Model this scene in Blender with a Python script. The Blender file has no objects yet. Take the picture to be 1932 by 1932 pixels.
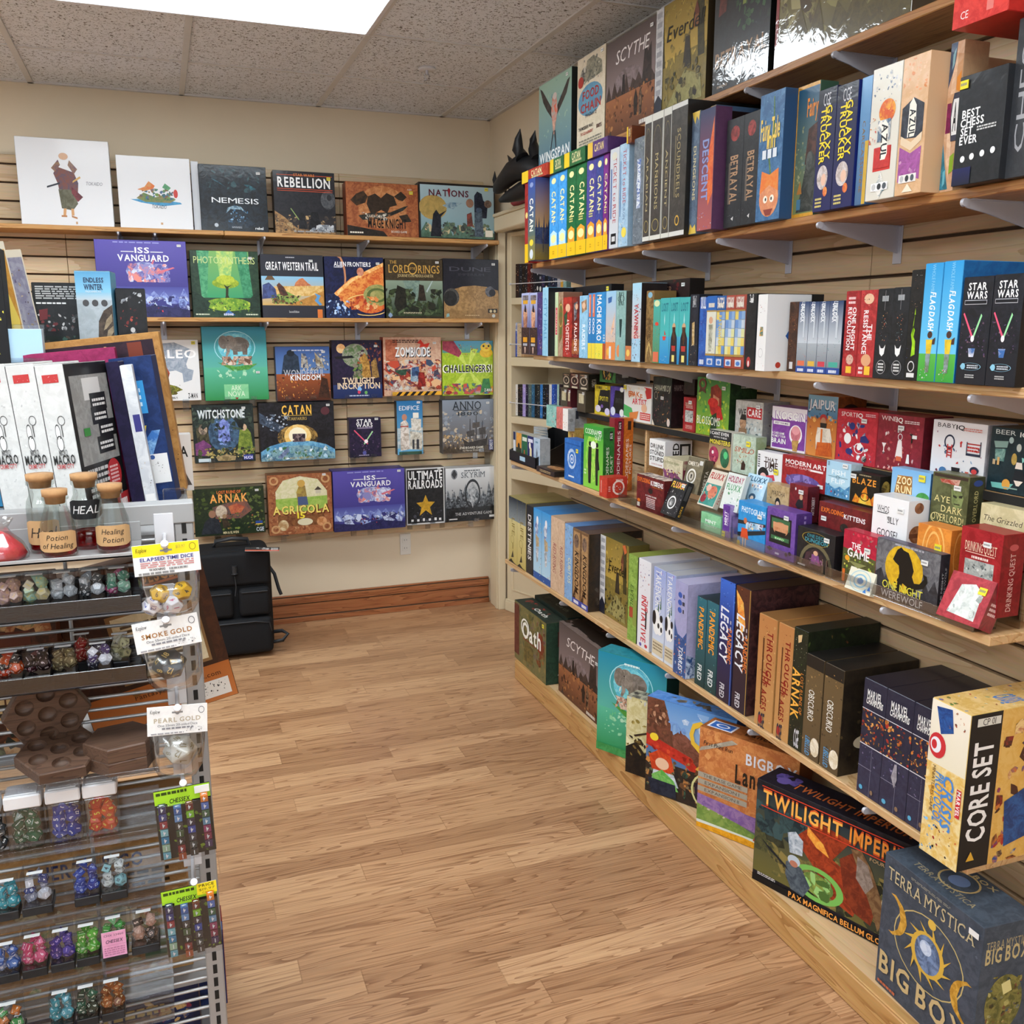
import bpy, math, random
from mathutils import Vector, Matrix
C = bpy.context.scene
COL = C.collection
PI = math.pi
R = math.radians
# ------------------------------------------------------------------ camera, world, exposure
cd = bpy.data.cameras.new('camera'); cam = bpy.data.objects.new('camera', cd); COL.objects.link(cam)
cam.location = (0, 0, 1.49); cam.rotation_euler = (R(90 - 11.215), 0, R(-20.579))
cd.sensor_width = 36; cd.sensor_height = 36; cd.lens = 36 * 1740 / 1932; cd.clip_start = .05; C.camera = cam
w = bpy.data.worlds.new('world'); C.world = w; w.use_nodes = True
w.node_tree.nodes['Background'].inputs[0].default_value = (.9, .95, 1, 1)
w.node_tree.nodes['Background'].inputs[1].default_value = 2.5
LAMP = 17.0
C.view_settings.view_transform = 'Standard'; C.view_settings.look = 'None'
C.view_settings.exposure = 0.0; C.view_settings.gamma = 1.0
C.view_settings.use_curve_mapping = False
C.cycles.max_bounces = 10; C.cycles.transparent_max_bounces = 16; C.cycles.transmission_bounces = 8

# ------------------------------------------------------------------ colour and materials
def lin(c):
    return c / 12.92 if c <= .04045 else ((c + .055) / 1.055) ** 2.4
def hx(s):
    s = s.strip()
    if len(s) == 3: s = ''.join(ch * 2 for ch in s)
    return tuple(lin(int(s[i:i + 2], 16) / 255) for i in (0, 2, 4)) + (1.0,)
class NT:
    def __init__(s, name):
        s.m = bpy.data.materials.new(name); s.m.use_nodes = True
        s.t = s.m.node_tree; s.p = s.t.nodes['Principled BSDF']
    def n(s, typ, **k):
        nd = s.t.nodes.new(typ)
        for a, b in k.items():
            if a.startswith('i_'):
                key = a[2:]; key = int(key) if key.isdigit() else key.replace('_', ' ')
                nd.inputs[key].default_value = b
            else: setattr(nd, a, b)
        return nd
    def l(s, a, ao, b, bi): s.t.links.new(a.outputs[ao], b.inputs[bi])
    def base(s, col=None, rough=.5, metal=0, spec=.5, coat=0, crough=.05):
        if col is not None: s.p.inputs['Base Color'].default_value = col
        s.p.inputs['Roughness'].default_value = rough; s.p.inputs['Metallic'].default_value = metal
        s.p.inputs['Specular IOR Level'].default_value = spec
        s.p.inputs['Coat Weight'].default_value = coat; s.p.inputs['Coat Roughness'].default_value = crough
        return s
    def bump(s, nd, out, strength, dist=.01, coat=False):
        b = s.n('ShaderNodeBump'); b.inputs['Strength'].default_value = strength; b.inputs['Distance'].default_value = dist
        s.l(nd, out, b, 'Height'); s.l(b, 'Normal', s.p, 'Coat Normal' if coat else 'Normal'); return b
def plain(name, col, rough=.5, metal=0, spec=.5, var=.06, scale=30, coat=0):
    t = NT(name).base(None, rough, metal, spec, coat)
    tc = t.n('ShaderNodeTexCoord'); nz = t.n('ShaderNodeTexNoise', i_Scale=scale, i_Detail=4.0)
    t.l(tc, 'Object', nz, 'Vector')
    c = hx(col); mx = t.n('ShaderNodeMix', data_type='RGBA')
    mx.inputs[6].default_value = tuple(max(0, x * (1 - var)) for x in c[:3]) + (1,)
    mx.inputs[7].default_value = tuple(min(1, x * (1 + var)) for x in c[:3]) + (1,)
    t.l(nz, 'Fac', mx, 0); t.l(mx, 2, t.p, 'Base Color'); return t.m
def card(name, rough, coat, crough, bstr, bscale):
    t = NT(name).base(None, rough, 0, .25, coat, crough)
    a = t.n('ShaderNodeAttribute', attribute_name='ca'); b = t.n('ShaderNodeAttribute', attribute_name='cb')
    tc = t.n('ShaderNodeTexCoord'); oi = t.n('ShaderNodeObjectInfo')
    sc = t.n('ShaderNodeVectorMath', operation='SCALE'); sc.inputs[0].default_value = (17, 29, 41)
    t.l(oi, 'Random', sc, 'Scale')
    ad = t.n('ShaderNodeVectorMath', operation='ADD'); t.l(tc, 'Object', ad, 0); t.l(sc, 0, ad, 1)
    nz = t.n('ShaderNodeTexNoise', i_Scale=46.0, i_Detail=8.0, i_Roughness=.7, i_Distortion=.8)
    t.l(ad, 0, nz, 'Vector')
    mr = t.n('ShaderNodeMapRange'); mr.inputs[1].default_value = .38; mr.inputs[2].default_value = .62
    mr.clamp = False; mr.inputs[3].default_value = -.25; mr.inputs[4].default_value = 1.25
    t.l(nz, 'Fac', mr, 0)
    mx = t.n('ShaderNodeMix', data_type='RGBA'); t.l(mr, 0, mx, 0); t.l(a, 'Color', mx, 6); t.l(b, 'Color', mx, 7)
    t.l(mx, 2, t.p, 'Base Color')
    if bstr:
        n2 = t.n('ShaderNodeTexNoise', i_Scale=bscale, i_Detail=3.0, i_Distortion=1.5); t.l(ad, 0, n2, 'Vector')
        t.bump(n2, 'Fac', bstr, .004, True)
    return t.m
M = {}
M['m'] = card('printed_card', .5, 0, .1, 0, 1)
M['g'] = card('printed_card_film', .46, .22, .12, .10, 26)
M['w'] = card('printed_card_loose_film', .35, 1.0, .05, .30, 16)
def wood(name, c1, c2, c3, axis, sc=1.0, rough=.45, knots=True):
    t = NT(name).base(None, rough, 0, .4)
    tc = t.n('ShaderNodeTexCoord'); mp = t.n('ShaderNodeMapping')
    s = [14 * sc, 14 * sc, 14 * sc]; s[axis] = 1.1 * sc; mp.inputs['Scale'].default_value = s
    t.l(tc, 'Object', mp, 'Vector')
    nz = t.n('ShaderNodeTexNoise', i_Scale=1.3, i_Detail=3.0, i_Distortion=.6); t.l(mp, 0, nz, 'Vector')
    mul = t.n('ShaderNodeMath', operation='MULTIPLY'); mul.inputs[1].default_value = 9; t.l(nz, 'Fac', mul, 0)
    fr = t.n('ShaderNodeMath', operation='FRACT'); t.l(mul, 0, fr, 0)
    cr = t.n('ShaderNodeValToRGB'); e = cr.color_ramp.elements
    e[0].color = hx(c1); e[1].color = hx(c2); e[1].position = .75
    x = cr.color_ramp.elements.new(1.0); x.color = hx(c3)
    t.l(fr, 0, cr, 0)
    n2 = t.n('ShaderNodeTexNoise', i_Scale=30.0, i_Detail=4.0); t.l(mp, 0, n2, 'Vector')
    mx = t.n('ShaderNodeMix', data_type='RGBA', blend_type='MULTIPLY'); mx.inputs[0].default_value = .3
    t.l(cr, 0, mx, 6); t.l(n2, 'Color', mx, 7)
    gm = t.n('ShaderNodeGamma'); gm.inputs[1].default_value = .92; t.l(mx, 2, gm, 0)
    t.l(gm, 0, t.p, 'Base Color'); return t.m
M['pine'] = wood('pine_shelf', 'dcb482', 'd2a672', 'b98850', 1)
M['pine_x'] = wood('pine_shelf_orange', 'cf9a5c', 'c48c4c', 'a06a34', 0)
M['pine_o'] = wood('pine_shelf_dark', 'b8804a', 'ac723c', '8a5428', 1)
M['pine_pl'] = wood('pine_plinth', 'd0a064', 'c49254', 'a5713a', 1, .8)
M['ply'] = wood('plywood_top', 'e2bc8e', 'dcb484', 'd0a472', 1, .5)
M['oak'] = wood('oak_baseboard', 'ac6a40', '9c5a34', '7a4424', 0, .9, .35)
M['oak_y'] = wood('oak_baseboard_side', 'ac6a40', '9c5a34', '7a4424', 1, .9, .35)
M['maple'] = wood('slatwall_maple', 'dcc09a', 'd6b890', 'c8a67c', 0, .5)
M['maple_y'] = wood('slatwall_maple_side', 'd6b68e', 'd0ae84', 'c09c72', 1, .5)
M['walnut'] = wood('walnut', '5e4434', '543c2e', '3e2a20', 0, 2.2, .5)
M['groove'] = plain('slat_groove', '4a3624', .8)
M['wall'] = plain('painted_wall', 'd8c8ae', .75, spec=.3, var=.03, scale=6)
M['wall_light'] = plain('white_wall', 'dcdad6', .7, var=.02, scale=5)  # unseen left and front walls, made pale to bounce extra light
M['cream'] = plain('cream_paint', 'd6c6a6', .5, var=.02, scale=4)
M['grid'] = plain('ceiling_grid_metal', 'cac9c8', .5)
M['white'] = plain('white_metal', 'd4d4d8', .4, var=.02)
M['bracket'] = plain('bracket_metal', 'bcbcc4', .4, .3, var=.03)
M['grey'] = plain('grey_rack_metal', 'a2a2a2', .45, .2, var=.04)
M['wire'] = plain('rack_wire', 'b6b6b6', .35, .5, var=.05)
M['dark'] = plain('dark_recess', '141210', .8)
M['blackp'] = plain('black_plastic', '121214', .35)
M['bag'] = plain('bag_cloth', '17181b', .75, spec=.25, var=.25, scale=160)
M['bagtrim'] = plain('bag_trim', '26282c', .5, var=.2)
M['resin'] = plain('black_resin', '14161a', .5, var=.2, scale=40)
M['cork'] = plain('cork', 'ae8458', .85, var=.28, scale=120)
M['kraft'] = plain('kraft_label', 'bc9668', .8, var=.08, scale=60)
M['ink'] = plain('ink', '2a2018', .7)
M['chalk'] = plain('chalk_label', '17181a', .8)
M['chalkw'] = plain('chalk_writing', 'e4e4e4', .8)
M['paper'] = plain('white_paper', 'e2e2e0', .7, var=.02)
M['yellow'] = plain('yellow_paper', 'e6d62a', .6, var=.04)
M['print'] = plain('grey_print', '7a7a7c', .7)
M['outlet'] = plain('outlet_plastic', 'd8d4cc', .35, var=.02)
M['gold'] = plain('gilt_ink', 'c8a050', .4, .3)
M['frost'] = plain('frosted_lid', 'dedee0', .4, var=.03)
def clear(name, col='ffffff', k=.10, rough=.04):
    t = NT(name); nt = t.t; out = nt.nodes['Material Output']; nt.nodes.remove(t.p)
    tr = nt.nodes.new('ShaderNodeBsdfTransparent'); tr.inputs[0].default_value = hx(col)
    gl = nt.nodes.new('ShaderNodeBsdfGlossy'); gl.inputs['Roughness'].default_value = rough
    lw = nt.nodes.new('ShaderNodeLayerWeight'); lw.inputs[0].default_value = .35
    nz = nt.nodes.new('ShaderNodeTexNoise'); nz.inputs['Scale'].default_value = 25
    bp = nt.nodes.new('ShaderNodeBump'); bp.inputs['Strength'].default_value = .08
    nt.links.new(nz.outputs['Fac'], bp.inputs['Height']); nt.links.new(bp.outputs[0], gl.inputs['Normal'])
    ad = nt.nodes.new('ShaderNodeMath'); ad.operation = 'MULTIPLY_ADD'; ad.inputs[1].default_value = .35; ad.inputs[2].default_value = k
    nt.links.new(lw.outputs['Fresnel'], ad.inputs[0])
    mx = nt.nodes.new('ShaderNodeMixShader'); nt.links.new(ad.outputs[0], mx.inputs[0])
    nt.links.new(tr.outputs[0], mx.inputs[1]); nt.links.new(gl.outputs[0], mx.inputs[2]); nt.links.new(mx.outputs[0], out.inputs['Surface'])
    return t.m
M['clear'] = clear('clear_acrylic', 'f4f6f8', .03)
M['film'] = clear('clear_bag_film', 'f0f0f0', .09, .12)
M['smoke'] = clear('grey_acrylic', '989ca6', .10, .10)
M['glass'] = clear('bottle_glass', 'f2f6f4', .03, .02)
M['liquid'] = clear('red_potion', 'd83038', .03, .05)
M['pink'] = clear('pink_crystals', 'e88a90', .2, .3)
M['candy'] = plain('red_crystals', 'd84850', .3, var=.3, scale=200)
def dice_mat():
    t = NT('dice_resin').base(None, .22, 0, .5, .3)
    oi = t.n('ShaderNodeObjectInfo'); tc = t.n('ShaderNodeTexCoord')
    nz = t.n('ShaderNodeTexNoise', i_Scale=90.0, i_Detail=3.0, i_Distortion=2.0); t.l(tc, 'Object', nz, 'Vector')
    hs = t.n('ShaderNodeHueSaturation'); hs.inputs['Value'].default_value = .6; t.l(oi, 'Color', hs, 'Color')
    mx = t.n('ShaderNodeMix', data_type='RGBA'); t.l(nz, 'Fac', mx, 0); t.l(hs, 0, mx, 6); t.l(oi, 'Color', mx, 7)
    t.l(mx, 2, t.p, 'Base Color'); return t.m
M['dice'] = dice_mat()
def lamp_mat(name, col, st):
    t = NT(name); t.p.inputs['Base Color'].default_value = (.8, .8, .8, 1)
    tc = t.n('ShaderNodeTexCoord'); vo = t.n('ShaderNodeTexVoronoi', i_Scale=120.0); t.l(tc, 'Object', vo, 'Vector')
    mr = t.n('ShaderNodeMapRange'); mr.inputs[3].default_value = st * .85; mr.inputs[4].default_value = st * 1.1; t.l(vo, 'Distance', mr, 0)
    t.p.inputs['Emission Color'].default_value = col; t.l(mr, 0, t.p, 'Emission Strength'); return t.m
M['lamp'] = lamp_mat('light_diffuser', (.86, .945, 1.0, 1), LAMP)

# floor: three-strip laminate running along x
def floor_mat():
    t = NT('laminate_floor').base(None, .33, 0, .45)
    tc = t.n('ShaderNodeTexCoord'); sp = t.n('ShaderNodeSeparateXYZ'); t.l(tc, 'Object', sp, 0)
    dv = t.n('ShaderNodeMath', operation='DIVIDE'); dv.inputs[1].default_value = .088; t.l(sp, 'Y', dv, 0)
    fl = t.n('ShaderNodeMath', operation='FLOOR'); t.l(dv, 0, fl, 0)
    wn = t.n('ShaderNodeTexWhiteNoise', noise_dimensions='1D'); t.l(fl, 0, wn, 'W')
    ma = t.n('ShaderNodeMath', operation='MULTIPLY_ADD'); ma.inputs[1].default_value = 3.1; t.l(wn, 'Value', ma, 0); t.l(sp, 'X', ma, 2)
    dx = t.n('ShaderNodeMath', operation='DIVIDE'); dx.inputs[1].default_value = .66; t.l(ma, 0, dx, 0)
    fx = t.n('ShaderNodeMath', operation='FLOOR'); t.l(dx, 0, fx, 0)
    cb = t.n('ShaderNodeCombineXYZ'); t.l(fx, 0, cb, 0); t.l(fl, 0, cb, 1)
    w2 = t.n('ShaderNodeTexWhiteNoise', noise_dimensions='2D'); t.l(cb, 0, w2, 'Vector')
    cr = t.n('ShaderNodeValToRGB'); e = cr.color_ramp.elements
    e[0].color = hx('aa8260'); e[1].color = hx('d0a982'); x = e.new(.5); x.color = hx('be9570')
    t.l(w2, 'Value', cr, 0)
    # grain, stretched along x, different in every strip
    mp = t.n('ShaderNodeMapping'); mp.inputs['Scale'].default_value = (1.6, 22, 1); t.l(tc, 'Object', mp, 'Vector')
    sc = t.n('ShaderNodeVectorMath', operation='SCALE'); t.l(w2, 'Color', sc, 0); sc.inputs['Scale'].default_value = 37
    ad = t.n('ShaderNodeVectorMath', operation='ADD'); t.l(mp, 0, ad, 0); t.l(sc, 0, ad, 1)
    nz = t.n('ShaderNodeTexNoise', i_Scale=1.0, i_Detail=2.0, i_Distortion=.5); t.l(ad, 0, nz, 'Vector')
    mu = t.n('ShaderNodeMath', operation='MULTIPLY'); mu.inputs[1].default_value = 10; t.l(nz, 'Fac', mu, 0)
    fr = t.n('ShaderNodeMath', operation='FRACT'); t.l(mu, 0, fr, 0)
    g = t.n('ShaderNodeValToRGB'); ge = g.color_ramp.elements
    ge[0].color = hx('f6efe8'); ge[0].position = .0; ge[1].color = hx('9a7452'); ge[1].position = 1.0
    q = ge.new(.62); q.color = hx('f0e6da')
    t.l(fr, 0, g, 0)
    m1 = t.n('ShaderNodeMix', data_type='RGBA', blend_type='MULTIPLY'); m1.inputs[0].default_value = .7; t.l(cr, 0, m1, 6); t.l(g, 0, m1, 7)
    mp2 = t.n('ShaderNodeMapping'); mp2.inputs['Scale'].default_value = (5, 210, 1); t.l(tc, 'Object', mp2, 'Vector')
    n3 = t.n('ShaderNodeTexNoise', i_Scale=1.0, i_Detail=4.0); t.l(mp2, 0, n3, 'Vector')
    m2 = t.n('ShaderNodeMix', data_type='RGBA', blend_type='OVERLAY'); m2.inputs[0].default_value = .4; t.l(m1, 2, m2, 6); t.l(n3, 'Fac', m2, 7)
    # seams
    def edge(src, wdt):
        f = t.n('ShaderNodeMath', operation='FRACT'); t.l(src, 0, f, 0)
        c = t.n('ShaderNodeMath', operation='LESS_THAN'); c.inputs[1].default_value = wdt; t.l(f, 0, c, 0); return c
    a, b = edge(dv, .025), edge(dx, .004)
    mxx = t.n('ShaderNodeMath', operation='MAXIMUM'); t.l(a, 0, mxx, 0); t.l(b, 0, mxx, 1)
    s5 = t.n('ShaderNodeMath', operation='MULTIPLY'); s5.inputs[1].default_value = .35; t.l(mxx, 0, s5, 0)
    m3 = t.n('ShaderNodeMix', data_type='RGBA'); m3.inputs[7].default_value = hx('7a5636'); t.l(s5, 0, m3, 0); t.l(m2, 2, m3, 6)
    t.l(m3, 2, t.p, 'Base Color'); return t.m
M['floor'] = floor_mat()
def tile_mat():
    t = NT('acoustic_tile').base(None, .9, 0, .2)
    tc = t.n('ShaderNodeTexCoord')
    nz = t.n('ShaderNodeTexNoise', i_Scale=95.0, i_Detail=2.0, i_Distortion=1.2); t.l(tc, 'Object', nz, 'Vector')
    mr = t.n('ShaderNodeMapRange'); mr.inputs[1].default_value = .57; mr.inputs[2].default_value = .66; t.l(nz, 'Fac', mr, 0)
    mx = t.n('ShaderNodeMix', data_type='RGBA'); mx.inputs[6].default_value = hx('dfe3ea'); mx.inputs[7].default_value = hx('6e6a66'); t.l(mr, 0, mx, 0)
    n2 = t.n('ShaderNodeTexNoise', i_Scale=240.0, i_Detail=2.0); t.l(tc, 'Object', n2, 'Vector')
    m2 = t.n('ShaderNodeMix', data_type='RGBA', blend_type='OVERLAY'); m2.inputs[0].default_value = .35; t.l(mx, 2, m2, 6); t.l(n2, 'Fac', m2, 7)
    t.l(m2, 2, t.p, 'Base Color'); iv = t.n('ShaderNodeMath', operation='SUBTRACT'); iv.inputs[0].default_value = 1; t.l(mr, 0, iv, 1)
    t.bump(iv, 0, .6, .004); return t.m
M['tile'] = tile_mat()

# ------------------------------------------------------------------ mesh builder
class MB:
    def __init__(s): s.v = []; s.f = []; s.k = []; s.a = []; s.b = []; s.sm = []
    def vs(s, pts): i = len(s.v); s.v += [tuple(p) for p in pts]; return i
    def face(s, pts, k=0, a=None, b=None, cols=None):
        i = s.vs(pts); n = len(pts); s.f.append(tuple(range(i, i + n))); s.k.append(k); s.sm.append(False)
        a = a or (.5, .5, .5, 1); b = b or a
        s.a.append(cols[0] if cols else [a] * n); s.b.append(cols[1] if cols else [b] * n)
    def mesh(s, pts, faces, k=0, a=None, b=None, sm=False):
        i = s.vs(pts); a = a or (.5, .5, .5, 1); b = b or a
        for f in faces:
            s.f.append(tuple(x + i for x in f)); s.k.append(k); s.sm.append(sm); s.a.append([a] * len(f)); s.b.append([b] * len(f))
    def box(s, x0, y0, z0, x1, y1, z1, k=0, c=.001, a=None, b=None, M4=None):
        c = min(c, abs(x1 - x0) * .3, abs(y1 - y0) * .3, abs(z1 - z0) * .3)
        P = []; idx = {}
        for i, (X, sx) in enumerate(((x0, 1), (x1, -1))):
            for j, (Y, sy) in enumerate(((y0, 1), (y1, -1))):
                for l, (Z, sz) in enumerate(((z0, 1), (z1, -1))):
                    for ax in range(3):
                        p = [X + sx * c, Y + sy * c, Z + sz * c]; p[ax] = (X, Y, Z)[ax]; idx[i, j, l, ax] = len(P); P.append(p)
        F = []
        for ax in range(3):
            for sd in (0, 1):
                o = [(0, 0), (1, 0), (1, 1), (0, 1)]; f = []
                for (u, v) in o:
                    q = [0, 0, 0]; q[ax] = sd; q[(ax + 1) % 3] = u; q[(ax + 2) % 3] = v; f.append(idx[(*q, ax)])
                F.append(f if sd else f[::-1])
        for ax in range(3):
            b1, c1 = (ax + 1) % 3, (ax + 2) % 3
            for u in (0, 1):
                for v in (0, 1):
                    q0 = [0, 0, 0]; q0[b1] = u; q0[c1] = v; q1 = q0[:]; q1[ax] = 1
                    f = [idx[(*q0, b1)], idx[(*q1, b1)], idx[(*q1, c1)], idx[(*q0, c1)]]
                    F.append(f if u != v else f[::-1])
        for i in (0, 1):
            for j in (0, 1):
                for l in (0, 1):
                    f = [idx[i, j, l, 0], idx[i, j, l, 1], idx[i, j, l, 2]]; F.append(f if (i + j + l) % 2 else f[::-1])
        if M4 is not None: P = [M4 @ Vector(p) for p in P]
        s.mesh(P, F, k, a, b)
    def tube(s, pts, r, k=0, n=8, cap=True, a=None):
        pts = [Vector(p) for p in pts]; rings = []; P = []
        rr = r if isinstance(r, (list, tuple)) else [r] * len(pts)
        for i, p in enumerate(pts):
            d = (pts[min(i + 1, len(pts) - 1)] - pts[max(i - 1, 0)]).normalized()
            u = d.cross(Vector((0, 0, 1)) if abs(d.z) < .9 else Vector((1, 0, 0))).normalized(); v = d.cross(u)
            for j in range(n):
                t = 2 * PI * j / n; P.append(p + (u * math.cos(t) + v * math.sin(t)) * rr[i])
        F = [(i * n + j, i * n + (j + 1) % n, (i + 1) * n + (j + 1) % n, (i + 1) * n + j) for i in range(len(pts) - 1) for j in range(n)]
        s.mesh(P, F, k, a, sm=True)
        if cap: s.mesh(P, [tuple(range(n))[::-1], tuple(range((len(pts) - 1) * n, len(pts) * n))], k, a)
    def lathe(s, prof, k=0, n=24, c=(0, 0, 0), a=None):
        P = [(c[0] + r * math.cos(2 * PI * j / n), c[1] + r * math.sin(2 * PI * j / n), c[2] + z) for r, z in prof for j in range(n)]
        F = [(i * n + j, i * n + (j + 1) % n, (i + 1) * n + (j + 1) % n, (i + 1) * n + j) for i in range(len(prof) - 1) for j in range(n)]
        s.mesh(P, F, k, a, sm=True)
    def build(s, name, mats, parent=None, loc=(0, 0, 0), rot=(0, 0, 0), color=False):
        me = bpy.data.meshes.new(name); me.from_pydata(s.v, [], s.f); me.validate(clean_customdata=False)
        for m in (mats if isinstance(mats, (list, tuple)) else [mats]): me.materials.append(M[m] if isinstance(m, str) else m)
        if len(me.polygons) == len(s.f):
            me.polygons.foreach_set('material_index', s.k); me.polygons.foreach_set('use_smooth', s.sm)
            if color:
                for nm, dat in (('ca', s.a), ('cb', s.b)):
                    at = me.attributes.new(nm, 'FLOAT_COLOR', 'CORNER')
                    at.data.foreach_set('color', [x for f in dat for c in f for x in c])
        me.update()
        o = bpy.data.objects.new(name, me); COL.objects.link(o); o.location = loc; o.rotation_euler = rot
        if parent: o.parent = parent
        return o
def tag(o, label=None, cat=None, group=None, kind=None):
    if label: o['label'] = label
    if cat: o['category'] = cat
    if group: o['group'] = group
    if kind: o['kind'] = kind
    return o
def thing(name, label, cat, loc=(0, 0, 0), rot=(0, 0, 0), group=None):
    o = bpy.data.objects.new(name, None); COL.objects.link(o); o.empty_display_size = .05
    o.location = loc; o.rotation_euler = rot; return tag(o, label, cat, group)
def dup(o, parent=None):
    c = o.copy(); COL.objects.link(c); c.parent = parent
    for ch in list(o.children): dup(ch, c)
    return c
def struct(mb, name, mats, label=None, cat=None):
    o = mb.build(name, mats); o['kind'] = 'structure'
    if label: tag(o, label, cat)
    return o

# ------------------------------------------------------------------ lettering
GLY = {}
def glyphs(chars):
    obs = []
    for bold in (0, 1):
        for ch in sorted(chars):
            cu = bpy.data.curves.new('glyph', 'FONT'); cu.body = ch; cu.resolution_u = 2; cu.offset = .022 if bold else 0
            o = bpy.data.objects.new('glyph', cu); COL.objects.link(o); obs.append((bold, ch, o, cu))
    dg = bpy.context.evaluated_depsgraph_get(); dg.update()
    cap = None
    for bold, ch, o, cu in obs:
        me = bpy.data.meshes.new_from_object(o.evaluated_get(dg))
        V = [(v.co.x, v.co.y) for v in me.vertices]; F = [tuple(p.vertices) for p in me.polygons]
        if ch == 'H' and not bold: cap = max(v[1] for v in V)
        GLY[bold, ch] = (V, F); bpy.data.meshes.remove(me)
    for _, _, o, cu in obs: bpy.data.objects.remove(o); bpy.data.curves.remove(cu)
    for k, (V, F) in list(GLY.items()):
        x0 = min([v[0] for v in V], default=0); x1 = max([v[0] for v in V], default=.3 * cap)
        V = [((v[0] - x0) / cap, v[1] / cap) for v in V]; wd = (x1 - x0) / cap
        S = []
        for yv, sg in ((0, 1), (1, -1)):          # slab serifs where a stem ends on the base or cap line
            xs = sorted(set(round(v[0], 4) for v in V if abs(v[1] - yv) < .03))
            grp = []
            for x in xs:
                if grp and x - grp[-1][1] < .22: grp[-1][1] = x
                else: grp.append([x, x])
            for g0, g1 in grp:
                if .05 < g1 - g0 < .24:
                    ya, yb = sorted((yv, yv + sg * .055)); S.append(((g0 - .09, ya), (g1 + .09, ya), (g1 + .09, yb), (g0 - .09, yb)))
        GLY[k] = (V, F, wd, S)
def text2d(txt, bold=False, serif=False, italic=False):
    """vertices and faces of a string at cap height 1, starting at x = 0"""
    V = []; F = []; x = 0
    for ch in txt:
        if ch == ' ': x += .34; continue
        g = GLY.get((int(bold), ch))
        if not g: x += .3; continue
        v, f, wd, S = g; b = len(V)
        V += [(p[0] + x + (.22 * p[1] if italic else 0), p[1]) for p in v]; F += [tuple(i + b for i in q) for q in f]
        if serif:
            for q in S:
                b = len(V); V += [(p[0] + x + (.22 * p[1] if italic else 0), p[1]) for p in q]; F.append((b, b + 1, b + 2, b + 3))
        x += wd + (.2 if serif else .13)
    return V, F, max(x - .13, .05)
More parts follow.
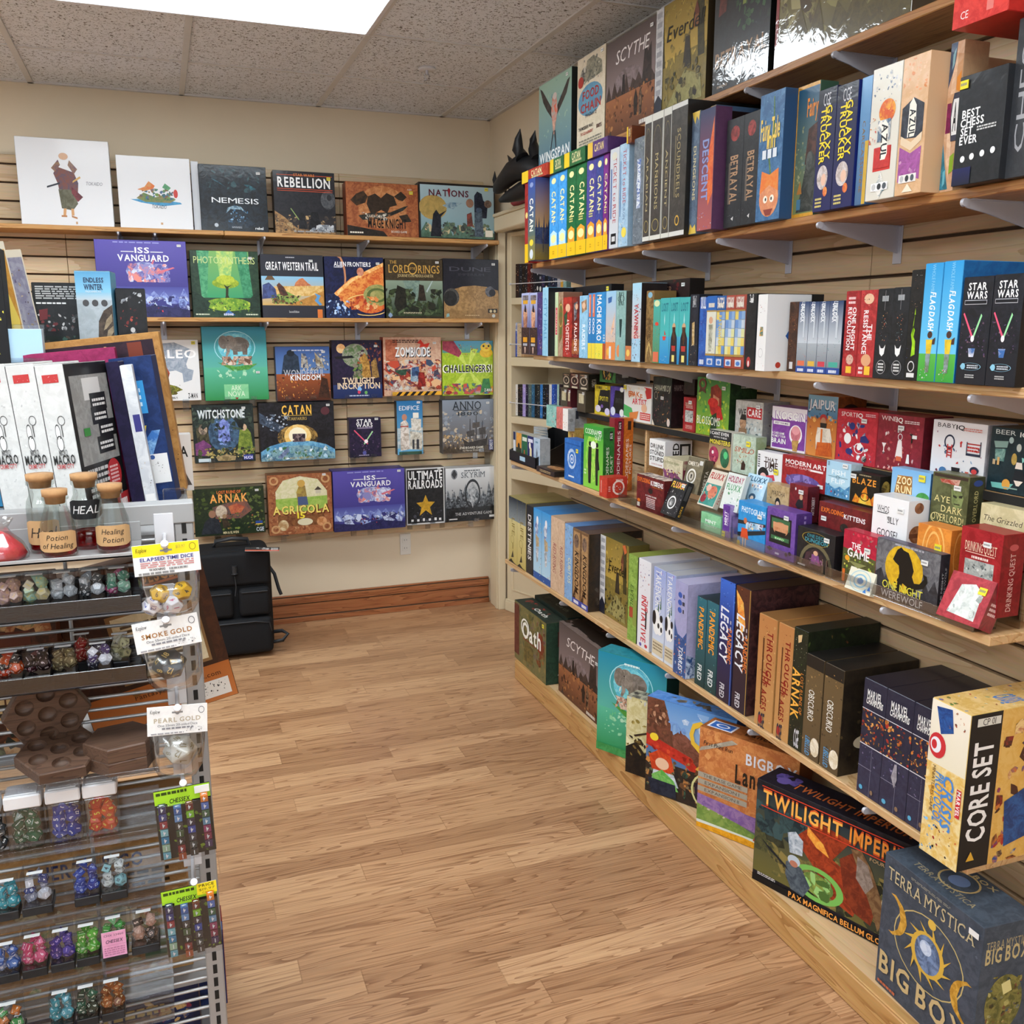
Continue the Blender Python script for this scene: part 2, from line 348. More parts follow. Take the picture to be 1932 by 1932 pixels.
# ------------------------------------------------------------------ printed faces
import re
TXT = re.compile(r'^(.+?) (-?[\d.]+) (-?[\d.]+) (-?[\d.]+) ([0-9a-f]{6}|[0-9a-f]{3})(?: ([\d.]+))?(?: ([a-zA-Z]+))?$')
STEP = .00011
def clampp(p): return (min(99.6, max(.4, p[0])), min(99.6, max(.4, p[1])))
def art(mb, spec, O, U, V, N, uw, vh, rng):
    """draw one printed face: O corner, U V N unit axes, uw x vh metres"""
    O, U, V, N = Vector(O), Vector(U), Vector(V), Vector(N); lay = [1]
    def P(u, v): return O + U * (u * .01 * uw) + V * (v * .01 * vh) + N * (lay[0] * STEP)
    def poly(pts, a, b=None, cols=None):
        mb.face([P(*clampp(p)) for p in pts], 0, a, b, cols)
    def cc(t):
        q = t.split('/') if '/' in t else t.split(' '); return hx(q[0]), hx(q[1] if len(q) > 1 and len(q[1]) in (3, 6) else q[0])
    for it in spec.split(';'):
        if not it: continue
        op, rest = it[0], it[1:].lstrip()
        if op == 't':
            m = TXT.match(rest)
            if not m: continue
            txt, cu, cv, h, col, wd, fl = m.groups(); fl = fl or ''; cu, cv, h = float(cu), float(cv), float(h)
            vt, ft, ln = text2d(txt, 'b' in fl, 's' in fl, 'i' in fl)
            ver = 'v' in fl or 'V' in fl
            hm = h * .01 * (uw if ver else vh); sx = (float(wd) * .01 * (vh if ver else uw) / ln) if wd else hm
            c = P(cu, cv); ax, ay = (U, V)
            if 'v' in fl: ax, ay = (-V, U)
            if 'V' in fl: ax, ay = (V, -U)
            mb.mesh([c + ax * ((x - ln / 2) * sx) + ay * ((y - .5) * hm) for x, y in vt], ft, 0, hx(col))
            lay[0] += 1; continue
        tk = rest.split(' ')
        if op == 'R': op = 'r'; tk = ['0', '0', '100', '100'] + tk
        if op == 'r':
            u0, v0, u1, v1 = map(float, tk[:4]); a, b = cc(' '.join(tk[4:])); poly([(u0, v0), (u1, v0), (u1, v1), (u0, v1)], a, b)
        elif op == 'g':
            u0, v0, u1, v1 = map(float, tk[:4]); a, b = hx(tk[4]), hx(tk[5])
            poly([(u0, v0), (u1, v0), (u1, v1), (u0, v1)], a, None, ([a, a, b, b], [a, a, b, b]))
        elif op == 'e':
            cu, cv, ru, rv = map(float, tk[:4]); a, b = cc(' '.join(tk[4:]))
            poly([(cu + ru * math.cos(i * PI / 10), cv + rv * math.sin(i * PI / 10)) for i in range(20)], a, b)
        elif op == 'o':
            cu, cv, ru, rv, th = map(float, tk[:5]); a, b = cc(' '.join(tk[5:])); q = 1 - th * .01
            for i in range(24):
                t0, t1 = i * PI / 12, (i + 1) * PI / 12
                poly([(cu + ru * math.cos(t0), cv + rv * math.sin(t0)), (cu + ru * math.cos(t1), cv + rv * math.sin(t1)),
                      (cu + q * ru * math.cos(t1), cv + q * rv * math.sin(t1)), (cu + q * ru * math.cos(t0), cv + q * rv * math.sin(t0))], a, b)
        elif op == 'p':
            a, b = cc(tk[0]); xs = list(map(float, tk[1:])); poly(list(zip(xs[::2], xs[1::2])), a, b)
        elif op == 'm':
            u0, v0, u1, v1 = map(float, tk[:4]); a, b = cc(tk[4]); n = int(tk[5]); g = random.Random(int(tk[6])); pts = [(u0, v0)]
            for i in range(2 * n + 1):
                pts.append((u0 + (u1 - u0) * i / (2 * n), v0 + (v1 - v0) * (g.uniform(.55, 1) if i % 2 else g.uniform(.1, .5))))
            for i in range(1, len(pts) - 1): poly([(pts[i][0], v0), (pts[i + 1][0], v0), pts[i + 1], pts[i]], a, b)
        elif op == 'k':
            u0, v0, u1, v1, n, sz = map(float, tk[:6]); cs = [hx(c) for c in re.split('[/|]', tk[6])]
            asp = uw / vh
            for i in range(int(n)):
                cu, cv = rng.uniform(u0, u1), rng.uniform(v0, v1); s = sz * rng.uniform(.35, 1.0); a = rng.choice(cs); b = rng.choice(cs)
                k = rng.randint(4, 7); t0 = rng.uniform(0, 6.28); el = rng.uniform(.35, 1); co, si = math.cos(t0), math.sin(t0); pts = []
                for j in range(k):
                    t = 2 * PI * j / k; r = s * rng.uniform(.55, 1.1); x, y = r * math.cos(t), r * el * math.sin(t)
                    pts.append((min(u1, max(u0, cu + x * co - y * si)), min(v1, max(v0, cv + (x * si + y * co) * asp))))
                lay[0] += .04; poly(pts, a, b)
        elif op == 'l':
            u0, v0, u1, v1, n = map(float, tk[:5]); a = hx(tk[5]); n = int(n); dv = (v1 - v0) / n
            for i in range(n):
                u = u0; y = v1 - (i + .5) * dv; hh = dv * (.28 if n > 1 else .5)
                while u < u1:
                    q = min(u1, u + (u1 - u0) * rng.uniform(.06, .2)); poly([(u, y - hh), (q, y - hh), (q, y + hh), (u, y + hh)], a); u = q + (u1 - u0) * .03
        lay[0] += 1
    return lay[0] * STEP
def face_frames(w, d, h):
    return {'F': ((-w / 2, 0, 0), (1, 0, 0), (0, 0, 1), (0, -1, 0), w, h), 'R': ((w / 2, 0, 0), (0, 1, 0), (0, 0, 1), (1, 0, 0), d, h),
            'L': ((-w / 2, d, 0), (0, -1, 0), (0, 0, 1), (-1, 0, 0), d, h), 'T': ((-w / 2, 0, h), (1, 0, 0), (0, 1, 0), (0, 0, 1), w, d)}
def sticker(parent, fr, u, v, yellow, off=.0016):
    O, U, V, N, uw, vh = fr; O, U, V, N = map(Vector, (O, U, V, N)); sw, sh = (.017, .014) if yellow else (.017, .010)
    sw = min(sw, uw * .4); c = O + U * (u * .01 * uw) + V * (v * .01 * vh)
    c = O + U * min(uw - sw * .6, max(sw * .6, u * .01 * uw)) + V * min(vh - sh * .6, max(sh * .6, v * .01 * vh))
    mb = MB(); q = lambda x, y, z: c + U * x + V * y + N * z
    for (k, x0, y0, x1, y1, z0, z1) in [(0, -sw / 2, -sh / 2, sw / 2, sh / 2, off - .0014, off + .0002)] + [(1, -sw * .4 + i * sw * .16, -sh * .12, -sw * .4 + i * sw * .16 + sw * .11, sh * .2, off, off + .0003) for i in range(5)]:
        P = [q(x, y, z) for z in (z0, z1) for x, y in ((x0, y0), (x1, y0), (x1, y1), (x0, y1))]
        mb.mesh(P, [(4, 5, 6, 7), (0, 1, 5, 4), (1, 2, 6, 5), (2, 3, 7, 6), (3, 0, 4, 7)], k)
    o = mb.build('price_sticker', ['yellow' if yellow else 'paper', 'print'], parent)
    o['label'] = 'yellow price sticker' if yellow else 'small white price sticker'
KIND = {'B': ('board_game_box', 'board game'), 'X': ('expansion_box', 'board game'), 'C': ('card_game_box', 'card game'), 'D': ('card_deck_box', 'card game'), 'K': ('book', 'book'), 'N': ('card_game_tin', 'tin'), 'Y': ('mint_tin', 'tin')}
def game_box(line, i):
    kd, loc, rot, dim, body, gl, label, group, F, Rr, T, L, st = (line.split('|') + [''] * 9)[:13]
    name, cat = KIND.get(kd, (kd, 'board game')); group = GROUPS[int(group)] if group.isdigit() else group; rot = rot or '0,0,-90'
    loc = [float(x) for x in loc.split(',')]; rot = [R(float(x)) for x in rot.split(',')]; w, d, h = (float(x) for x in dim.split(','))
    rng = random.Random(i * 7 + 3); mb = MB(); bc = hx(body)
    mb.box(-w / 2, 0, 0, w / 2, d, h, 0, .0013, bc, tuple(x * .9 for x in bc[:3]) + (1,))
    fr = face_frames(w, d, h); off = .001
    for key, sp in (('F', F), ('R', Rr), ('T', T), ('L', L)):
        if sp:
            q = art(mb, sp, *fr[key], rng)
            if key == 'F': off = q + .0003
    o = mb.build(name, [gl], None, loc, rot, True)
    tag(o, label, cat, group)
    if st:
        u, v, c = st.split(','); sticker(o, fr['F'], float(u), float(v), c == 'y', off + .0014)
    return o
# ------------------------------------------------------------------ the room
WX, BY, CZ = 1.64, 4.69, 2.525           # right wall, back wall, ceiling
X0, Y0 = -2.7, -2.3
b = MB(); b.box(X0 - .1, Y0 - .1, -.05, 2.4, BY + .1, 0, c=0); struct(b, 'floor', 'floor')
b = MB(); b.box(X0, BY, 0, 2.4, BY + .1, CZ, c=0); struct(b, 'wall_back', 'wall')
b = MB(); b.box(WX, Y0, 0, WX + .1, 3.64, CZ, c=0); b.box(WX, 3.64, 1.975, WX + .1, BY, CZ, c=0); b.box(WX, 4.53, 0, WX + .1, BY, 1.975, c=0)
b.box(2.3, 3.5, 0, 2.4, BY, CZ, c=0); struct(b, 'wall_right', 'wall')
b = MB(); b.box(X0 - .1, Y0, 0, X0, BY, CZ, c=0); struct(b, 'wall_left', 'wall_light')
b = MB(); b.box(X0, Y0 - .1, 0, WX, Y0, .75, c=0); b.box(X0, Y0 - .1, 2.3, WX, Y0, CZ, c=0); b.box(X0, Y0 - .1, .75, -2.0, Y0, 2.3, c=0); b.box(1.2, Y0 - .1, .75, WX, Y0, 2.3, c=0); struct(b, 'wall_front', 'wall_light')
b = MB()
for q in ((-2.0, .75, 1.2, .80), (-2.0, 2.25, 1.2, 2.3), (-2.0, .8, -1.95, 2.25), (1.15, .8, 1.2, 2.25), (-.43, .8, -.37, 2.25)): b.box(q[0], Y0 - .08, q[1], q[2], Y0 - .02, q[3], 0, c=.003)
b.box(-1.95, Y0 - .052, .8, 1.15, Y0 - .048, 2.25, 1, c=0); struct(b, 'window_1', ['white', 'clear'])  # unseen window added behind the camera to brighten ceiling and box fronts
# suspended ceiling
b = MB(); b.box(X0 - .1, Y0 - .1, CZ + .004, 2.4, BY + .1, CZ + .05, 0, c=0)
gx = [.167 + .6096 * i for i in range(-5, 4) if X0 < .167 + .6096 * i < WX]; gy = [4.125 - .6 * i for i in range(11) if 4.125 - .6 * i > Y0]
LCELL = [(-.443, 2.925), (-.443, .525), (-.443, -1.875), (-2.2716, 2.925), (-2.2716, .525), (-2.2716, -1.875)]
def inlight(x, y): return any(l0 + .05 < x < l0 + 1.17 and l1 - .05 < y < l1 + .65 for l0, l1 in LCELL)
ys = sorted(gy + [Y0, BY])
for x in gx:
    for ya, yb in zip(ys[:-1], ys[1:]):
        if not inlight(x, (ya + yb) / 2): b.box(x - .012, ya, CZ - .002, x + .012, yb, CZ + .006, 1, c=.001)
for y in gy: b.box(X0, y - .006, CZ - .001, WX, y + .006, CZ + .0055, 1, c=.001)
b.box(X0, BY - .02, CZ - .002, WX, BY, CZ + .006, 1, c=.001); b.box(WX - .02, Y0, CZ - .002, WX, BY, CZ + .006, 1, c=.001)
struct(b, 'ceiling', ['tile', 'grid'])
# oak baseboards: cap, board and shoe
def baseboard(name, p0, p1, nrm, mat):
    b = MB(); P0, P1, N = Vector(p0), Vector(p1), Vector(nrm)
    for z0, z1, t in ((0, .0265, .022), (.031, .0955, .013), (.1, .108, .019), (.108, .1335, .021), (.138, .145, .015)):
        q0, q1 = P0, P1 + N * t
        b.box(min(q0.x, q1.x), min(q0.y, q1.y), z0, max(q0.x, q1.x), max(q0.y, q1.y), z1, 0, c=.002)
    for z0 in (.0265, .0955, .1335):
        q0, q1 = P0, P1 + N * .0145
        b.box(min(q0.x, q1.x), min(q0.y, q1.y), z0, max(q0.x, q1.x), max(q0.y, q1.y), z0 + .0045, 1, c=0)
    return struct(b, name, [mat, 'groove'])
baseboard('baseboard_back', (X0, BY, 0), (1.618, BY, 0), (0, -1, 0), 'oak')
baseboard('baseboard_right', (WX, Y0, 0), (WX, 3.55, 0), (-1, 0, 0), 'oak_y')
# slat walls
def slats(name, axis, a0, a1, z0, z1, at, mat, seams, z_off=0):
    b = MB(); z = z0; cuts = [a0] + seams + [a1]
    if axis == 'x': b.box(a0, at + .014, z0, a1, at + .03, z1, 1, c=0)
    else: b.box(at + .014, a0, z0, at + .03, a1, z1, 1, c=0)
    while z < z1 - .02:
        t = min(z1, z + .0682)
        for c0, c1 in zip(cuts[:-1], cuts[1:]):
            if axis == 'x': b.box(c0 + .001, at, z, c1 - .001, at + .015, t, 0, c=.0015)
            else: b.box(at, c0 + .001, z, at + .015, c1 - .001, t, 0, c=.0015)
        z += .0762
    return struct(b, name, [mat, 'groove'])
slats('trim_1', 'x', X0 + .02, 1.595, .437, 2.224, 4.66, 'maple', [-1.58, -.36, .86])
slats('trim_2', 'y', Y0 + .02, 3.60, .245, 2.46, 1.612, 'maple_y', [-.6, .62, 1.84, 3.06])
b = MB(); b.box(1.617, 4.51, 0, 1.66, 4.645, 1.965, 0, c=.003); b.box(1.612, 4.53, 0, 1.62, 4.56, 1.965, 0, c=.002); struct(b, 'trim_3', 'cream')
b = MB(); b.box(1.585, 3.62, 1.962, 1.64, 4.53, 2.03, 0, c=.004); b.box(1.578, 3.62, 2.03, 1.64, 4.535, 2.046, 0, c=.003); struct(b, 'trim_4', 'cream')
# troffers
def troffer(x, y, label):
    o = thing('ceiling_light', label, 'ceiling light', (x, y, CZ), group='ceiling lights')
    b = MB()
    for q in ((0, 0, 1.2192, .018), (0, .582, 1.2192, .6), (0, .018, .018, .582), (1.2012, .018, 1.2192, .582)): b.box(q[0], q[1], -.006, q[2], q[3], .002, c=.002)
    b.build('frame', 'white', o)
    b = MB(); b.box(.018, .018, -.003, 1.2012, .582, .003, c=.001); b.build('diffuser', 'lamp', o)
for (x, y), s in zip(LCELL, ('over the aisle before the back wall', 'over the middle of the aisle', 'over the front of the aisle', 'left of the rack near the back wall', 'left of the rack in the middle', 'left of the rack at the front')):
    troffer(x, y, 'long white recessed ceiling light ' + s)
# sprinkler
o = thing('fire_sprinkler', 'small white sprinkler head in a ceiling tile by the back corner', 'sprinkler', (1.088, 3.88, CZ))
b = MB(); b.lathe([(0, .004), (.034, .004), (.036, -.003), (.03, -.007), (0, -.007)], 0, 20); b.build('escutcheon', 'white', o)
b = MB(); b.tube([(0, 0, -.006), (0, 0, -.024)], .006); b.tube([(-.008, 0, -.02), (-.009, 0, -.034), (0, 0, -.042)], .0018); b.tube([(.008, 0, -.02), (.009, 0, -.034), (0, 0, -.042)], .0018)
b.lathe([(0, -.041), (.012, -.042), (.012, -.044), (0, -.044)], 0, 14); b.build('head', 'bracket', o)
# outlet
o = thing('wall_outlet', 'white double wall outlet below the lowest row of boxes', 'outlet', (1.152, BY, .365))
b = MB(); b.box(-.029, -.006, -.057, .029, -.0002, .057, c=.003); b.build('cover_plate', 'outlet', o)
for z in (-.022, .022):
    b = MB(); b.box(-.0165, -.0085, z - .014, .0165, -.006, z + .014, 0, c=.003)
    for x, h in ((-.006, .008), (.006, .006)): b.box(x - .001, -.0089, z - h / 2 + .002, x + .001, -.0084, z + h / 2 + .002, 1, c=0)
    b.lathe([(0, 0), (.0025, 0)], 1, 10); b.build('socket', ['outlet', 'dark'], o)

# ------------------------------------------------------------------ wall shelves with brackets
def bracket(par, x, y, z, L, ax, wall):
    """blade under a shelf; (x, y, z) front tip under the board, running L towards the wall"""
    b = MB(); t = .0016; prof = [(0, 0), (0, -.010), (.006, -.016), (L * .25, -.024), (L, -.062), (L, 0)]
    pr = lambda u, s, v: (x + u, y + s, v + z) if ax == 'x' else (x + s, y + u, v + z)
    n = len(prof)
    P = [pr(u, s, v) for s in (-t, t) for u, v in prof]
    b.mesh(P, [tuple(range(n)), tuple(range(n, 2 * n))[::-1]] + [(i, (i + 1) % n, n + (i + 1) % n, n + i) for i in range(n)])
    q0, q1 = pr(L - .003, -.013, -.085), pr(L, .013, 0); b.box(min(q0[0], q1[0]), min(q0[1], q1[1]), q0[2], max(q0[0], q1[0]), max(q0[1], q1[1]), q1[2], c=.0008)
    q0, q1 = pr(.012, -.009, -.002), pr(L, .009, 0); b.box(min(q0[0], q1[0]), min(q0[1], q1[1]), q0[2], max(q0[0], q1[0]), max(q0[1], q1[1]), q1[2], c=.0005)
    b.tube([pr(.001, -.0035, -.007), pr(.001, .0035, -.007)], .0075, 0, 12)
    b.build('bracket', 'bracket', par)
def shelf_right(label, xf, zt, y0, y1, mat, br):
    o = thing('wall_shelf', label, 'shelf', (xf, (y0 + y1) / 2, zt), group='wooden shelves on the right slat wall'); ym = (y0 + y1) / 2
    b = MB(); b.box(0, y0 - ym, -.019, 1.611 - xf, y1 - ym, 0, c=.002); b.build('board', mat, o)
    for y in br: bracket(o, -.004, y - ym, -.019, 1.6115 - xf + .004, 'x', 0)
BR = [3.68, 3.14, 2.735, 2.33, 1.90, 1.47, 1.066, .66]
shelf_right('top wooden shelf on the right wall holding face-out boxes', 1.45, 2.114, .3, 3.45, 'pine_o', [3.3, 2.55, 2.147, 1.814, 1.4, .66])
shelf_right('second wooden shelf on the right wall with the yellow-footed boxes', 1.39, 1.742, .3, 3.475, 'pine_o', [3.466, 2.894, 2.556, 2.155, 1.754, 1.353, .75])
shelf_right('third wooden shelf on the right wall with rows of narrow boxes', 1.39, 1.391, .3, 3.46, 'pine', [3.277, 2.917, 2.509, 2.174, 1.728, 1.295, .7])
shelf_right('fourth wooden shelf on the right wall crowded with card games', 1.39, .935, 1.205, 3.72, 'pine', BR[:6])
shelf_right('fifth wooden shelf on the right wall, lowest above the plinth', 1.385, .477, 1.195, 3.78, 'pine', BR[:6])
o = thing('spare_bracket', 'lone white shelf bracket on the right wall past the end of the fourth shelf', 'bracket', (1.39, 1.12, 1.02)); bracket(o, 0, 0, 0, .221, 'x', 0)
def shelf_back(label, x0, x1, yf, zt, br):
    xm = (x0 + x1) / 2; o = thing('wall_shelf', label, 'shelf', (xm, yf, zt), group='wooden shelves on the back slat wall')
    b = MB(); b.box(x0 - xm, 0, -.019, x1 - xm, 4.659 - yf, 0, c=.002); b.build('board', 'pine_x', o)
    for x in br: bracket(o, x - xm, -.004, -.019, 4.6595 - yf + .004, 'y', 0)
shelf_back('upper wooden shelf on the back wall, left board', -1.0, .300, 4.448, 1.9196, [-.7, -.136, .011])
shelf_back('upper wooden shelf on the back wall, right board', .302, 1.603, 4.448, 1.9196, [.474, .948, 1.536])
shelf_back('lower wooden shelf on the back wall', -.8, 1.594, 4.43, 1.5413, [-.5, .02, .467, .926, 1.498])
NC = {}; ORD = 'first second third fourth fifth sixth seventh eighth ninth tenth eleventh twelfth'.split()
for x, z in [(.0, 1.134), (.095, 1.134), (.28, 1.14), (.40, 1.14), (.56, 1.136), (.68, 1.136), (.847, 1.135), (.979, 1.136), (1.079, 1.143), (1.276, 1.138), (1.36, 1.14), (1.52, 1.14), (.193, .849), (.316, .847), (.471, .844), (.696, .842), (.881, .837), (.968, .838), (1.127, .844), (1.217, .845), (1.396, .841), (1.538, .839), (.2, .47), (.3, .47), (.517, .465), (.641, .465), (.873, .466), (.959, .464), (1.171, .477), (1.269, .475), (1.348, .474), (1.509, .467)]:
    b = MB(); L = .105; zt = z + .022
    b.box(-.014, -.003, -.05, .014, 0, .03, c=.0006); b.box(-.014, -L, -.001, .014, -.003, .0015, c=.0005); b.box(-.014, -L - .002, -.001, .014, -L, .016, c=.0005)
    rw = 'top' if z > 1.1 else 'middle' if z > .8 else 'bottom'; NC[rw] = NC.get(rw, 0) + 1
    o = b.build('slat_clip', 'clear', None, (x, 4.658, zt)); tag(o, 'clear plastic clip under the %s slat wall boxes, %s from the left' % (rw, ORD[NC[rw] - 1]), 'clip', 'clear clips on the back slat wall')

# ------------------------------------------------------------------ plinth, risers and trays on the right
o = thing('display_plinth', 'long low wooden plinth along the right wall with a rounded front board', 'plinth', (1.345, 2.1, 0))
b = MB(); b.box(.02, -1.45, .06, .268, 1.45, .084, c=.001); b.build('top_panel', 'ply', o)
b = MB(); b.box(0, -1.45, 0, .02, 1.45, .080, c=.004); b.box(.001, -1.45, .078, .026, 1.45, .0849, c=.003); b.build('front_board', 'pine_pl', o)
b = MB(); b.box(.02, 1.43, 0, .268, 1.45, .06, c=.001); b.build('end_board', 'pine_pl', o)
o = thing('display_riser', 'dark-edged riser board behind the small card boxes on the fourth shelf', 'riser', (1.515, 2.4, .935))
b = MB(); b.box(0, -1.2, .228, .096, 1.0, .2405, 0, c=.001); b.build('deck', 'pine', o)
b = MB(); b.box(-.003, -1.2, .222, 0, 1.0, .2405, 0, c=.0008); b.build('front_edge', 'dark', o)
for y in (-1.15, -.5, .36, .9):
    b = MB(); b.box(.01, y, 0, .09, y + .012, .228, c=.001); b.build('leg', 'pine', o)
def step(label, x0, x1, y0, y1, z):
    o = thing('acrylic_step', label, 'riser', (x0, (y0 + y1) / 2, .935), group='clear steps on the fourth shelf'); l = (y1 - y0) / 2
    b = MB(); b.box(0, -l, z - .935 - .004, x1 - x0, l, z - .935, c=.0005); b.build('deck', 'clear', o)
    b = MB(); b.box(0, -l, 0, .003, l, z - .935 - .004, c=.0005); b.build('front_panel', 'clear', o)
step('upper clear step under the middle row of card boxes', 1.478, 1.5135, 1.22, 2.34, 1.0965)
step('lower clear step in front of the upper one', 1.440, 1.4765, 1.43, 2.04, 1.0245)
step('low clear step under the leaning card decks', 1.404, 1.4385, 2.06, 2.36, 1.0)
def tray(label, y0, y1):
    o = thing('acrylic_tray', label, 'tray', (1.383, (y0 + y1) / 2, .9355), group='clear trays along the fourth shelf front'); l = (y1 - y0) / 2
    b = MB(); b.box(0, -l, 0, .055, l, .003, c=.0005); b.build('base', 'clear', o)
    b = MB(); b.box(-.003, -l, 0, 0, l, .026, c=.0005); b.build('front_lip', 'clear', o)
    for y in (-l, l - .003):
        P = [(x, y + s, z) for s in (0, .003) for x, z in ((-.003, 0), (.055, 0), (.055, .075), (.02, .04), (-.003, .04))]
        b = MB(); b.mesh(P, [(0, 1, 2, 3, 4), (9, 8, 7, 6, 5)] + [(i, (i + 1) % 5, 5 + (i + 1) % 5, 5 + i) for i in range(5)]); b.build('side', 'clear', o)
tray('clear tray holding the leaning card decks', 2.03, 2.68)
tray('clear tray in front of the console-style and dungeon boxes', 1.66, 2.02)
tray('clear tray at the near end with the shrink-wrapped red deck', 1.235, 1.65)
o = thing('counter_display', 'black cardboard display tray of card boxes at the far end of the fourth shelf', 'display tray', (1.385, 3.575, .935))
b = MB(); b.box(0, -.155, 0, .215, .145, .004, c=.0005); b.box(0, -.155, 0, .004, .145, .045, c=.0008); b.box(.211, -.155, 0, .215, .145, .14, c=.0008)
for y in (-.155, .141):
    P = [(x, y + s, z) for s in (0, .004) for x, z in ((0, 0), (.215, 0), (.215, .14), (.004, .045), (0, .045))]
    b.mesh(P, [(0, 1, 2, 3, 4), (9, 8, 7, 6, 5)] + [(i, (i + 1) % 5, 5 + (i + 1) % 5, 5 + i) for i in range(5)])
b.build('tray', 'blackp', o)
b = MB(); b.box(-.0006, -.04, .014, -.0001, .02, .032, c=0); b.build('label_patch', plain('pale_blue_print', 'a8c8e0', .5), o)

# ------------------------------------------------------------------ bookcase door in the corner
o = thing('bookcase', 'cream painted bookcase turned slightly out of its doorway in the corner', 'bookcase', (1.662, 4.501, 0), (0, 0, R(-71.98)))
BW, BH, BD = .545, 1.962, .26
def part(nm, boxes, mat='cream', c=.002):
    b = MB(); [b.box(*q, 0, c=c) for q in boxes]; return b.build(nm, mat, o)
part('stile', [(0, 0, 0, .034, BD, BH)]); part('stile', [(.502, 0, 0, BW, BD, BH)])
part('top_rail', [(.034, 0, 1.944, .502, .03, BH), (.034, .03, 1.944, .502, BD, BH)])
for z0, z1 in ((1.611, 1.644), (1.306, 1.349), (1.013, 1.049), (.721, .786), (.415, .45)): part('shelf', [(.034, 0, z0, .502, .022, z1), (.034, .022, z1 - .02, .502, BD, z1)])
part('back_panel', [(.034, BD - .012, .45, .502, BD, 1.944)])
part('lower_panel', [(.034, 0, 0, .502, .02, .415)]); part('panel_molding', [(.05, -.006, .12, .49, -.0005, .128), (.05, -.006, .386, .49, -.0005, .394), (.05, -.006, .128, .058, -.0005, .386), (.482, -.006, .128, .49, -.0005, .386)], c=.001)
part('base_molding', [(-.004, -.012, 0, BW, -.0005, .052), (-.004, -.009, .052, BW, -.0005, .064)])
for z in (1.712, 1.415, 1.12):
    b = MB(); b.tube([(.03, -.006, z), (.51, -.006, z)], .0022); b.tube([(.03, -.006, z), (.03, .002, z)], .005); b.tube([(.51, -.006, z), (.51, .002, z)], .005); b.build('retaining_rod', 'white', o)

# dragon head and red ornament over the door
o = thing('dragon_head', 'black horned dragon head mounted on the wall above the bookcase', 'wall ornament', (1.639, 4.0, 2.18))
def T(pts, r, n=10): b = MB(); b.tube([(x - .045, (y - 3.84) * .74 - .16, z - 2.18 - max(0, z - 2.2) * .35) for x, y, z in pts], [q * .9 for q in r], 0, n); return b
b = T([(-.005, 3.82, 2.13), (-.04, 3.9, 2.17), (-.06, 4.0, 2.185), (-.075, 4.1, 2.175), (-.085, 4.2, 2.15), (-.09, 4.29, 2.128), (-.09, 4.345, 2.118)], [.045, .055, .06, .052, .042, .034, .018], 14)
for s in (-.1, -.05):
    b.tube([(s, .04, .03), (s + .01, -.02, .07)], [.02, .012])
for k in range(6): b.tube([(-.095 + .012 * (k % 2), .20 - .028 * k, -.06), (-.095 + .012 * (k % 2), .20 - .028 * k, -.085)], [.007, .001])
b.build('skull', 'resin', o)
T([(-.03, 3.95, 2.10), (-.055, 4.08, 2.085), (-.07, 4.2, 2.078), (-.08, 4.3, 2.072)], [.05, .04, .028, .012], 12).build('lower_jaw', 'resin', o)
for dx in (0, -.05):
    T([(-.03 + dx, 3.93, 2.22), (-.04 + dx, 3.97, 2.28), (-.04 + dx, 3.955, 2.345), (-.04 + dx, 3.93, 2.40)] if dx else [(-.03, 3.86, 2.2), (-.03, 3.92, 2.28), (-.03, 3.93, 2.34), (-.03, 3.90, 2.39)], [.034, .028, .018, .002]).build('horn', 'resin', o)
T([(-.08, 4.1, 2.22), (-.085, 4.16, 2.28)], [.016, .001]).build('horn', 'resin', o)
T([(-.09, 4.33, 2.12), (-.09, 4.375, 2.17), (-.09, 4.37, 2.21)], [.016, .012, .001]).build('nose_horn', 'resin', o)
for k in range(4): T([(-.03, 3.84 + .03 * k, 2.08 + .02 * k), (-.06, 3.80 + .04 * k, 2.02 + .03 * k)], [.03, .003]).build('frill_spike', 'resin', o)
mb = MB(); mb.tube([(0, .13, .03), (0, .125, .012), (0, .10, .006), (0, -.12, -.004)], [.003, .008, .012, .016], 0, 10)
oo = mb.build('red_ornament', plain('red_lacquer', 'a82430', .4, var=.3, scale=60), None, (1.606, 4.15, 2.064)); tag(oo, 'dark red curved ornament lying on the door head under the dragon', 'ornament')
# ------------------------------------------------------------------ boxes and books
GROUPS = ['large game boxes on the upper back shelf',
    'large game boxes on the lower back shelf',
    'game boxes on clear holders, top row of the slat wall',
    'game boxes on clear holders, middle row of the slat wall',
    'game boxes on clear holders, bottom row of the slat wall',
    'large game boxes face-out on the top right shelf',
    'boxed games standing spine-out on the second right shelf',
    'small expansion boxes lying on the second shelf row',
    'boxed games standing spine-out on the third right shelf',
    'boxed games standing spine-out on the fifth right shelf',
    'card game boxes on the rear riser of the fourth shelf',
    'card game boxes on the upper acrylic step of the fourth shelf',
    'card game boxes on the lower acrylic step of the fourth shelf',
    'card game boxes along the front of the fourth shelf',
    'small mint tins on the fourth shelf',
    'card decks leaning in the clear trays of the fourth shelf',
    'card boxes at the far end of the fourth shelf',
    'large game boxes on the low plinth',
    'slim books on the top bookcase shelf',
    'slim books on the second bookcase shelf',
    'slim books on the third bookcase shelf',
    'slim books on the fourth bookcase shelf']
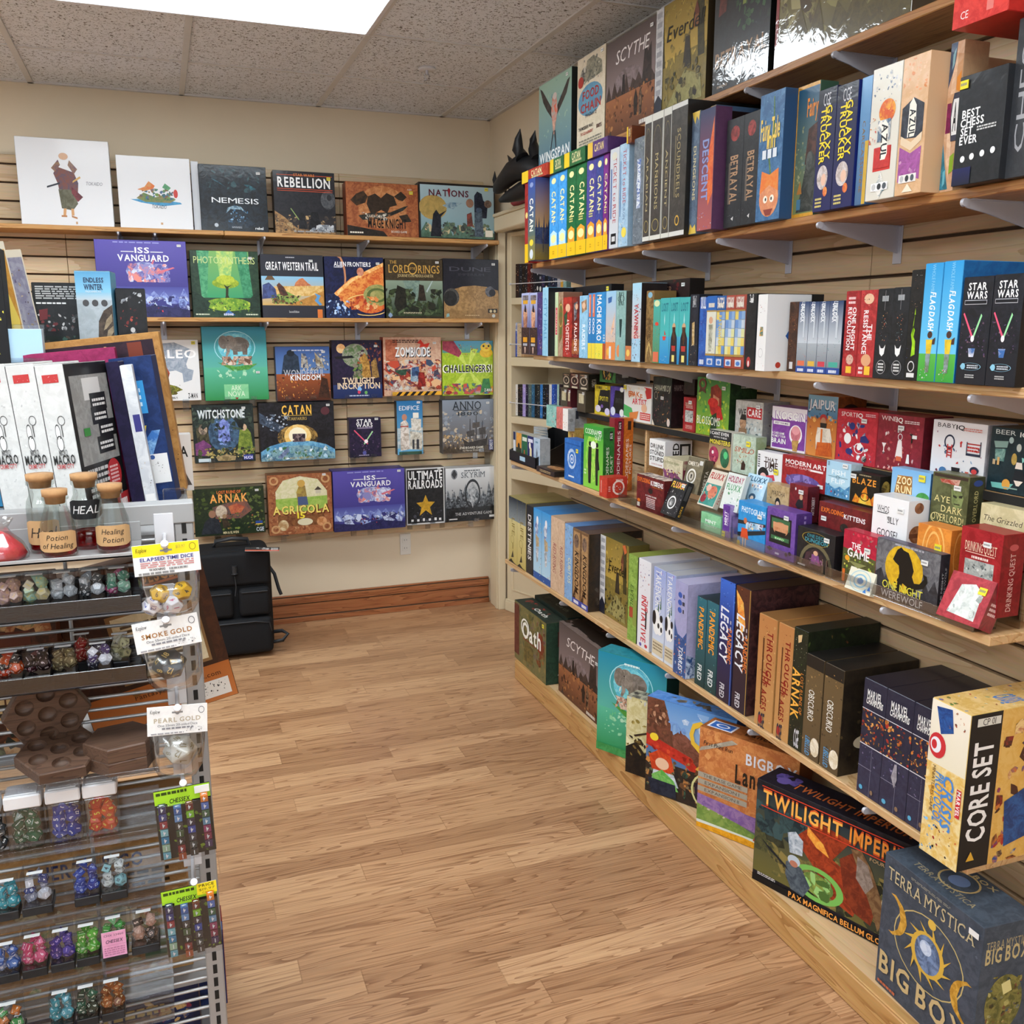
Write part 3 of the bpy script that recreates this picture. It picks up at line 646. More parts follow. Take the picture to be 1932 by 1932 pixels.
DATA = r"""
B|-.327,4.47,1.92|-2,0,0|.356,.08,.35|dcdde0|g|largest white square game box with a striding robed traveller on the cover|0|R dcdde0;p5a4a58/7a4a40 42 68 38 60 42 48 44 30 62 32 64 50 60 62;p6b6a58/54523f 42 42 58 42 62 26 56 18 44 20;p7a3a40/5a3038 56 46 68 34 62 28 56 38;p6a4a5a/8a6a50 44 76 36 66 40 62 46 70;p6a4a5a/8a6a50 56 76 64 66 60 60 54 70;pc89868 46 20 49 20 48 12 45 12;pc89868 54 20 57 20 57 12 54 12;pb07a50 43 12 49 12 49 10 43 10;pb07a50 54 12 60 10 60 8 54 10;p30343c 30 45 44 50 44 48 30 43;pc8a060 58 52 66 58 67 56 58 50;r58 2 60 5 c09870;tTOKAIDO 81 50 4 8a8a90 18 i;e50 80 5 4 c8a080||R d6d7da|R d0d1d4
B|.025,4.47,1.92|-2,0,0|.298,.075,.3|dcdde0|g|white square game box with a small colourful island drawing on the cover|0|R dcdde0;p4a9ac0/3a80b0 16 40 30 36 60 32 86 36 84 38 50 42;p5a7a48/8a7a50 24 42 34 50 50 44 62 48 78 42 70 37 36 37;k28 40 76 56 40 4 3a5a50/8a5a40/3a6a8a/6a8a40;pd06a30/c88a50 26 54 36 58 42 66 50 60 48 56 36 52;p6aa070/4a8a60 60 58 64 64 72 58 68 54;e78 50 3 6 c04038;tTOKAIDO 54 31 5 3a3a40 20 i;r55 6 58 9 c09870
B|.195,4.5,1.92|-2,0,0|.031,.05,.297|dcdde0|g|white game box set back behind the island box, showing only its right edge|0|R d6d8dc
B|.353,4.47,1.92|-2,0,0|.289,.09,.283|101418|g|black square game box with a pale blue clawed shape in the dark|0|R 0c1016 1a2630;k10 60 90 95 40 7 1e3038/2a4a50/101820;p2a5a6a/16303c 18 80 30 74 40 66 34 70 22 76;p2a6a78/12262e 66 72 78 64 84 66 74 72;p9ab8c8/3a5a70 40 36 50 40 60 38 68 28 62 32 54 34 46 32 36 24;p1e3040/0c141c 26 16 44 34 60 34 84 10 60 4 36 4;k40 14 70 34 30 3 3a6a90/20405a/7aa0c0;tNEMESIS 52 47 8 e8ecf0 70;e22 9 3 3 b0b8c0;trebel 86 6 4 e8ecf0 12 b;l45 5 60 8 2 9aa0a8||R 1a2024|R 14181c 2a3034;k0 0 100 100 30 3 30383c/101418|88,90,w
B|.666,4.47,1.92|-2,0,0|.278,.07,.275|1a1a1e|g|dark square game box with a space battle scene and yellow price sticker|0|R 1c1c22 26262c;g0 0 100 35 3a3430 1e1e24;pb08858/6a5038 0 36 16 26 34 10 60 6 100 4 100 0 0 0;k0 4 100 30 60 5 8a6a48/4a4038/c0a070/2a2a30;e88 56 12 15 5a5c60 3c3e44;e90 60 4 5 2a2c30;p8aa060 26 40 40 20 41 21 27 41;p24242a/101014 40 34 48 34 52 8 38 8;p1c1c22/0c0c10 60 36 70 36 76 8 54 8;k56 4 96 16 30 9 c8ccd0/8a9098/5a6068;r6 71 96 72 c05030;r6 93 96 94 c05030;r6 68 96 69 c05030;tSTAR WARS 50 94 4 d08040 34 b;tREBELLION 50 82 15 f4f4f4 86 bs;l30 3 90 5 1 a0a0a0||R 2a2a30|R 241e1e|90,90,y
B|1.028,4.47,1.92|-2,0,0|.346,.08,.244|a85c34|g|orange-brown game box with black winged silhouettes on the cover|0|R b06a40 8a4a2c;e50 55 34 40 c88a58 a8683c;p2a2018/3a2c20 34 40 28 60 30 74 40 80 48 72 56 82 66 76 70 60 60 56 56 44 48 50;p2a2018/4a3420 6 66 14 78 24 84 30 74 26 62 14 56;p2a2018/3a2c20 66 76 76 86 84 76 78 68 72 70;p3a3a34/20201c 16 38 34 44 60 46 80 58 86 60 78 50 62 40 40 32 22 30;p2a2420/40301e 72 40 84 44 90 30 78 28;k20 30 60 44 30 4 e0d8c8/4a4038/8a5a38;p201c18/302620 0 0 56 0 50 10 20 16 0 20;tVLAADA CHVATIL 40 38 5 f0e8d8 26;tMAGE KNIGHT 56 25 17 141414 54 bs;tBOARD GAME 72 10 4 e8e0d0 22;l4 5 22 8 1 e8e0d0;tAGES 88 90 3 e8e0d0 6||R 8a4a30|R 7a3a28|90,84,y
B|1.398,4.47,1.92|-2,0,0|.388,.07,.26|26201e|g|pale blue game box with painted figures on a coast, right end of upper shelf|0|R 201a18;g2 4 98 96 7a9aa0 a8c0c8;e18 56 18 22 b89a58 a08a50;m2 2 98 34 5a7a6a/48604c 7 5;k4 6 96 30 60 6 4a5a50/6a7a60/c8b890/38383a;p2a2c34/1c1e26 14 4 18 44 22 52 26 44 36 52 28 40 28 4;p9ab0b8/5a7a90 56 66 44 54 36 56 30 60 40 66;p2a3040/1a1e28 72 80 76 88 82 84 84 72 90 66 88 40 72 40;p3a4450/5a6a78 72 50 82 52 84 6 72 6;p5a3a34/8a4a40 62 46 68 50 70 24 62 24;e66 66 5 8 8a6a58 a07860;e90 66 5 7 8a7060 5a4a40;e78 54 4 5 4a5a70 3a4a5a;tNATIONS 39 82 11 5a2430 52 bs;p8a2a30 37 88 39 92 41 88 39 74;r86 6 96 18 e8e0cc||||88,92,y
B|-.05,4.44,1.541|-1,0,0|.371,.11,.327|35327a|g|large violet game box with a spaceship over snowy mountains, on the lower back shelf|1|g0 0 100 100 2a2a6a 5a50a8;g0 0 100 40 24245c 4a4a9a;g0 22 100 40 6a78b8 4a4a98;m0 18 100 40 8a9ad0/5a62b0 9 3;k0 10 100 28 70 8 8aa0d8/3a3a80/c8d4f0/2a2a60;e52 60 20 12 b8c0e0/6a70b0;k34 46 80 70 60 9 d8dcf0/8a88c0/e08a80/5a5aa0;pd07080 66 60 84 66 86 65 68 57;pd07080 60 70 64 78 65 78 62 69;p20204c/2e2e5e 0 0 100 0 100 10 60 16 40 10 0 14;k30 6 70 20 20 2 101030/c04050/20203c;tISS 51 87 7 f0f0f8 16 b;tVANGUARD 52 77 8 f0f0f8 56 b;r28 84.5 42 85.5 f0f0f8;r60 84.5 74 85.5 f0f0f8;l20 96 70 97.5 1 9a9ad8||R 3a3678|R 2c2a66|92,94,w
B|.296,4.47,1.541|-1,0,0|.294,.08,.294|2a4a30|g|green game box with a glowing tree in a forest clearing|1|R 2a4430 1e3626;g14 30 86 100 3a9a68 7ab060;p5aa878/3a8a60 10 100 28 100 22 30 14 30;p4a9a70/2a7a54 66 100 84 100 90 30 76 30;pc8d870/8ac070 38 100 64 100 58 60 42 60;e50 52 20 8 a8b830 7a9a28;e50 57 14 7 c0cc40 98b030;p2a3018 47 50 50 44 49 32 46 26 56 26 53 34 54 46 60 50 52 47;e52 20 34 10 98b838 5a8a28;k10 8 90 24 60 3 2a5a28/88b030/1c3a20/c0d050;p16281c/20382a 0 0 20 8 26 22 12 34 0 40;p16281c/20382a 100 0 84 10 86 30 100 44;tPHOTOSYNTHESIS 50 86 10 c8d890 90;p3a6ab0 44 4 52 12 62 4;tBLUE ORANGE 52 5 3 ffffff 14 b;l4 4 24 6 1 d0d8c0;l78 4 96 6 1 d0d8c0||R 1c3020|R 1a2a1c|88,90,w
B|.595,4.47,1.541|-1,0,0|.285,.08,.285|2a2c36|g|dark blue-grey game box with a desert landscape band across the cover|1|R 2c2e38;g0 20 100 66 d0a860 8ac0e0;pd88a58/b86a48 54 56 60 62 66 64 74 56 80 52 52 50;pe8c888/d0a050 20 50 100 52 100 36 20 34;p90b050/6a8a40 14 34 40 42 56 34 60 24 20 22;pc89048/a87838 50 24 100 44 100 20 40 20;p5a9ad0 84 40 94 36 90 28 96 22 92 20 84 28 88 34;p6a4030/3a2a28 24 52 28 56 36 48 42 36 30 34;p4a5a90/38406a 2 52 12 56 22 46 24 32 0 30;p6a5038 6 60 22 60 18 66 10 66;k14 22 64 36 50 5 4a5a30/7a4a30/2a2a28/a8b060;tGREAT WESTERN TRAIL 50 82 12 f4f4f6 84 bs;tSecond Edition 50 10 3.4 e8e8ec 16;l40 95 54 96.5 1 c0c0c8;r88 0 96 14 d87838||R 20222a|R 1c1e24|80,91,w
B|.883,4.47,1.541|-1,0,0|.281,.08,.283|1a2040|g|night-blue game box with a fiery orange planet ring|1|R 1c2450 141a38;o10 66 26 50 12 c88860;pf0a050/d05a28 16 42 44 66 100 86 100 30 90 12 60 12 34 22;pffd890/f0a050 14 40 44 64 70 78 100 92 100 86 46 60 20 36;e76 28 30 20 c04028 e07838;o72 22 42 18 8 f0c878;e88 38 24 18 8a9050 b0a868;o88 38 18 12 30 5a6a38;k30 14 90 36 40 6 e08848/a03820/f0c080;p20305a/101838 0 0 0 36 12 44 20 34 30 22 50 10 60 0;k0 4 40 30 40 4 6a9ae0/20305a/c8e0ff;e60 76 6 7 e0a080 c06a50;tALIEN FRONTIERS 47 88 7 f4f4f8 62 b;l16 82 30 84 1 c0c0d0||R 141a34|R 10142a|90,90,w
B|1.174,4.47,1.541|-1,0,0|.286,.08,.281|2e2c22|g|dark green-brown game box with shadowy warriors in a misty wood|1|R 2e2a20 3a3426;g0 10 100 64 2c3a28 8a9c88;p6a8078/8aa090 30 64 60 64 54 30 40 30;m0 4 100 44 2a3624/3a4a2c 8 2;k0 6 100 50 90 11 1a2016/3a4628/5a6a48/2a2a20;pb0c0c0 70 46 82 66 83 65 72 44;p2a281e/181812 20 56 34 50 36 20 20 10 14 24;p3a3026/201c16 58 58 66 56 70 30 56 30;r0 64 100 100 3a3020 4a3c28;tTHE 14 94 5 d8a850 12 s;tLORD 24 83 13 d8a850 36 s;tRINGS 76 83 13 d8a850 38 s;o47 84 8 10 20 d8a850;tOF THE 47 84 4 d8a850 10 s;tJOURNEYS IN MIDDLE-EARTH 52 72 4.5 e0c890 62 s;l30 8 62 11 2 c8c0a0;r4 3 10 8 8aa0c0;p8aa0c0 3 5 7 10 11 5 7 1||R 26221a|R 201c16|90,95,w
B|1.464,4.47,1.541|-1,0,0|.288,.08,.288|1e1e26|g|dark game box with planets over a sandy horizon, far right of the lower shelf|1|R 20202a 1a1a22;e56 14 72 42 b08a58 8a6a42;r0 0 100 14 a07c4e 86663e;e14 36 14 15 3c3a38 5a5854;e12 34 12 13 2a2a2a 201f1e;e84 46 9 9 3a3a40 6a6a70;e88 44 6 6 202024;tDUNE 48 83 7 4a4a56 74;tIMPERIUM 50 74 4 3a3a44 46;r80 10 97 17 181614;e85 13 2.5 2.5 c8b890;e92 13 2.5 2.5 c8b890;e90 5 3 3 c8c8c0;p8ab0b0 4 2 10 4 9 9 5 8;l38 5 64 6.5 1 d0b080||R 1a1a20||90,92,w
B|.033,4.58,1.163|0,0,0|.262,.06,.279|e4e4e4|g|white game box with a large orange-red furry beast, half hidden by the dice rack|2|R e6e6e6;p8a98a8/b0b8c4 18 92 60 96 88 84 78 60 84 40 60 50 30 46 14 70;p8a98a8/a0aab8 70 56 90 50 86 34 72 30;pb05030/7a3020 8 60 24 68 42 62 50 46 46 34 30 26 12 30;pd07848/a04a28 14 58 26 64 36 58 30 48 18 48;p4a4820/8a8a30 4 26 30 32 60 24 70 18 40 8 10 10;k8 10 66 26 40 5 2a2a14/9a9a30/5a5220;tPALEO 54 77 13 ffffff 84 b;tZ-MAN 86 8 8 303030 16 bs;l6 3 60 7 2 707070||||92,95,y
B|.326,4.56,1.16|0,0,0|.29,.08,.342|2a8a70|g|tall teal-green game box with an elephant in a bubble, on the slat wall|2|g0 0 100 100 3a9a58 2a8ab0;g0 45 100 100 5ab0a0 1e88a8;g0 0 100 45 2a8a48 5ab898;o50 72 32 22 4 a8e0e8;e50 80 26 12 7ac8d8 4aa8c4;e50 72 26 18 5ab8d0 8ad8e0;e56 76 17 10 8a8078 6a625a;p857b70/6a6058 46 76 54 76 54 62 47 62;p756b60/5a5048 60 76 70 76 69 62 62 62;e42 79 11 9 958b80 7a7066;e33 79 8 9 6f655c 8a8076;p9a9086/7a7066 36 74 43 74 42 66 38 60 35 61 37 67;pe8e4d8 36 70 35 66 33 65 34 69;e40 81 1 .7 202020;p6aa848/3a8a38 22 52 50 46 84 50 70 42 46 40;k28 48 76 60 60 7 c8a890/a06a50/6a4a3a/e0d0c0;k20 30 80 42 20 5 8ad0a0/b0e0c0;r30 2 68 22 8ad09a 7ac890;tARK 49 17 7 e0f0d8 16;tNOVA 49 9 7 e0f0d8 26;p8a2a28 46 4 52 4 49 1|||R 1a4a48|84,38,w
B|.64,4.58,1.147|0,0,0|.259,.06,.261|3a4a6a|g|blue-and-orange game box with sailing ships above a burning battlefield|2|g0 50 100 100 5a80b8 3a5a9a;g0 0 100 50 4a2418 a0542c;k0 4 100 46 90 3 7a3018/d07830/2a1a18/e0a050;p1e2c3c/2c3c50 10 50 16 84 30 92 42 82 44 52;e28 88 7 6 16202c;pc8c0b0/8a8070 48 88 58 80 60 60 46 62;pb0a890/7a6a58 72 90 84 76 90 60 74 64;k50 56 98 90 40 6 5a6a88/c8c4b8/2a3a5a;p2a1812/4a2a1c 76 6 84 44 94 40 98 4;tWONDERFUL 52 52 11 c8ccd4 76 s;tKINGDOM 54 43 9 f8f8f8 56 bs;l30 92 88 94 1 c8d0e0||||88,90,w
B|.904,4.58,1.152|0,0,0|.246,.06,.285|2a2038|g|dark purple-blue game box with a sunlit planet and armoured figures|2|R 2a2040 1c1830;g0 0 100 24 1c2a5a 2a3a6a;e18 86 9 8 f8d8a0 f0a868;e46 74 26 20 a8a498 5a7a48;k50 56 98 96 50 4 7a3a28/a85a30/3a2830/5a3048;pd0a050/8a6028 56 70 66 78 74 64 78 36 58 34;pb0884a/6a5030 78 62 88 70 94 36 80 34;k40 34 60 60 30 8 3a5a30/6a8a40/8a8070;p14141c 4 72 40 74 44 70 8 68;tTWILIGHT 52 31 10 f0d8b8 66 b;tINSCRIPTION 52 22 10 f0d8b8 86 b;p90c0f0 48 16 53 10 58 16 53 22;e52 11 3 3 d04060;e66 10 3 3 70b060;l32 4 72 6 1 c0c8e0||||88,90,w
B|1.185,4.58,1.159|0,0,0|.3,.07,.292|c88868|g|red and cream game box crowded with cartoon fighters above a hazard stripe|2|R d8b498 c89880;k0 10 100 62 150 12 c85038/8a3028/e8b888/40506a/d0d0c8/5a2820;r46 24 58 44 c0c8d0 7a9ab0;p4a6a9a/2a3a5a 48 48 60 50 62 34 48 34;pa83028/701c18 60 40 70 40 72 16 58 14;p3a5a48/28402e 20 44 40 46 38 36 22 34;r4 60 24 96 c87858 a85a40;p8a3830 10 44 60 14 61 16 12 46;tZOMBICIDE 51 74 16 40383a 62 b;tZOMBICIDE 50 75 15 f8f8f8 60 b;pd03828 64 96 70 88 80 90 76 82 70 84 62 82 64 88 58 90;l16 90 60 96 2 4a3028;r14 0 100 7 f0b030;p1c1814 20 0 26 0 32 7 26 7;p1c1814 32 0 38 0 44 7 38 7;p1c1814 44 0 50 0 56 7 50 7;p1c1814 56 0 62 0 68 7 62 7;p1c1814 68 0 74 0 80 7 74 7;p1c1814 80 0 86 0 92 7 86 7|||R c04838|88,90,w
B|1.477,4.58,1.154|0,0,0|.274,.07,.278|a8c030|g|lime green game box with cheering cartoon animals, at the right end of the slat wall|2|R b8d038 98b828;g0 78 100 100 5a9a80 5aa8d0;pd8e868/c0d848 50 50 20 80 36 84;pd8e868/c0d848 50 50 56 86 70 84;pd8e868/c0d848 50 50 90 62 92 50;pd8e868/c0d848 50 50 20 20 36 14;pd8e868/c0d848 50 50 66 14 80 18;k0 74 70 96 60 2 3a7a48/8a5a3a/5a4a70/c04848/d8a040;pb04858/8a3048 0 100 22 100 38 78 32 70 18 76 0 84;e86 78 13 9 f0c830 e0b020;e86 88 11 8 f4d040;e81 90 2 2 202020;e91 90 2 2 202020;e87 86 3 1.5 d07818;k0 2 100 22 60 9 c85040/3a6a9a/5a8a38/e8c050/8a3a58;p3a8a48/2a6a38 74 4 80 30 92 30 96 6;tCHALLENGERS! 49 49 14 fdfdf0 98 b;tCHALLENGERS! 49 49 12 101010 92 b;tZ-MAN 90 9 5 e8e8e8 16 b;e12 6 6 3 b02030||||88,95,w
B|.256,4.58,.865|0,0,0|.278,.06,.274|1e2426|g|dark game box with a blue rune stone between a wizard and a green-robed woman|3|R 24302e 1a2222;e50 50 26 32 4a6a8a 2c4258;p5a68b0/8a9ae0 42 70 50 76 58 70 60 40 52 32 40 42;k36 28 66 72 40 4 8aa8e8/38486a/2a3a50;p2a2820/54503a 4 64 14 70 24 62 26 30 8 20;e16 58 7 9 c0a890 5a5048;p6a3a6a/8a4a80 2 34 16 40 28 30 22 12 2 14;p8a9a40/5a7028 76 56 86 62 94 50 98 14 70 14;e83 60 5 6 d0b090;k0 8 100 26 60 6 4a5a38/8a7a40/2a2a22/c0b070;k0 56 100 96 60 8 2c3a34/465448/181c1c;p8a7858/b09a70 34 10 52 14 68 10 66 3 38 3;p7a6a48/b09a68 40 8 48 10 62 7 58 2 44 3;tWITCHSTONE 47 84 15 8a98a0 78 b;tWITCHSTONE 47 84.5 13 dfe6e8 76 b;r6 2 26 8 c8d8e0;r80 3 96 12 2a3a90;tHUCH 88 7 5 f0f0ff 14 b||||84,94,w
B|.6,4.58,.858|0,0,0|.36,.07,.284|1c1c20|g|wide black game box with a bright sun rising over a blue planet|3|R 141418 24242c;p4a5a70/2a3444 0 84 30 60 44 52 40 40 0 66;k4 52 40 80 40 3 8a9ab0/3a4a5e/c0c8d8;e50 42 18 18 f8e0a0 f4c870;e50 42 12 13 fff4d0 fbe4a8;e50 40 27 22 b08a48/3a3020;e50 42 18 20 f6d890 eebc60;e50 43 12 14 fff6d8;e50 -8 64 42 4a88b8 7ab8d8;e50 -12 60 38 3a6a88 8ab0b8;k8 2 92 24 50 5 8ac0d8/3a6a48/e0f0f8/5a7a50;k43 32 60 46 40 7 2a2430/5a4850/8a7878;p4a5a7a/7a8ab0 22 6 36 24 38 16 28 4;e88 84 6 7 5a3038;tCATAN 50 87 15 f4c050 40 bs;r30 77 70 78 c8a850;tSTARFARERS 50 72 5 d8b868 26 s;tEXPLORE TRADE DISCOVER 54 4 3 c8b070 32|||R 18181c|92,94,w
B|.935,4.59,.856|0,0,0|.161,.05,.199|2c2440|g|small purple card box with crossed light beams, right of the bright sun box|3|R 2c2240 1e1a30;k6 12 94 66 50 4 4a3460/1a1628/6a5080/8a6a90;pe05878 14 68 56 32 59 34 17 70;pa8d8a0 72 66 44 34 47 32 75 64;e52 40 6 5 fff0f8;tSTAR 48 91 10 f4f4f4 48 b;tWARS 48 81 9 f4f4f4 52 b;r24 72 74 76 5a4a70;tTHE DECKBUILDING GAME 49 74 2.5 d8d0e0 46;e46 11 6 5 5a5aa0;l28 4 60 6 1 b0a8c0|||R 2a2238|86,96,w
B|1.164,4.58,.859|0,0,0|.135,.05,.274|3a80b0|g|narrow tall sky-blue game box with a statue and a white temple|3|g0 0 100 100 6ab0d8 2a70a8;r0 12 100 50 c8d0d0/8aa8b8;pe8e0d8/b0a090 14 60 32 66 44 58 48 10 12 8;e29 70 10 6 c08870;r12 52 44 54 a83a30;pe0dcd0/a8a090 50 44 96 40 96 8 48 10;p3a3a40 58 28 66 28 66 10 58 10;p3a3a40 74 28 84 28 84 10 74 10;pe8e4dc/c0b8a8 54 68 94 66 92 44 56 46;pf0ece0 62 78 84 78 84 68 62 68;r6 0 94 6 3a5a48;tEDIFICE 48 87 8 e8f0f8 78|R 16181c||R 16181c|84,97,w
B|1.476,4.58,.853|0,0,0|.28,.06,.279|6a7480|g|grey-blue game box with a dark three-masted sailing ship|3|g0 0 100 100 5a4a3a 8a94a2;k0 20 100 80 90 6 98a0ac/7a8490/c8b8a0/6a727e;k0 8 60 36 50 4 c0a070/d8c098/6a5a48;m0 2 100 24 3a3028/5a4a38 12 7;p241c16/3a3028 38 28 50 20 84 26 88 34 86 14 60 4 44 8;p2a2220 52 24 53 64 54 64 54 24;p2a2220 64 24 65 70 66 70 66 24;p2a2220 76 26 77 60 78 60 78 26;p4a4440/3a3430 46 40 62 44 62 32 48 30;p4a4440/5a5048 58 56 72 58 72 48 58 46;p4a4440/3a3430 70 46 84 48 84 34 72 34;tANNO 48 89 15 1c2228 56 s;r22 79.5 74 80.5 1c2228;t1800 50 74 7 1c2228 40 s;tTHE BOARD GAME 56 10 4 e8e0d0 46 b;tby Martin Wallace 56 5 3 d8d0c0 34;r90 4 99 24 2a3a70;tKOSMOS 94.5 14 6 f0f0f8 18 vb|||R 3a3c40|88,93,w
B|.26,4.57,.512|0,0,0|.327,.07,.231|26301e|g|dark green jungle game box with two explorers, above the black backpack|4|R 26341e 1c281a;k0 46 100 100 90 5 1a2414/4a5a28/38481f/5a6a38;p5a4a48/8a5848 26 60 46 68 74 72 82 50 66 34 30 34;pc87048/a04838 48 60 60 66 72 58 66 46 52 44;e38 50 8 14 d8c8b0 b09a88;k20 10 100 46 80 3 4a5a30/2a3820/7a8a40/a85a3a;p22242a/30343c 8 4 14 30 22 40 34 34 38 4;e25 46 5 8 9a7058;p4a3a28/2c2620 38 34 44 38 50 20 40 14;e42 40 3 5 a08060;tLOST RUINS OF 50 91 6 e87838 34 b;tARNAK 50 78 17 f0a858 54 bs;tMIN & ELWEN 50 5 5 e8d8a8 22 b;tCGE 92 8 8 d0d8e0 11 b;p2a4a90 86 26 96 26 96 18 86 18;r86 18 96 20 e0c040||R 3a3a2c||90,92,w
B|.595,4.55,.494|0,0,0|.312,.08,.301|8a5a38|g|brown ornate-framed game box with a farmer in a green meadow|4|R 8a4e30 a86a44;k2 2 98 98 160 4 b07a50/7a4028/c08a60/8a5838;pe0d8b8/d0cc9a 24 90 50 96 78 90 92 70 92 46 74 40 24 40 12 48 12 72;p8ab048/a8c060 12 60 92 62 92 44 74 38 24 38 12 46;p8a7040/b0984a 44 70 50 84 58 80 62 48 46 46;e52 84 6 6 c8a050;p4a5a80 46 62 60 62 62 48 46 48;r74 66 82 72 c8c0a8;p4a4038 72 72 78 78 84 72;r14 14 86 32 8a5a34 6a3c22;e56 20 12 6 d8d0b0;e82 19 8 8 b07040 d8a070;e22 16 8 9 e0d0a8 b0885a;tAGRICOLA 52 40 15 5a2a10 90 bs;tAGRICOLA 51 41 13 f0d870 88 bs;t15 50 31 9 f4e040 12 b;o10 10 7 7 40 c89868;o90 10 7 7 40 c89868;o10 90 7 7 40 c89868;o90 90 7 7 40 c89868||R 6a4028|R 6a3c24|88,97,w
B|.937,4.54,.49|0,0,0|.365,.11,.308|35327a|g|violet game box with a spaceship over snowy mountains, in the bottom slat wall row|4|g0 0 100 100 2a2a6a 5a50a8;g0 0 100 40 24245c 4a4a9a;g0 22 100 40 6a78b8 4a4a98;m0 18 100 40 8a9ad0/5a62b0 9 3;k0 10 100 28 70 8 8aa0d8/3a3a80/c8d4f0/2a2a60;e52 60 20 12 b8c0e0/6a70b0;k34 46 80 70 60 9 d8dcf0/8a88c0/e08a80/5a5aa0;pd07080 66 60 84 66 86 65 68 57;pd07080 60 70 64 78 65 78 62 69;p20204c/2e2e5e 0 0 100 0 100 10 60 16 40 10 0 14;k30 6 70 20 20 2 101030/c04050/20203c;tISS 51 87 7 f0f0f8 16 b;tVANGUARD 52 77 8 f0f0f8 56 b;r28 84.5 42 85.5 f0f0f8;r60 84.5 74 85.5 f0f0f8;l20 96 70 97.5 1 9a9ad8||R 3a3678|R 2c2a66|92,96,w
B|1.239,4.58,.488|0,0,0|.207,.07,.3|3a3a3e|g|narrow black game box with one gold star, silver edged|4|R c8c8c8;r3 3 97 97 1c1c1e 28282a;k6 4 94 30 40 6 34343a/50505a/242428;pd0a030/b08828 50 52 57 40 74 39 61 30 66 16 50 25 34 16 39 30 26 39 43 40;tULTIMATE 50 87 14 f0f0f0 88 b;tRAILROADS 50 71 14 f0f0f0 88 b;r12 6 18 10 e0e0e0;r27 6 33 10 e0e0e0;r42 6 47 11 e0e0e0;r57 6 63 10 e0e0e0;r72 6 78 11 e0e0e0;r84 6 90 10 e0e0e0|R b8b8ba||R b8b8ba|86,97,w
B|1.491,4.58,.489|0,0,0|.288,.09,.288|3a3c40|g|white-to-black game box with a diamond-shaped silver emblem over mountains|4|g0 0 100 100 101012 e0e2e4;r0 0 100 30 141416 26282a;m0 30 100 74 3a3e44/8a9096 9 4;m0 26 100 60 202226/6a7076 11 8;k0 30 100 62 60 3 2a2c30/a0a6ac/50545a;o52 50 15 28 18 24262a;pc0c4c8/6a6e72 52 72 60 58 56 46 62 40 54 34 52 24 49 34 42 40 48 46 44 58;e17 88 6 9 7a7e84;p3a3c40 12 88 17 80 22 88 17 97;tSKYRIM 53 86 10 5a6066 46 s;l36 93 66 95 1 5a6066;tTHE ADVENTURE GAME 54 14 5 d0d0d0 72 s;r6 4 22 6 d8d8d8;r84 5 96 9 d8d8d8|R 2a2a2c|R c8cacc|R a8aaae
B|1.46,3.43,2.114||.313,.07,.308|7a9a94|g|pale green game box with a forked-tail bird, far end of the top shelf|5|g0 0 100 100 4a7088 9ab8a4;k0 0 100 100 30 4 88aa9a/6a90a0/a0b8a0;p4a4440/2c2826 46 62 12 92 4 96 14 78 26 66 42 54;p4a4440/2c2826 54 62 88 88 96 90 86 74 72 64 56 54;pd86a50/b0a8a0 44 78 56 78 60 60 54 46 46 46 40 60;e51 78 6 4 c8b8b0;pd8a890/a88a80 44 50 56 50 50 34 47 34;p30303a 46 38 49 38 40 16 38 16;p30303a 50 38 54 38 57 16 55 16;tWINGSPAN 50 11 11 e8f0f0 92 b;l30 2 70 6 2 c8d8d8|R 202626|||88,94,w
B|1.46,3.11,2.114||.226,.07,.312|d8ccb4|g|cream game box with a blue circle and red cartoon lettering on the top shelf|5|R dccfb8 d0c2a8;e48 52 44 17 6a9ab0 5a8aa8;e28 80 16 9 c8c0b0/4a4a48;p5a5a50/9a9480 24 72 36 94 58 96 88 86 90 74 60 72;k24 70 90 96 30 4 3a3a38/d8d0bc/7a7a74;tFOOD 50 58 9 a83830 58 b;tCHAIN 50 45 9 a83830 72 b;tMAGNATE 52 36 4 3a2020 40 i;tTHE MODERN WAY 34 24 3.5 3a3a38 54 b;tTO GO HUNGRY 38 18 3 a83830 46 b;t100% 82 20 4 5a3a38 18 b;l10 3 90 12 3 8a8478;e14 74 10 6 a83830|R a89c88|||90,95,w
B|1.46,2.822,2.114||.335,.07,.303|4a3c36|g|dark brown misty field game box beside the cream one on the top shelf|5|R 4c3e38 3c312e;g0 40 100 100 8a7876 564a48;e46 44 34 22 8a7a7c 6c5e5c;m0 34 100 62 3a2e2a/4a3a34 8 3;p2a2220/3a2e2a 74 36 80 80 86 70 92 78 94 36;p2a2220 34 36 36 60 40 60 42 36;g0 0 100 40 5a3828 9a6240;k0 4 100 44 80 4 8a5430/4a2c20/b07848/3a241c;p1e1816/3a2a22 60 30 64 40 68 30 67 14 61 14;p1e1816/8a6a50 70 30 73 40 77 30 76 12 71 12;tSCYTHE 54 80 13 e8e0dc 66 i;p3a3230 8 2 12 8 16 2;l72 3 92 7 1 d8d0c8|R 201a18|||93,92,w
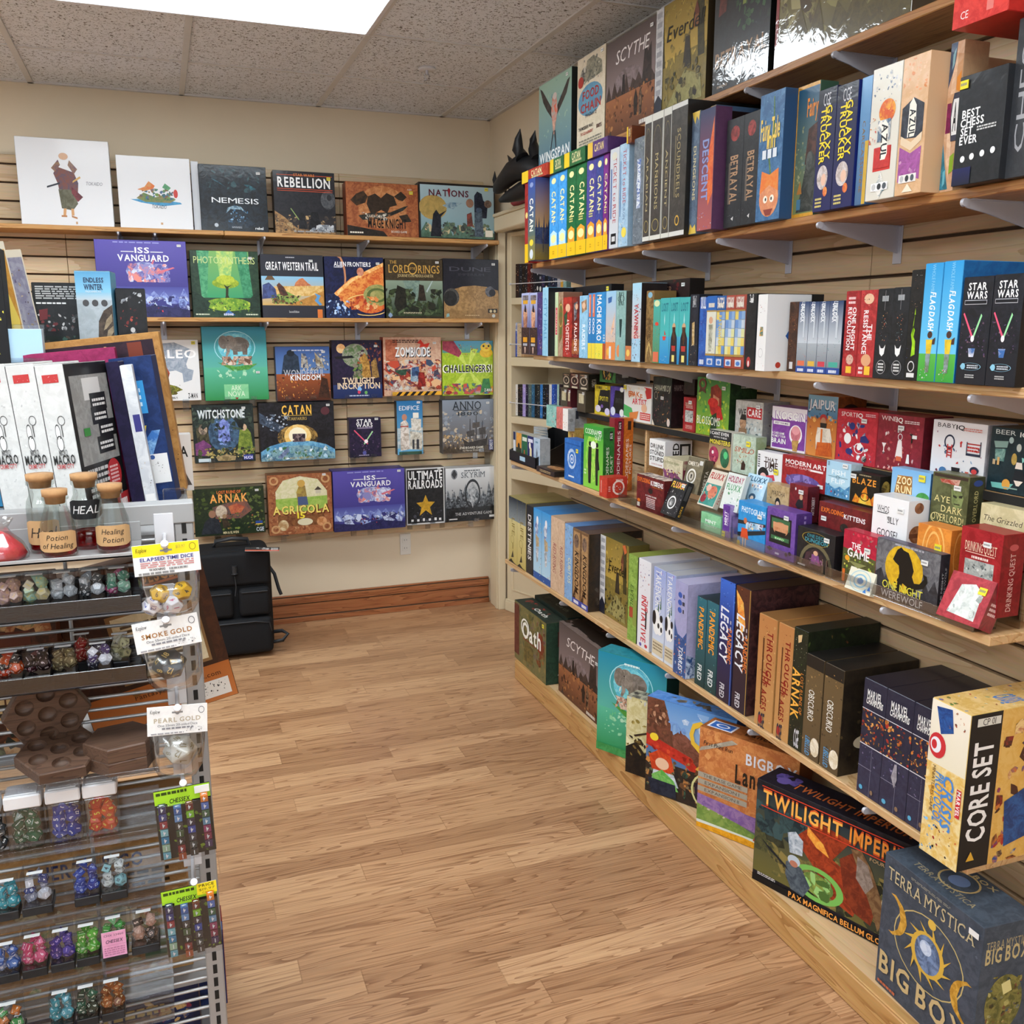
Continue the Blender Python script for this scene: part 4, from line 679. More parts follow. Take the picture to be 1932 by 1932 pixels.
B|1.46,2.51,2.114||.285,.08,.309|6a5c30|g|gold woodland game box with a white ribbon strip, on the top shelf|5|R 7a6a34 8a7838;g0 50 100 100 b89a48 8a7434;k0 40 100 96 60 6 c8a850/8a7838/a89040/6a5c30;p4a4424/3a3420 80 100 92 100 96 40 84 40;p4a4424/3a3420 6 100 14 100 20 44 4 44;p8a8450/a09860 24 6 60 34 90 24 94 4;p2c2820/3e3628 56 36 60 62 68 62 72 36;k0 2 100 40 60 6 3a3620/6a6438/8a7c48/2a2418;p6a3a28 74 76 80 88 86 76;r76 66 84 76 8a5a38;tEverdell 58 72 13 1c1810 70 i;r0 16 16 100 d0d0d0 b8b8ba;p2a2e3a 0 16 8 22 16 16 16 4 0 4;l3 20 13 98 9 9a9aa0|R 3a3020
B|1.46,2.207,2.114||.253,.09,.322|1a2024|w|black game box with dripping green artwork under shrink wrap, near end of the top shelf|5|R 1c2226 12161a;k40 40 100 100 60 6 2a4a30/1e2e26/3a5a38;p6a3028/4a2420 8 60 14 100 28 100 22 62;p7a8a40 52 60 54 76 60 76 58 60;tBETRAYAL 50 26 11 a08060 90 b;l24 16 70 20 1 8a7a68;l10 4 30 6 1 8a7a68|R 0c0c0e
B|1.46,1.831,2.114||.453,.09,.3|6a6040|w|oversized glossy game box with a yellow-green landscape, nearest on the top shelf|5|R 8a8458 6a6644;g0 0 100 50 4a4020 7a7040;k0 0 100 90 90 9 6a6030/8a8450/4a3a20/a09868;m0 0 100 40 4a3e1c/5a5028 7 5;r0 0 3 100 8a2a28|R 3a3024
B|1.355,3.448,1.742||.038,.235,.295|a82c28|g|deep red game spine with a yellow foot, at the far end of the second shelf|6|R a83030 8a2020;r0 0 100 24 f0c020;e50 60 30 4 e8d080
B|1.325,3.322,1.742||.072,.06,.294|2a3a7a|g|thick navy pocket game box standing forward of the row, sunset scene on its side|6|g0 30 100 100 5a6a60 2a4a9a;g0 0 100 30 8a8040 6a7058;tCATAN 48 56 46 f0f0e0 40 vb;e50 22 26 4 e8d040;e50 8 24 6 d0d8e0;e50 92 24 3 8a9ac8|g0 40 100 100 c89858 3a4a88;g0 0 100 40 7a6a30 4a4a60;m0 20 100 60 2a2c4a/3c4468 6 3;k0 0 100 40 40 4 4a4420/8a7a38/2a2a30;p2a2a38/5a4a48 50 26 54 46 58 26 56 10 51 10|R 223070
B|1.37,3.218,1.742||.078,.235,.295|3a9ae0|g|sky-blue game spine with a yellow foot, left one of two|6|R 4aa4e8 3a90d8;r0 0 100 16 f0c020;p c0e0f0 12 16 88 16 88 30 50 34 12 30;e50 24 30 5 f8e8a0;k14 16 86 24 14 2 2a2a20/5a4a30;e50 92 26 3.5 f0e8a8;t CATAN 50 62 44 f0e8a8 36 vb;r48 40 52 44 e0e8c0;l40 5 60 10 2 c89818|R 2a80c8
B|1.37,3.14,1.742||.075,.235,.295|3a9ae0|g|sky-blue game spine with a yellow foot, right one of two|6|R 4aa4e8 3a90d8;r0 0 100 16 f0c020;p c0e0f0 12 16 88 16 88 30 50 34 12 30;e50 24 30 5 f8e8a0;k14 16 86 24 14 2 2a2a20/5a4a30;e50 92 26 3.5 f0e8a8;t CATAN 50 62 44 f0e8a8 36 vb;r48 40 52 44 e0e8c0;l40 5 60 10 2 c89818|R 2a80c8
B|1.37,3.062,1.742||.074,.235,.295|1f6a3c|g|dark green game spine with a yellow foot, left one of two|6|R 207040 185c34;r0 0 100 16 f0c020;p e8a030 12 16 88 16 88 30 50 34 12 30;e50 24 30 5 f8e8a0;k14 16 86 24 14 2 2a2a20/5a4a30;e50 92 26 3.5 f0e8a8;t CATAN 58 62 44 f0e8a8 36 vb;l30 38 70 46 3 d8d080;l40 5 60 10 2 c89818
B|1.37,2.982,1.742||.082,.235,.295|1f6a3c|g|dark green game spine with a yellow foot, right one of two|6|R 207040 185c34;r0 0 100 16 f0c020;p e8a030 12 16 88 16 88 30 50 34 12 30;e50 24 30 5 f8e8a0;k14 16 86 24 14 2 2a2a20/5a4a30;e50 92 26 3.5 f0e8a8;t CATAN 58 62 44 f0e8a8 36 vb;l30 38 70 46 3 d8d080;l40 5 60 10 2 c89818
B|1.37,2.903,1.742||.07,.235,.295|4a4a98|g|indigo game spine with a yellow foot and cream title|6|R 504c9c 403e88;r0 0 100 16 f0c020;p e8a030 12 16 88 16 88 30 50 34 12 30;e50 24 30 5 f8e8a0;k14 16 86 24 14 2 2a2a20/5a4a30;e50 92 26 3.5 f0e8a8;t CATAN 58 62 44 f0e8a8 36 vb;l30 38 70 46 3 d8d080;l40 5 60 10 2 c89818
B|1.37,2.84,1.742||.054,.235,.295|3c4494|g|blue-violet game spine with a glowing skyline and yellow foot|6|R 4450a0 343c80;r0 0 100 16 f0c020;p e8a030 12 16 88 16 88 30 50 34 12 30;e50 24 30 5 f8e8a0;k14 16 86 24 14 2 2a2a20/5a4a30;e50 92 26 3.5 f0e8a8;t CATAN 50 62 44 f0e8a8 36 vb;r48 40 52 44 e0e8c0;l40 5 60 10 2 c89818
B|1.37,2.794,1.742||.035,.235,.295|7a2a88|g|narrow magenta game spine with a yellow foot|6|R 84308e 6a2078;r0 0 100 16 f0c020;p e8a030 12 16 88 16 88 30 50 34 12 30;e50 24 30 5 f8e8a0;k14 16 86 24 14 2 2a2a20/5a4a30;e50 92 26 3.5 f0e8a8;t CATAN 55 62 44 f0e8a8 36 vb;l30 38 70 46 3 d8d080;l40 5 60 10 2 c89818
B|1.37,2.734,1.742||.063,.235,.302|c0c4cc|g|pale grey game spine with red lettering and a black square near its foot|6|R ccd0d6;tTICKET to RIDE 55 58 34 b03038 66 vs;r22 4 78 15 18181c;r32 7 68 12 d8d8d8;l10 30 26 80 1 5a78b0;e50 92 28 4 d8d4c4|R 9a9ea6
B|1.37,2.669,1.742||.062,.235,.305|a8c8e0|g|pale blue game spine with red lettering and a small map scene at its foot|6|R b4d0e4 98bcd8;tTICKET to RIDE 55 68 32 b03038 52 vs;tEUROPE 55 34 22 3a5a90 16 vs;k0 2 100 24 24 5 e8d060/4a7aa0/c8d8e0/7a6a40;e60 14 26 5 f0d858;l8 30 20 84 1 6a88b0
B|1.37,2.573,1.742||.064,.235,.305|6a7888|g|grey-blue spine with a blue banner and white emblem, beside the pale blue one|6|R 78828c 5c6670;p4a6ab0/d8e0e8 30 34 70 34 64 48 72 58 64 68 70 80 30 80 36 68 28 58 36 48;tAEGEAN SEA 50 56 24 e8eef4 40 vb;k10 4 90 24 20 5 c8d0d8/4a78c0/8a9098;k10 84 90 98 16 6 4a6a50/a8b0a8
B|1.355,2.493,1.742||.042,.235,.348|3a3632|g|dark grey spine with white edges and gold ring, first of three|6|R 3c3834 4a4440;r0 94 100 100 d8d8d0;r0 0 100 4 d8d8d0;r0 0 6 100 d0d0c8;r94 0 100 100 d0d0c8;o50 12 30 5 14 a8985c;o50 70 40 20 3 8a7c50;t ARABIAN 50 46 26 c0b080 44 vs
B|1.355,2.439,1.742||.065,.235,.348|3a3632|g|dark grey spine with white edges and gold ring, second of three|6|R 3c3834 4a4440;r0 94 100 100 d8d8d0;r0 0 100 4 d8d8d0;r0 0 6 100 d0d0c8;r94 0 100 100 d0d0c8;o50 12 30 5 14 a8985c;o50 70 40 20 3 8a7c50;t MANSIONS 50 46 26 c0b080 44 vs
B|1.355,2.383,1.742||.044,.235,.348|3a3632|g|dark grey spine with white edges and gold ring, third of three|6|R 3c3834 4a4440;r0 94 100 100 d8d8d0;r0 0 100 4 d8d8d0;r0 0 6 100 d0d0c8;r94 0 100 100 d0d0c8;o50 12 30 5 14 a8985c;o50 70 40 20 3 8a7c50;t ANCIENT 50 46 26 c0b080 44 vs
B|1.355,2.32,1.742||.081,.235,.348|34302c|g|wide charcoal spine with a white band at top and small gold seal|6|R 44403a 34302c;r0 96 100 100 d8d8d4;r0 0 100 4 d8d8d4;tSCOUNDRELS 50 55 22 b0a070 52 vs;l26 30 34 76 1 7a7058;o52 12 14 4 30 d0a848|R 1e1c1a
B|1.37,2.26,1.742||.038,.235,.313|5a6c80|g|blue-grey brick-patterned spine with yellow drips at both ends|6|R 667a90 4e6078;k0 0 100 100 50 4 728aa0/465a70/5a6e84;pe0c050 0 100 100 100 84 92 60 96 40 90 16 95;pe0c050 0 0 100 0 84 8 50 5 20 9;tDUNGEONS 50 50 34 d0c8a0 44 vb
B|1.4,2.227,1.742||.027,.212,.323|4a6280|g|blue and yellow tall spine standing behind the orange and violet one|6|R 5a7088 4a6078;pe0c050 0 100 100 100 80 91 50 96 24 90
B|1.345,2.163,1.742||.069,.05,.299|5a3a5a|g|wrapped violet spine with an orange flame stripe|6|g0 0 100 100 b05a58 24305a;pe87838/d85a30 60 60 96 92 98 30 70 20 60 40;k0 0 100 16 20 4 c8d0e0/4a5ab0/e07838;tDESCENT 44 50 40 8a9ad0 50 vb
B|1.4,2.186,1.742||.048,.212,.298|2c1418|g|dark maroon spine set in shadow beside the black pair|6|R 30161a 221014|R 1a0c0e
B|1.37,2.074,1.742||.074,.235,.26|202226|g|black spine with a red blot and brown title, left one of two|6|R 26282c 1a1c20;e50 86 26 7 a83c38 6a2420;tBETRAYAL 50 44 42 b08a68 44 vb;l20 22 32 60 1 6a6058;p d8d8d8 44 8 56 6 58 10;k8 8 92 16 8 2 8a8a90/3a3a40
B|1.37,2.004,1.742||.064,.235,.26|202226|g|black spine with a red blot and brown title, right one of two|6|R 26282c 1a1c20;e50 86 26 7 a83c38 6a2420;tBETRAYAL 50 44 42 b08a68 44 vb;l20 22 32 60 1 6a6058;p d8d8d8 44 8 56 6 58 10;k8 8 92 16 8 2 8a8a90/3a3a40
B|1.365,1.92,1.742||.092,.235,.286|3a6a98|g|blue storybook spine with a green vine and a grinning face at its foot|6|R 4a7aa8 34608c;k0 30 100 100 30 6 5a8ab4/2e5880/6a9ac0;p6a8a48/4a6a38 56 6 64 30 50 50 66 70 60 96 56 96 60 72 44 50 58 30 50 6;e54 18 40 15 d88860 e8a070;p e87830/e89040 14 22 20 40 54 36 90 40 92 22 54 28;e40 17 9 3 f8f0e0;e68 17 9 3 f8f0e0;e42 17 3 1.4 202020;e66 17 3 1.4 202020;p8a3a30 34 9 74 9 64 4 44 4;tFairy Tale 48 72 16 f0d060 80 b;tInn 54 64 14 f0d060 34 b;r20 49 36 56 e0e8f0;r42 49 58 56 e0e8f0;r64 49 80 56 e0e8f0|R 2a4a70
B|1.4,1.835,1.742||.077,.05,.287|3a5a48|g|storybook game box facing out with a gold frame and grey wolf scene|6|R d8a030 c08828;g5 3 99 97 7a8450 2a5878;k6 20 98 70 40 9 8a9468/5a7a78/a8a880;p5a3a30/3a2824 50 40 60 66 98 70 98 36;p2c302c/484c48 40 20 60 44 76 50 96 44 98 4 20 4;e70 42 14 7 3a3e3a 5a5e5a;pb07838 20 18 34 28 44 18;r22 6 40 14 4a7a98;tFairy 74 82 13 e89038 50 b
B|1.37,1.731,1.742||.058,.235,.252|1a1e50|g|dark blue space spine with yellow lettering, left one of two|6|g0 0 100 100 1c2058 14183c;r0 86 100 100 1a1c2c;k0 30 100 98 20 1 3a4288/e0e0f0/0c1030;e46 28 30 10 d8d0d0 a89890;e54 26 14 5 e8c0a8;e66 16 12 4 d86838 f0a050;tCGE 50 91 10 d0d0d8 40;tGALAXY 66 64 28 f0d828 44 vb;tTRUCKER 36 62 28 f0d828 46 vb;l14 3 50 12 3 d8c878|R 10143a
B|1.37,1.668,1.742||.063,.235,.248|1a1e50|g|dark blue space spine with yellow lettering, right one of two|6|g0 0 100 100 1c2058 14183c;r0 86 100 100 1a1c2c;k0 30 100 98 20 1 3a4288/e0e0f0/0c1030;e46 28 30 10 d8d0d0 a89890;e54 26 14 5 e8c0a8;e66 16 12 4 d86838 f0a050;tCGE 50 91 10 d0d0d8 40;tGALAXY 66 64 28 f0d828 44 vb;tTRUCKER 36 62 28 f0d828 46 vb;l14 3 50 12 3 d8c878|R 1a2870
B|1.375,1.617,1.742||.03,.235,.249|3a6aa0|g|blue spine with brown vertical lettering beside the tile patterned boxes|6|g0 0 100 100 4a6a90 6aa0d0;r66 0 100 50 d0a838;k0 0 80 40 24 4 8a7448/3a5a88/b09858;tCARCASSONNE 46 38 26 8a6a30 56 v
B|1.355,1.538,1.742||.079,.235,.249|d0ccc0|g|wrapped spine patterned with red and blue tiles|6|R d8d4c8;p c83028 20 22 80 22 80 40 20 40;k0 70 100 98 40 6 5a6a80/d8d8d8/8a94a8/e8e4dc;e58 66 28 9 e8a030 d05828;k30 62 86 72 14 4 e8c060/c83828;k0 42 26 64 20 5 c84030/e08838/e8dcd0;r30 44 74 60 e8e4dc 5a7088;p2a6878/e8e4dc 20 8 40 14 50 22 60 14 80 8 60 6 50 1 40 6;r24 24 78 40 c83430 b82c28;pf0ece0 46 30 62 30 68 34 66 56 54 60 44 56;tAZUL 55 44 20 202428 26 vb;r20 7 78 13 f0f0f0;e30 10 7 2.4 c0c0c0;e49 10 7 2.4 303438;e67 10 7 2.4 505860|R b0a898
B|1.355,1.463,1.742||.067,.235,.249|cfa070|g|wrapped spine patterned with orange and purple tiles|6|R d8b088 cfa478;k6 74 94 98 30 9 d8905a/c87838/e0b890;p383c48/20242c 8 42 90 40 90 64 50 70 8 64;p904a88/a858a0 8 10 50 14 90 10 90 34 50 30 8 36;k10 8 90 30 12 9 a060a0/803878/c890b8;pe0c8a8 10 38 50 32 90 38 90 44 50 38 10 44;pe8e4d8 34 42 60 42 64 46 62 64 48 70 36 66;tAZUL 50 52 22 202428 20 vb;r14 9 80 15 e8e4e0;e26 12 7 2.4 b8b8b8;e46 12 7 2.4 303438;e66 12 7 2.4 505860;p e8e0c8 30 2 50 8 70 2|R d8b088
B|1.4,1.413,1.742||.031,.06,.263|c8a078|g|tile patterned game box facing out, half hidden by the black box|6|R d0a888 c89870;p3a4458/4a5870 0 100 50 100 40 84 0 70;p8ab0b8 20 92 40 96 36 86 20 82;pe8c8a8/d8b090 60 96 30 80 24 66 60 66;pe8c8a8/d8b090 60 40 24 40 30 22 60 8;p882858/702048 8 60 40 60 44 40 8 40;p2a6878/3a88a0 0 34 0 2 60 2 30 16;p6ab0c0 16 14 36 16 34 6 18 4;p88a830 60 24 90 26 90 14 60 12;pd88838 66 76 96 80 96 66 66 68;p3c4050 46 60 56 66 98 66 98 34 56 34 46 42 40 50;pe8e8e8 52 58 58 62 98 62 98 38 58 38 52 44 47 50;tA 74 50 18 202428 26 b
B|1.36,1.31,1.742||.101,.2,.185|16181c|g|black game box with bold white lettering and a yellow price sticker|6|R 1c1e22 121418;tBEST 30 65 7 f0f0f0 38 b;tCHESS 34 57 7 f0f0f0 50 b;tSET 24 49 7 f0f0f0 26 b;tEVER 29 41 7 f0f0f0 38 b;l46 47 86 52 2 c8c8c8;e20 24 5 3 e8e8e8;e40 25 5 3 e8e8e8;e62 26 5 3 e8e8e8;e84 27 5 3 e8e8e8;g0 0 40 16 10142c 141a50|R 26282c|||12,92,y
B|1.375,1.228,1.742||.063,.2,.254|303236|g|grey game box with large pale handwriting, cut by the frame on the second shelf|6|R 34363a 2c2e32;tCHESS 34 56 30 9a9a9e 80 V
X|1.35,3.36,2.038||.255,.16,.042|b03428|g|red expansion box lying flat at the far end of the row|7|R b83c2c 982c20;r0 0 26 100 e8c428;tCATAN 58 60 46 f0e8b0 40 bs;l40 18 84 32 1 c8c090||R b03428
X|1.36,3.171,2.038||.123,.16,.048|2a6a40|g|green expansion box lying flat, left one of two|7|R 306c44 265a38;r0 0 26 100 e8c428;tCATAN 58 60 46 f0e8b0 40 bs;l40 18 84 32 1 c8c090||R 2a6a40
X|1.36,3.02,2.038||.171,.16,.048|2a6a40|g|green expansion box lying flat, right one of two|7|R 2c7040 225c34;r0 0 26 100 e8c428;tCATAN 58 60 46 f0e8b0 40 bs;l40 18 84 32 1 c8c090||R 2a6a40
X|1.36,2.84,2.038||.147,.16,.048|5a3c78|g|purple and yellow expansion box lying flat|7|R 5c3c7c 4a3068;r0 0 26 100 e0b848;tCATAN 58 55 46 f0d890 46 bs||R 5a3c78
X|1.36,2.622,2.038||.031,.16,.048|7a4028|g|brown expansion box with a yellow end lying flat|7|R 80442c 6a3822;r0 0 26 100 e8c428;tCATAN 56 62 44 f0e0a0 32 bs;k78 10 92 90 14 9 e8a838/3a5a3a/8a8a90;r93 10 98 90 d89038||R 7a4028
B|1.345,1.317,2.006||.117,.2,.061|c8302c|g|red box lying on the black game box with bold lettering||R d84038 c02c28;r62 20 74 86 d87870;tCE 22 30 20 f0d8d8 14
B|1.372,3.502,1.391||.085,.076,.24|8a90b8|g|lilac spine with a muscular bare-chested fighter, left one of two|8|g0 40 100 100 6a6a98 b0b8e0;r0 0 100 44 2a2024 4a3430;r14 88 88 96 4a4248 8a8288;r20 82 80 88 d8a030;e50 66 26 10 d8a888 b07858;p20202c 36 70 46 82 58 78 66 68;p d8a080/8a5a48 24 60 78 62 70 44 30 44;k16 24 84 46 24 6 1c1820/6a4a40/8a6a58;r24 20 76 28 d89828;l24 14 76 18 1 c0c0c8;pd8b8a8 42 12 58 12 54 2 46 2
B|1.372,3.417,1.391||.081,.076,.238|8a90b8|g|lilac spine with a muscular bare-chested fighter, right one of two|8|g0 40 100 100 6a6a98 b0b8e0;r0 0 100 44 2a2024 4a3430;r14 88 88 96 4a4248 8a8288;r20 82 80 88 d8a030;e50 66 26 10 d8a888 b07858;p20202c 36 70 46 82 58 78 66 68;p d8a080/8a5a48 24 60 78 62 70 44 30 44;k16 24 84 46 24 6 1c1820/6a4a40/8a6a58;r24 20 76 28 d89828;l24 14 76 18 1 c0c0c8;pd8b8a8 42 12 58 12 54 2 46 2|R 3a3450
B|1.372,3.345,1.391||.055,.076,.236|4a3a78|g|narrow purple and gold spine with armoured figures|8|R 504080 382c60;k10 10 90 95 40 8 e0b848/6a5aa8/e8e0f0/2a2048
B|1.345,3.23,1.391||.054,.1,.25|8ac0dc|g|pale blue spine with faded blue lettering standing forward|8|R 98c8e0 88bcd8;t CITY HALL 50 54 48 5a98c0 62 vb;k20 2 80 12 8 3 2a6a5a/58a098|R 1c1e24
B|1.372,3.187,1.391||.031,.076,.232|d8a8a0|g|pink and cream spine with a red banner|8|R c8d8b0;k0 76 70 96 14 4 d04850/e8a8a8/58a058;r20 34 76 76 d8485a c83a50;tSUSHI PARTY 48 54 30 f8e8e0 36 v;k0 2 80 22 14 6 d05048/78b070/f0f0e0;r86 0 100 100 c0d890
B|1.372,3.148,1.391||.04,.076,.231|a88a70|g|tan patterned spine beside the pink one|8|R b89a80 987860;p5a7038/8a5a38 10 80 60 90 90 70 80 30 20 20;o50 64 50 18 10 d0a858|R a07860
B|1.372,3.089,1.391||.078,.076,.211|a83028|g|red spine with a bearded builder and white lettering|8|R b8382c 8a2420;t ARCHITECTS 50 38 34 f0d8d0 52 vb;e54 82 26 7 e0b090;p2a4030/3a5a3a 10 70 50 78 46 56 20 52;k10 2 90 10 10 4 e8e0e0/6a3a3a
B|1.372,3.017,1.391||.062,.076,.21|7a2420|g|dark red spine with a knight and white lettering|8|R 8a2c24 5a1a18;t PALADINS 50 34 36 f0d8d0 46 vb;p2a2a30/8a8a92 20 90 70 92 60 66 30 60;e60 84 18 5 d8a888;r0 6 100 30 b06838 8a4828;tPALADINS 50 34 36 f0e0d8 46 vb;k10 2 90 10 8 4 e8e0e0/6a3a3a
B|1.372,2.951,1.391||.069,.076,.212|88b8d8|g|pale blue spine with a fair-haired raider at the top|8|R 98c8e4 80b4d4;t RAIDERS 50 34 36 e8f0f8 40 vb;p c09878/8a6a50 20 90 80 94 86 78 30 72;e50 84 20 5 e0b898;k0 0 100 10 8 3 88b8d8/f0f8ff
B|1.372,2.901,1.391||.028,.076,.218|2a78b8|g|narrow blue spine with an orange panel and yellow foot, left one of two|8|g0 24 100 100 2a78b8 3a90d0;r0 0 100 24 e8d040;r20 64 80 98 d8704a;l30 70 44 94 1 f0e0d0;o50 58 26 4 40 f0f0f0;o50 50 26 4 40 f0f0f0;o50 42 26 4 40 f0f0f0;k10 3 90 20 10 5 3a8a40/a8c838/d85838
B|1.372,2.872,1.391||.028,.076,.218|2a78b8|g|narrow blue spine with an orange panel and yellow foot, right one of two|8|g0 24 100 100 2a78b8 3a90d0;r0 0 100 24 e8d040;r20 64 80 98 d8704a;l30 70 44 94 1 f0e0d0;o50 58 26 4 40 f0f0f0;o50 50 26 4 40 f0f0f0;o50 42 26 4 40 f0f0f0;k10 3 90 20 10 5 3a8a40/a8c838/d85838
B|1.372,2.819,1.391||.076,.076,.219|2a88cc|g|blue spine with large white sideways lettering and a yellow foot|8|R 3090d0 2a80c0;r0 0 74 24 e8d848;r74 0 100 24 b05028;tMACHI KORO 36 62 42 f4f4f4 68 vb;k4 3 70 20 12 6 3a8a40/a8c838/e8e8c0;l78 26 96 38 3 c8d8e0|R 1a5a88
B|1.372,2.744,1.391||.071,.076,.22|a8c8d8|g|pale sky spine with a sailing ship and an orange foot|8|g0 20 100 100 d8b8a0 98c8e8;r0 0 100 26 e08848;p d8a888/e8c0a0 50 40 92 70 84 46 60 36;k6 24 94 50 20 5 3a68a8/e8d8c0/6a4a38/a8c8e0;p3a68a8 20 90 60 92 56 84 24 82;e36 12 20 6 e8b048;r40 2 60 20 d8e0e8
B|1.372,2.673,1.391||.066,.076,.217|88b0b0|g|grey-teal spine with a dark trumpet player drawing|8|R 98bcb8 84aca8;r10 84 90 94 9abcb8;o50 89 36 5 12 2a4a48;tIKI 50 89 18 2a4a48 50 b;k24 44 76 80 30 3 1c3a3a/386060/a8c8c0;p1c3a3a 36 60 64 60 56 34 44 34;e36 14 24 9 e08850;r40 2 90 24 88b0a8
B|1.372,2.618,1.391||.04,.076,.216|2a2420|g|dark spine with an orange foot label|8|R 2c2824 1c1a18;r0 2 100 22 c87848;e46 12 28 5 e8c060|R 181614
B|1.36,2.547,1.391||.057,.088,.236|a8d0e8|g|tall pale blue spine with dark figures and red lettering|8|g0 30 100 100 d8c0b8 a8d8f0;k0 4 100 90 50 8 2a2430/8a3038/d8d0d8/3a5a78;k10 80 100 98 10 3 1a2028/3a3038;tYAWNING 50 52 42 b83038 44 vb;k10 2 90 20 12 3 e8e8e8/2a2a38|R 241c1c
B|1.452,3.106,1.391||.398,.05,.251|1a1a1c|g|wide black game box face-out behind the pink and red spines|8|R 1c1c1e 141416||||94,94,y
B|1.452,2.542,1.391||.287,.05,.245|2c1616|g|wide dark red-black game box face-out behind the row, pale grey lettering at top|8|R 2a1416 1a0e10;k20 70 80 100 20 5 5a1818/301012;tUNDER 48 88 8 a07860 34 s;k30 70 48 80 8 2 5a88b0/8ab0c8|R 141010|||88,93,w
B|1.372,2.486,1.391||.045,.076,.211|8a6a3c|g|bronze spine with a golden compass pattern|8|R 98784a 6a4e2c;e50 94 30 4 8ab8d0;p d0b070/a88848 10 4 50 24 90 4 80 20 50 30 20 20;tTHE WIZARD 46 46 40 3a2a18 30 v;k10 24 90 84 20 4 b89860/5a4428
B|1.372,2.444,1.391||.04,.076,.184|4aa088|g|green-teal spine with jungle plants and a red boat|8|g0 0 100 100 5a8a58 48b0a8;e50 94 40 5 d8e0b0;k0 20 100 60 30 6 3a7a48/a87838/2a5a38/c89858;e56 62 26 3 d84838;r10 2 90 18 d87050
B|1.372,2.396,1.391||.053,.076,.187|48b0b8|g|teal spine with a small red ship, left of the two bearded figures|8|g0 40 100 100 4ab8b8 48b0b0;g0 0 100 42 2a88c8 48a8d0;k0 84 100 92 8 3 88d0d0/58b8b8;tLOST 50 86 12 2a7888 70 b;pd84838 30 42 70 42 60 36 36 36;pd84838 50 52 66 44 50 44;p a8e0e0 44 66 50 78 56 66 50 58;k20 2 80 12 8 4 e8e0a0/88c8d8
B|1.372,2.342,1.391||.051,.076,.187|48b0b8|g|teal spine with a bearded long-haired figure, left one of two|8|g0 40 100 100 4ab8b8 48b0b0;g0 0 100 42 2a88c8 48a8d0;k0 84 100 92 8 3 88d0d0/58b8b8;tLOST 50 86 12 2a7888 70 b;p a8e0e0 44 66 50 78 56 66 50 58;k20 2 80 12 8 4 e8e0a0/88c8d8;p1c1a20/2c2a30 20 40 40 52 60 52 84 40 90 0 10 0;e50 56 18 6 d0a880;p3a2418/5a3a24 34 56 66 56 62 38 50 28 38 38;pb83830 30 28 72 28 70 20 34 20;r36 4 64 14 e8d878
B|1.372,2.288,1.391||.055,.076,.186|48b0b8|g|teal spine with a bearded long-haired figure, right one of two|8|g0 40 100 100 4ab8b8 48b0b0;g0 0 100 42 2a88c8 48a8d0;k0 84 100 92 8 3 88d0d0/58b8b8;tLOST 50 86 12 2a7888 70 b;p a8e0e0 44 66 50 78 56 66 50 58;k20 2 80 12 8 4 e8e0a0/88c8d8;p1c1a20/2c2a30 20 40 40 52 60 52 84 40 90 0 10 0;e50 56 18 6 d0a880;p3a2418/5a3a24 34 56 66 56 62 38 50 28 38 38;pb83830 30 28 72 28 70 20 34 20;r36 4 64 14 e8d878|R 2a7078
B|1.372,2.238,1.391||.042,.076,.192|20242e|g|dark navy spine with white letters at top and a snake below|8|R 242832 181a22;r24 82 76 98 d8d8d8 8a9098;p a88848/d0b890 30 60 60 62 66 30 36 28;k10 4 90 34 18 5 e0d8c8/2a2a34/c89858;k20 0 80 8 8 3 6a98d0/e8e8f0;tKOI 50 90 16 1c2028 50 b
B|1.372,2.192,1.391||.035,.2,.183|2a58b0|g|blue spine with red and white artwork|8|R 3464b8 244a98;k10 20 90 90 24 5 c84840/d8e0f0/1c3a80;tSKULL 50 92 16 e8f0f8 70 b;l20 3 80 10 1 d8e0f0
B|1.372,2.151,1.391||.046,.2,.185|2a60b0|g|blue spine with a standing explorer on a cream panel|8|R 2a64b4;r0 19 100 78 d8d8c8;e46 66 20 5 d0a080;pc8c8b8/8a8a78 24 60 70 60 66 36 60 22 30 22;k10 20 90 34 12 4 5a8a48/8aa868;r0 16 100 19 a88848;r0 78 100 80 a88848;l20 84 80 90 1 e8e0d0;r20 3 80 12 c8d0e0;e50 7 20 3 4a78c0
B|1.372,2.105,1.391||.041,.2,.184|2a5898|g|blue patchwork spine with sideways lettering|8|R 2a5c9c;r0 19 100 78 a8b8c8;r0 19 33 30 d8d8a0;r0 31 33 42 c0ccd8;r0 43 33 54 88a8d0;r0 55 33 66 6a90c8;r0 67 33 78 e0c868;r34 19 67 30 e0c868;r34 31 67 42 d8d8a0;r34 43 67 54 c0ccd8;r34 55 67 66 88a8d0;r34 67 67 78 6a90c8;r68 19 101 30 6a90c8;r68 31 101 42 e0c868;r68 43 101 54 d8d8a0;r68 55 101 66 c0ccd8;r68 67 101 78 88a8d0;tPATCHWORK 46 48 30 e8c850 50 vb;r0 16 100 19 a88848;r0 78 100 80 a88848;l20 84 80 90 1 e8e0d0;r20 3 80 12 c8d0e0;e50 7 20 3 4a78c0;t PATCH 50 90 14 f0e8e0 76 b
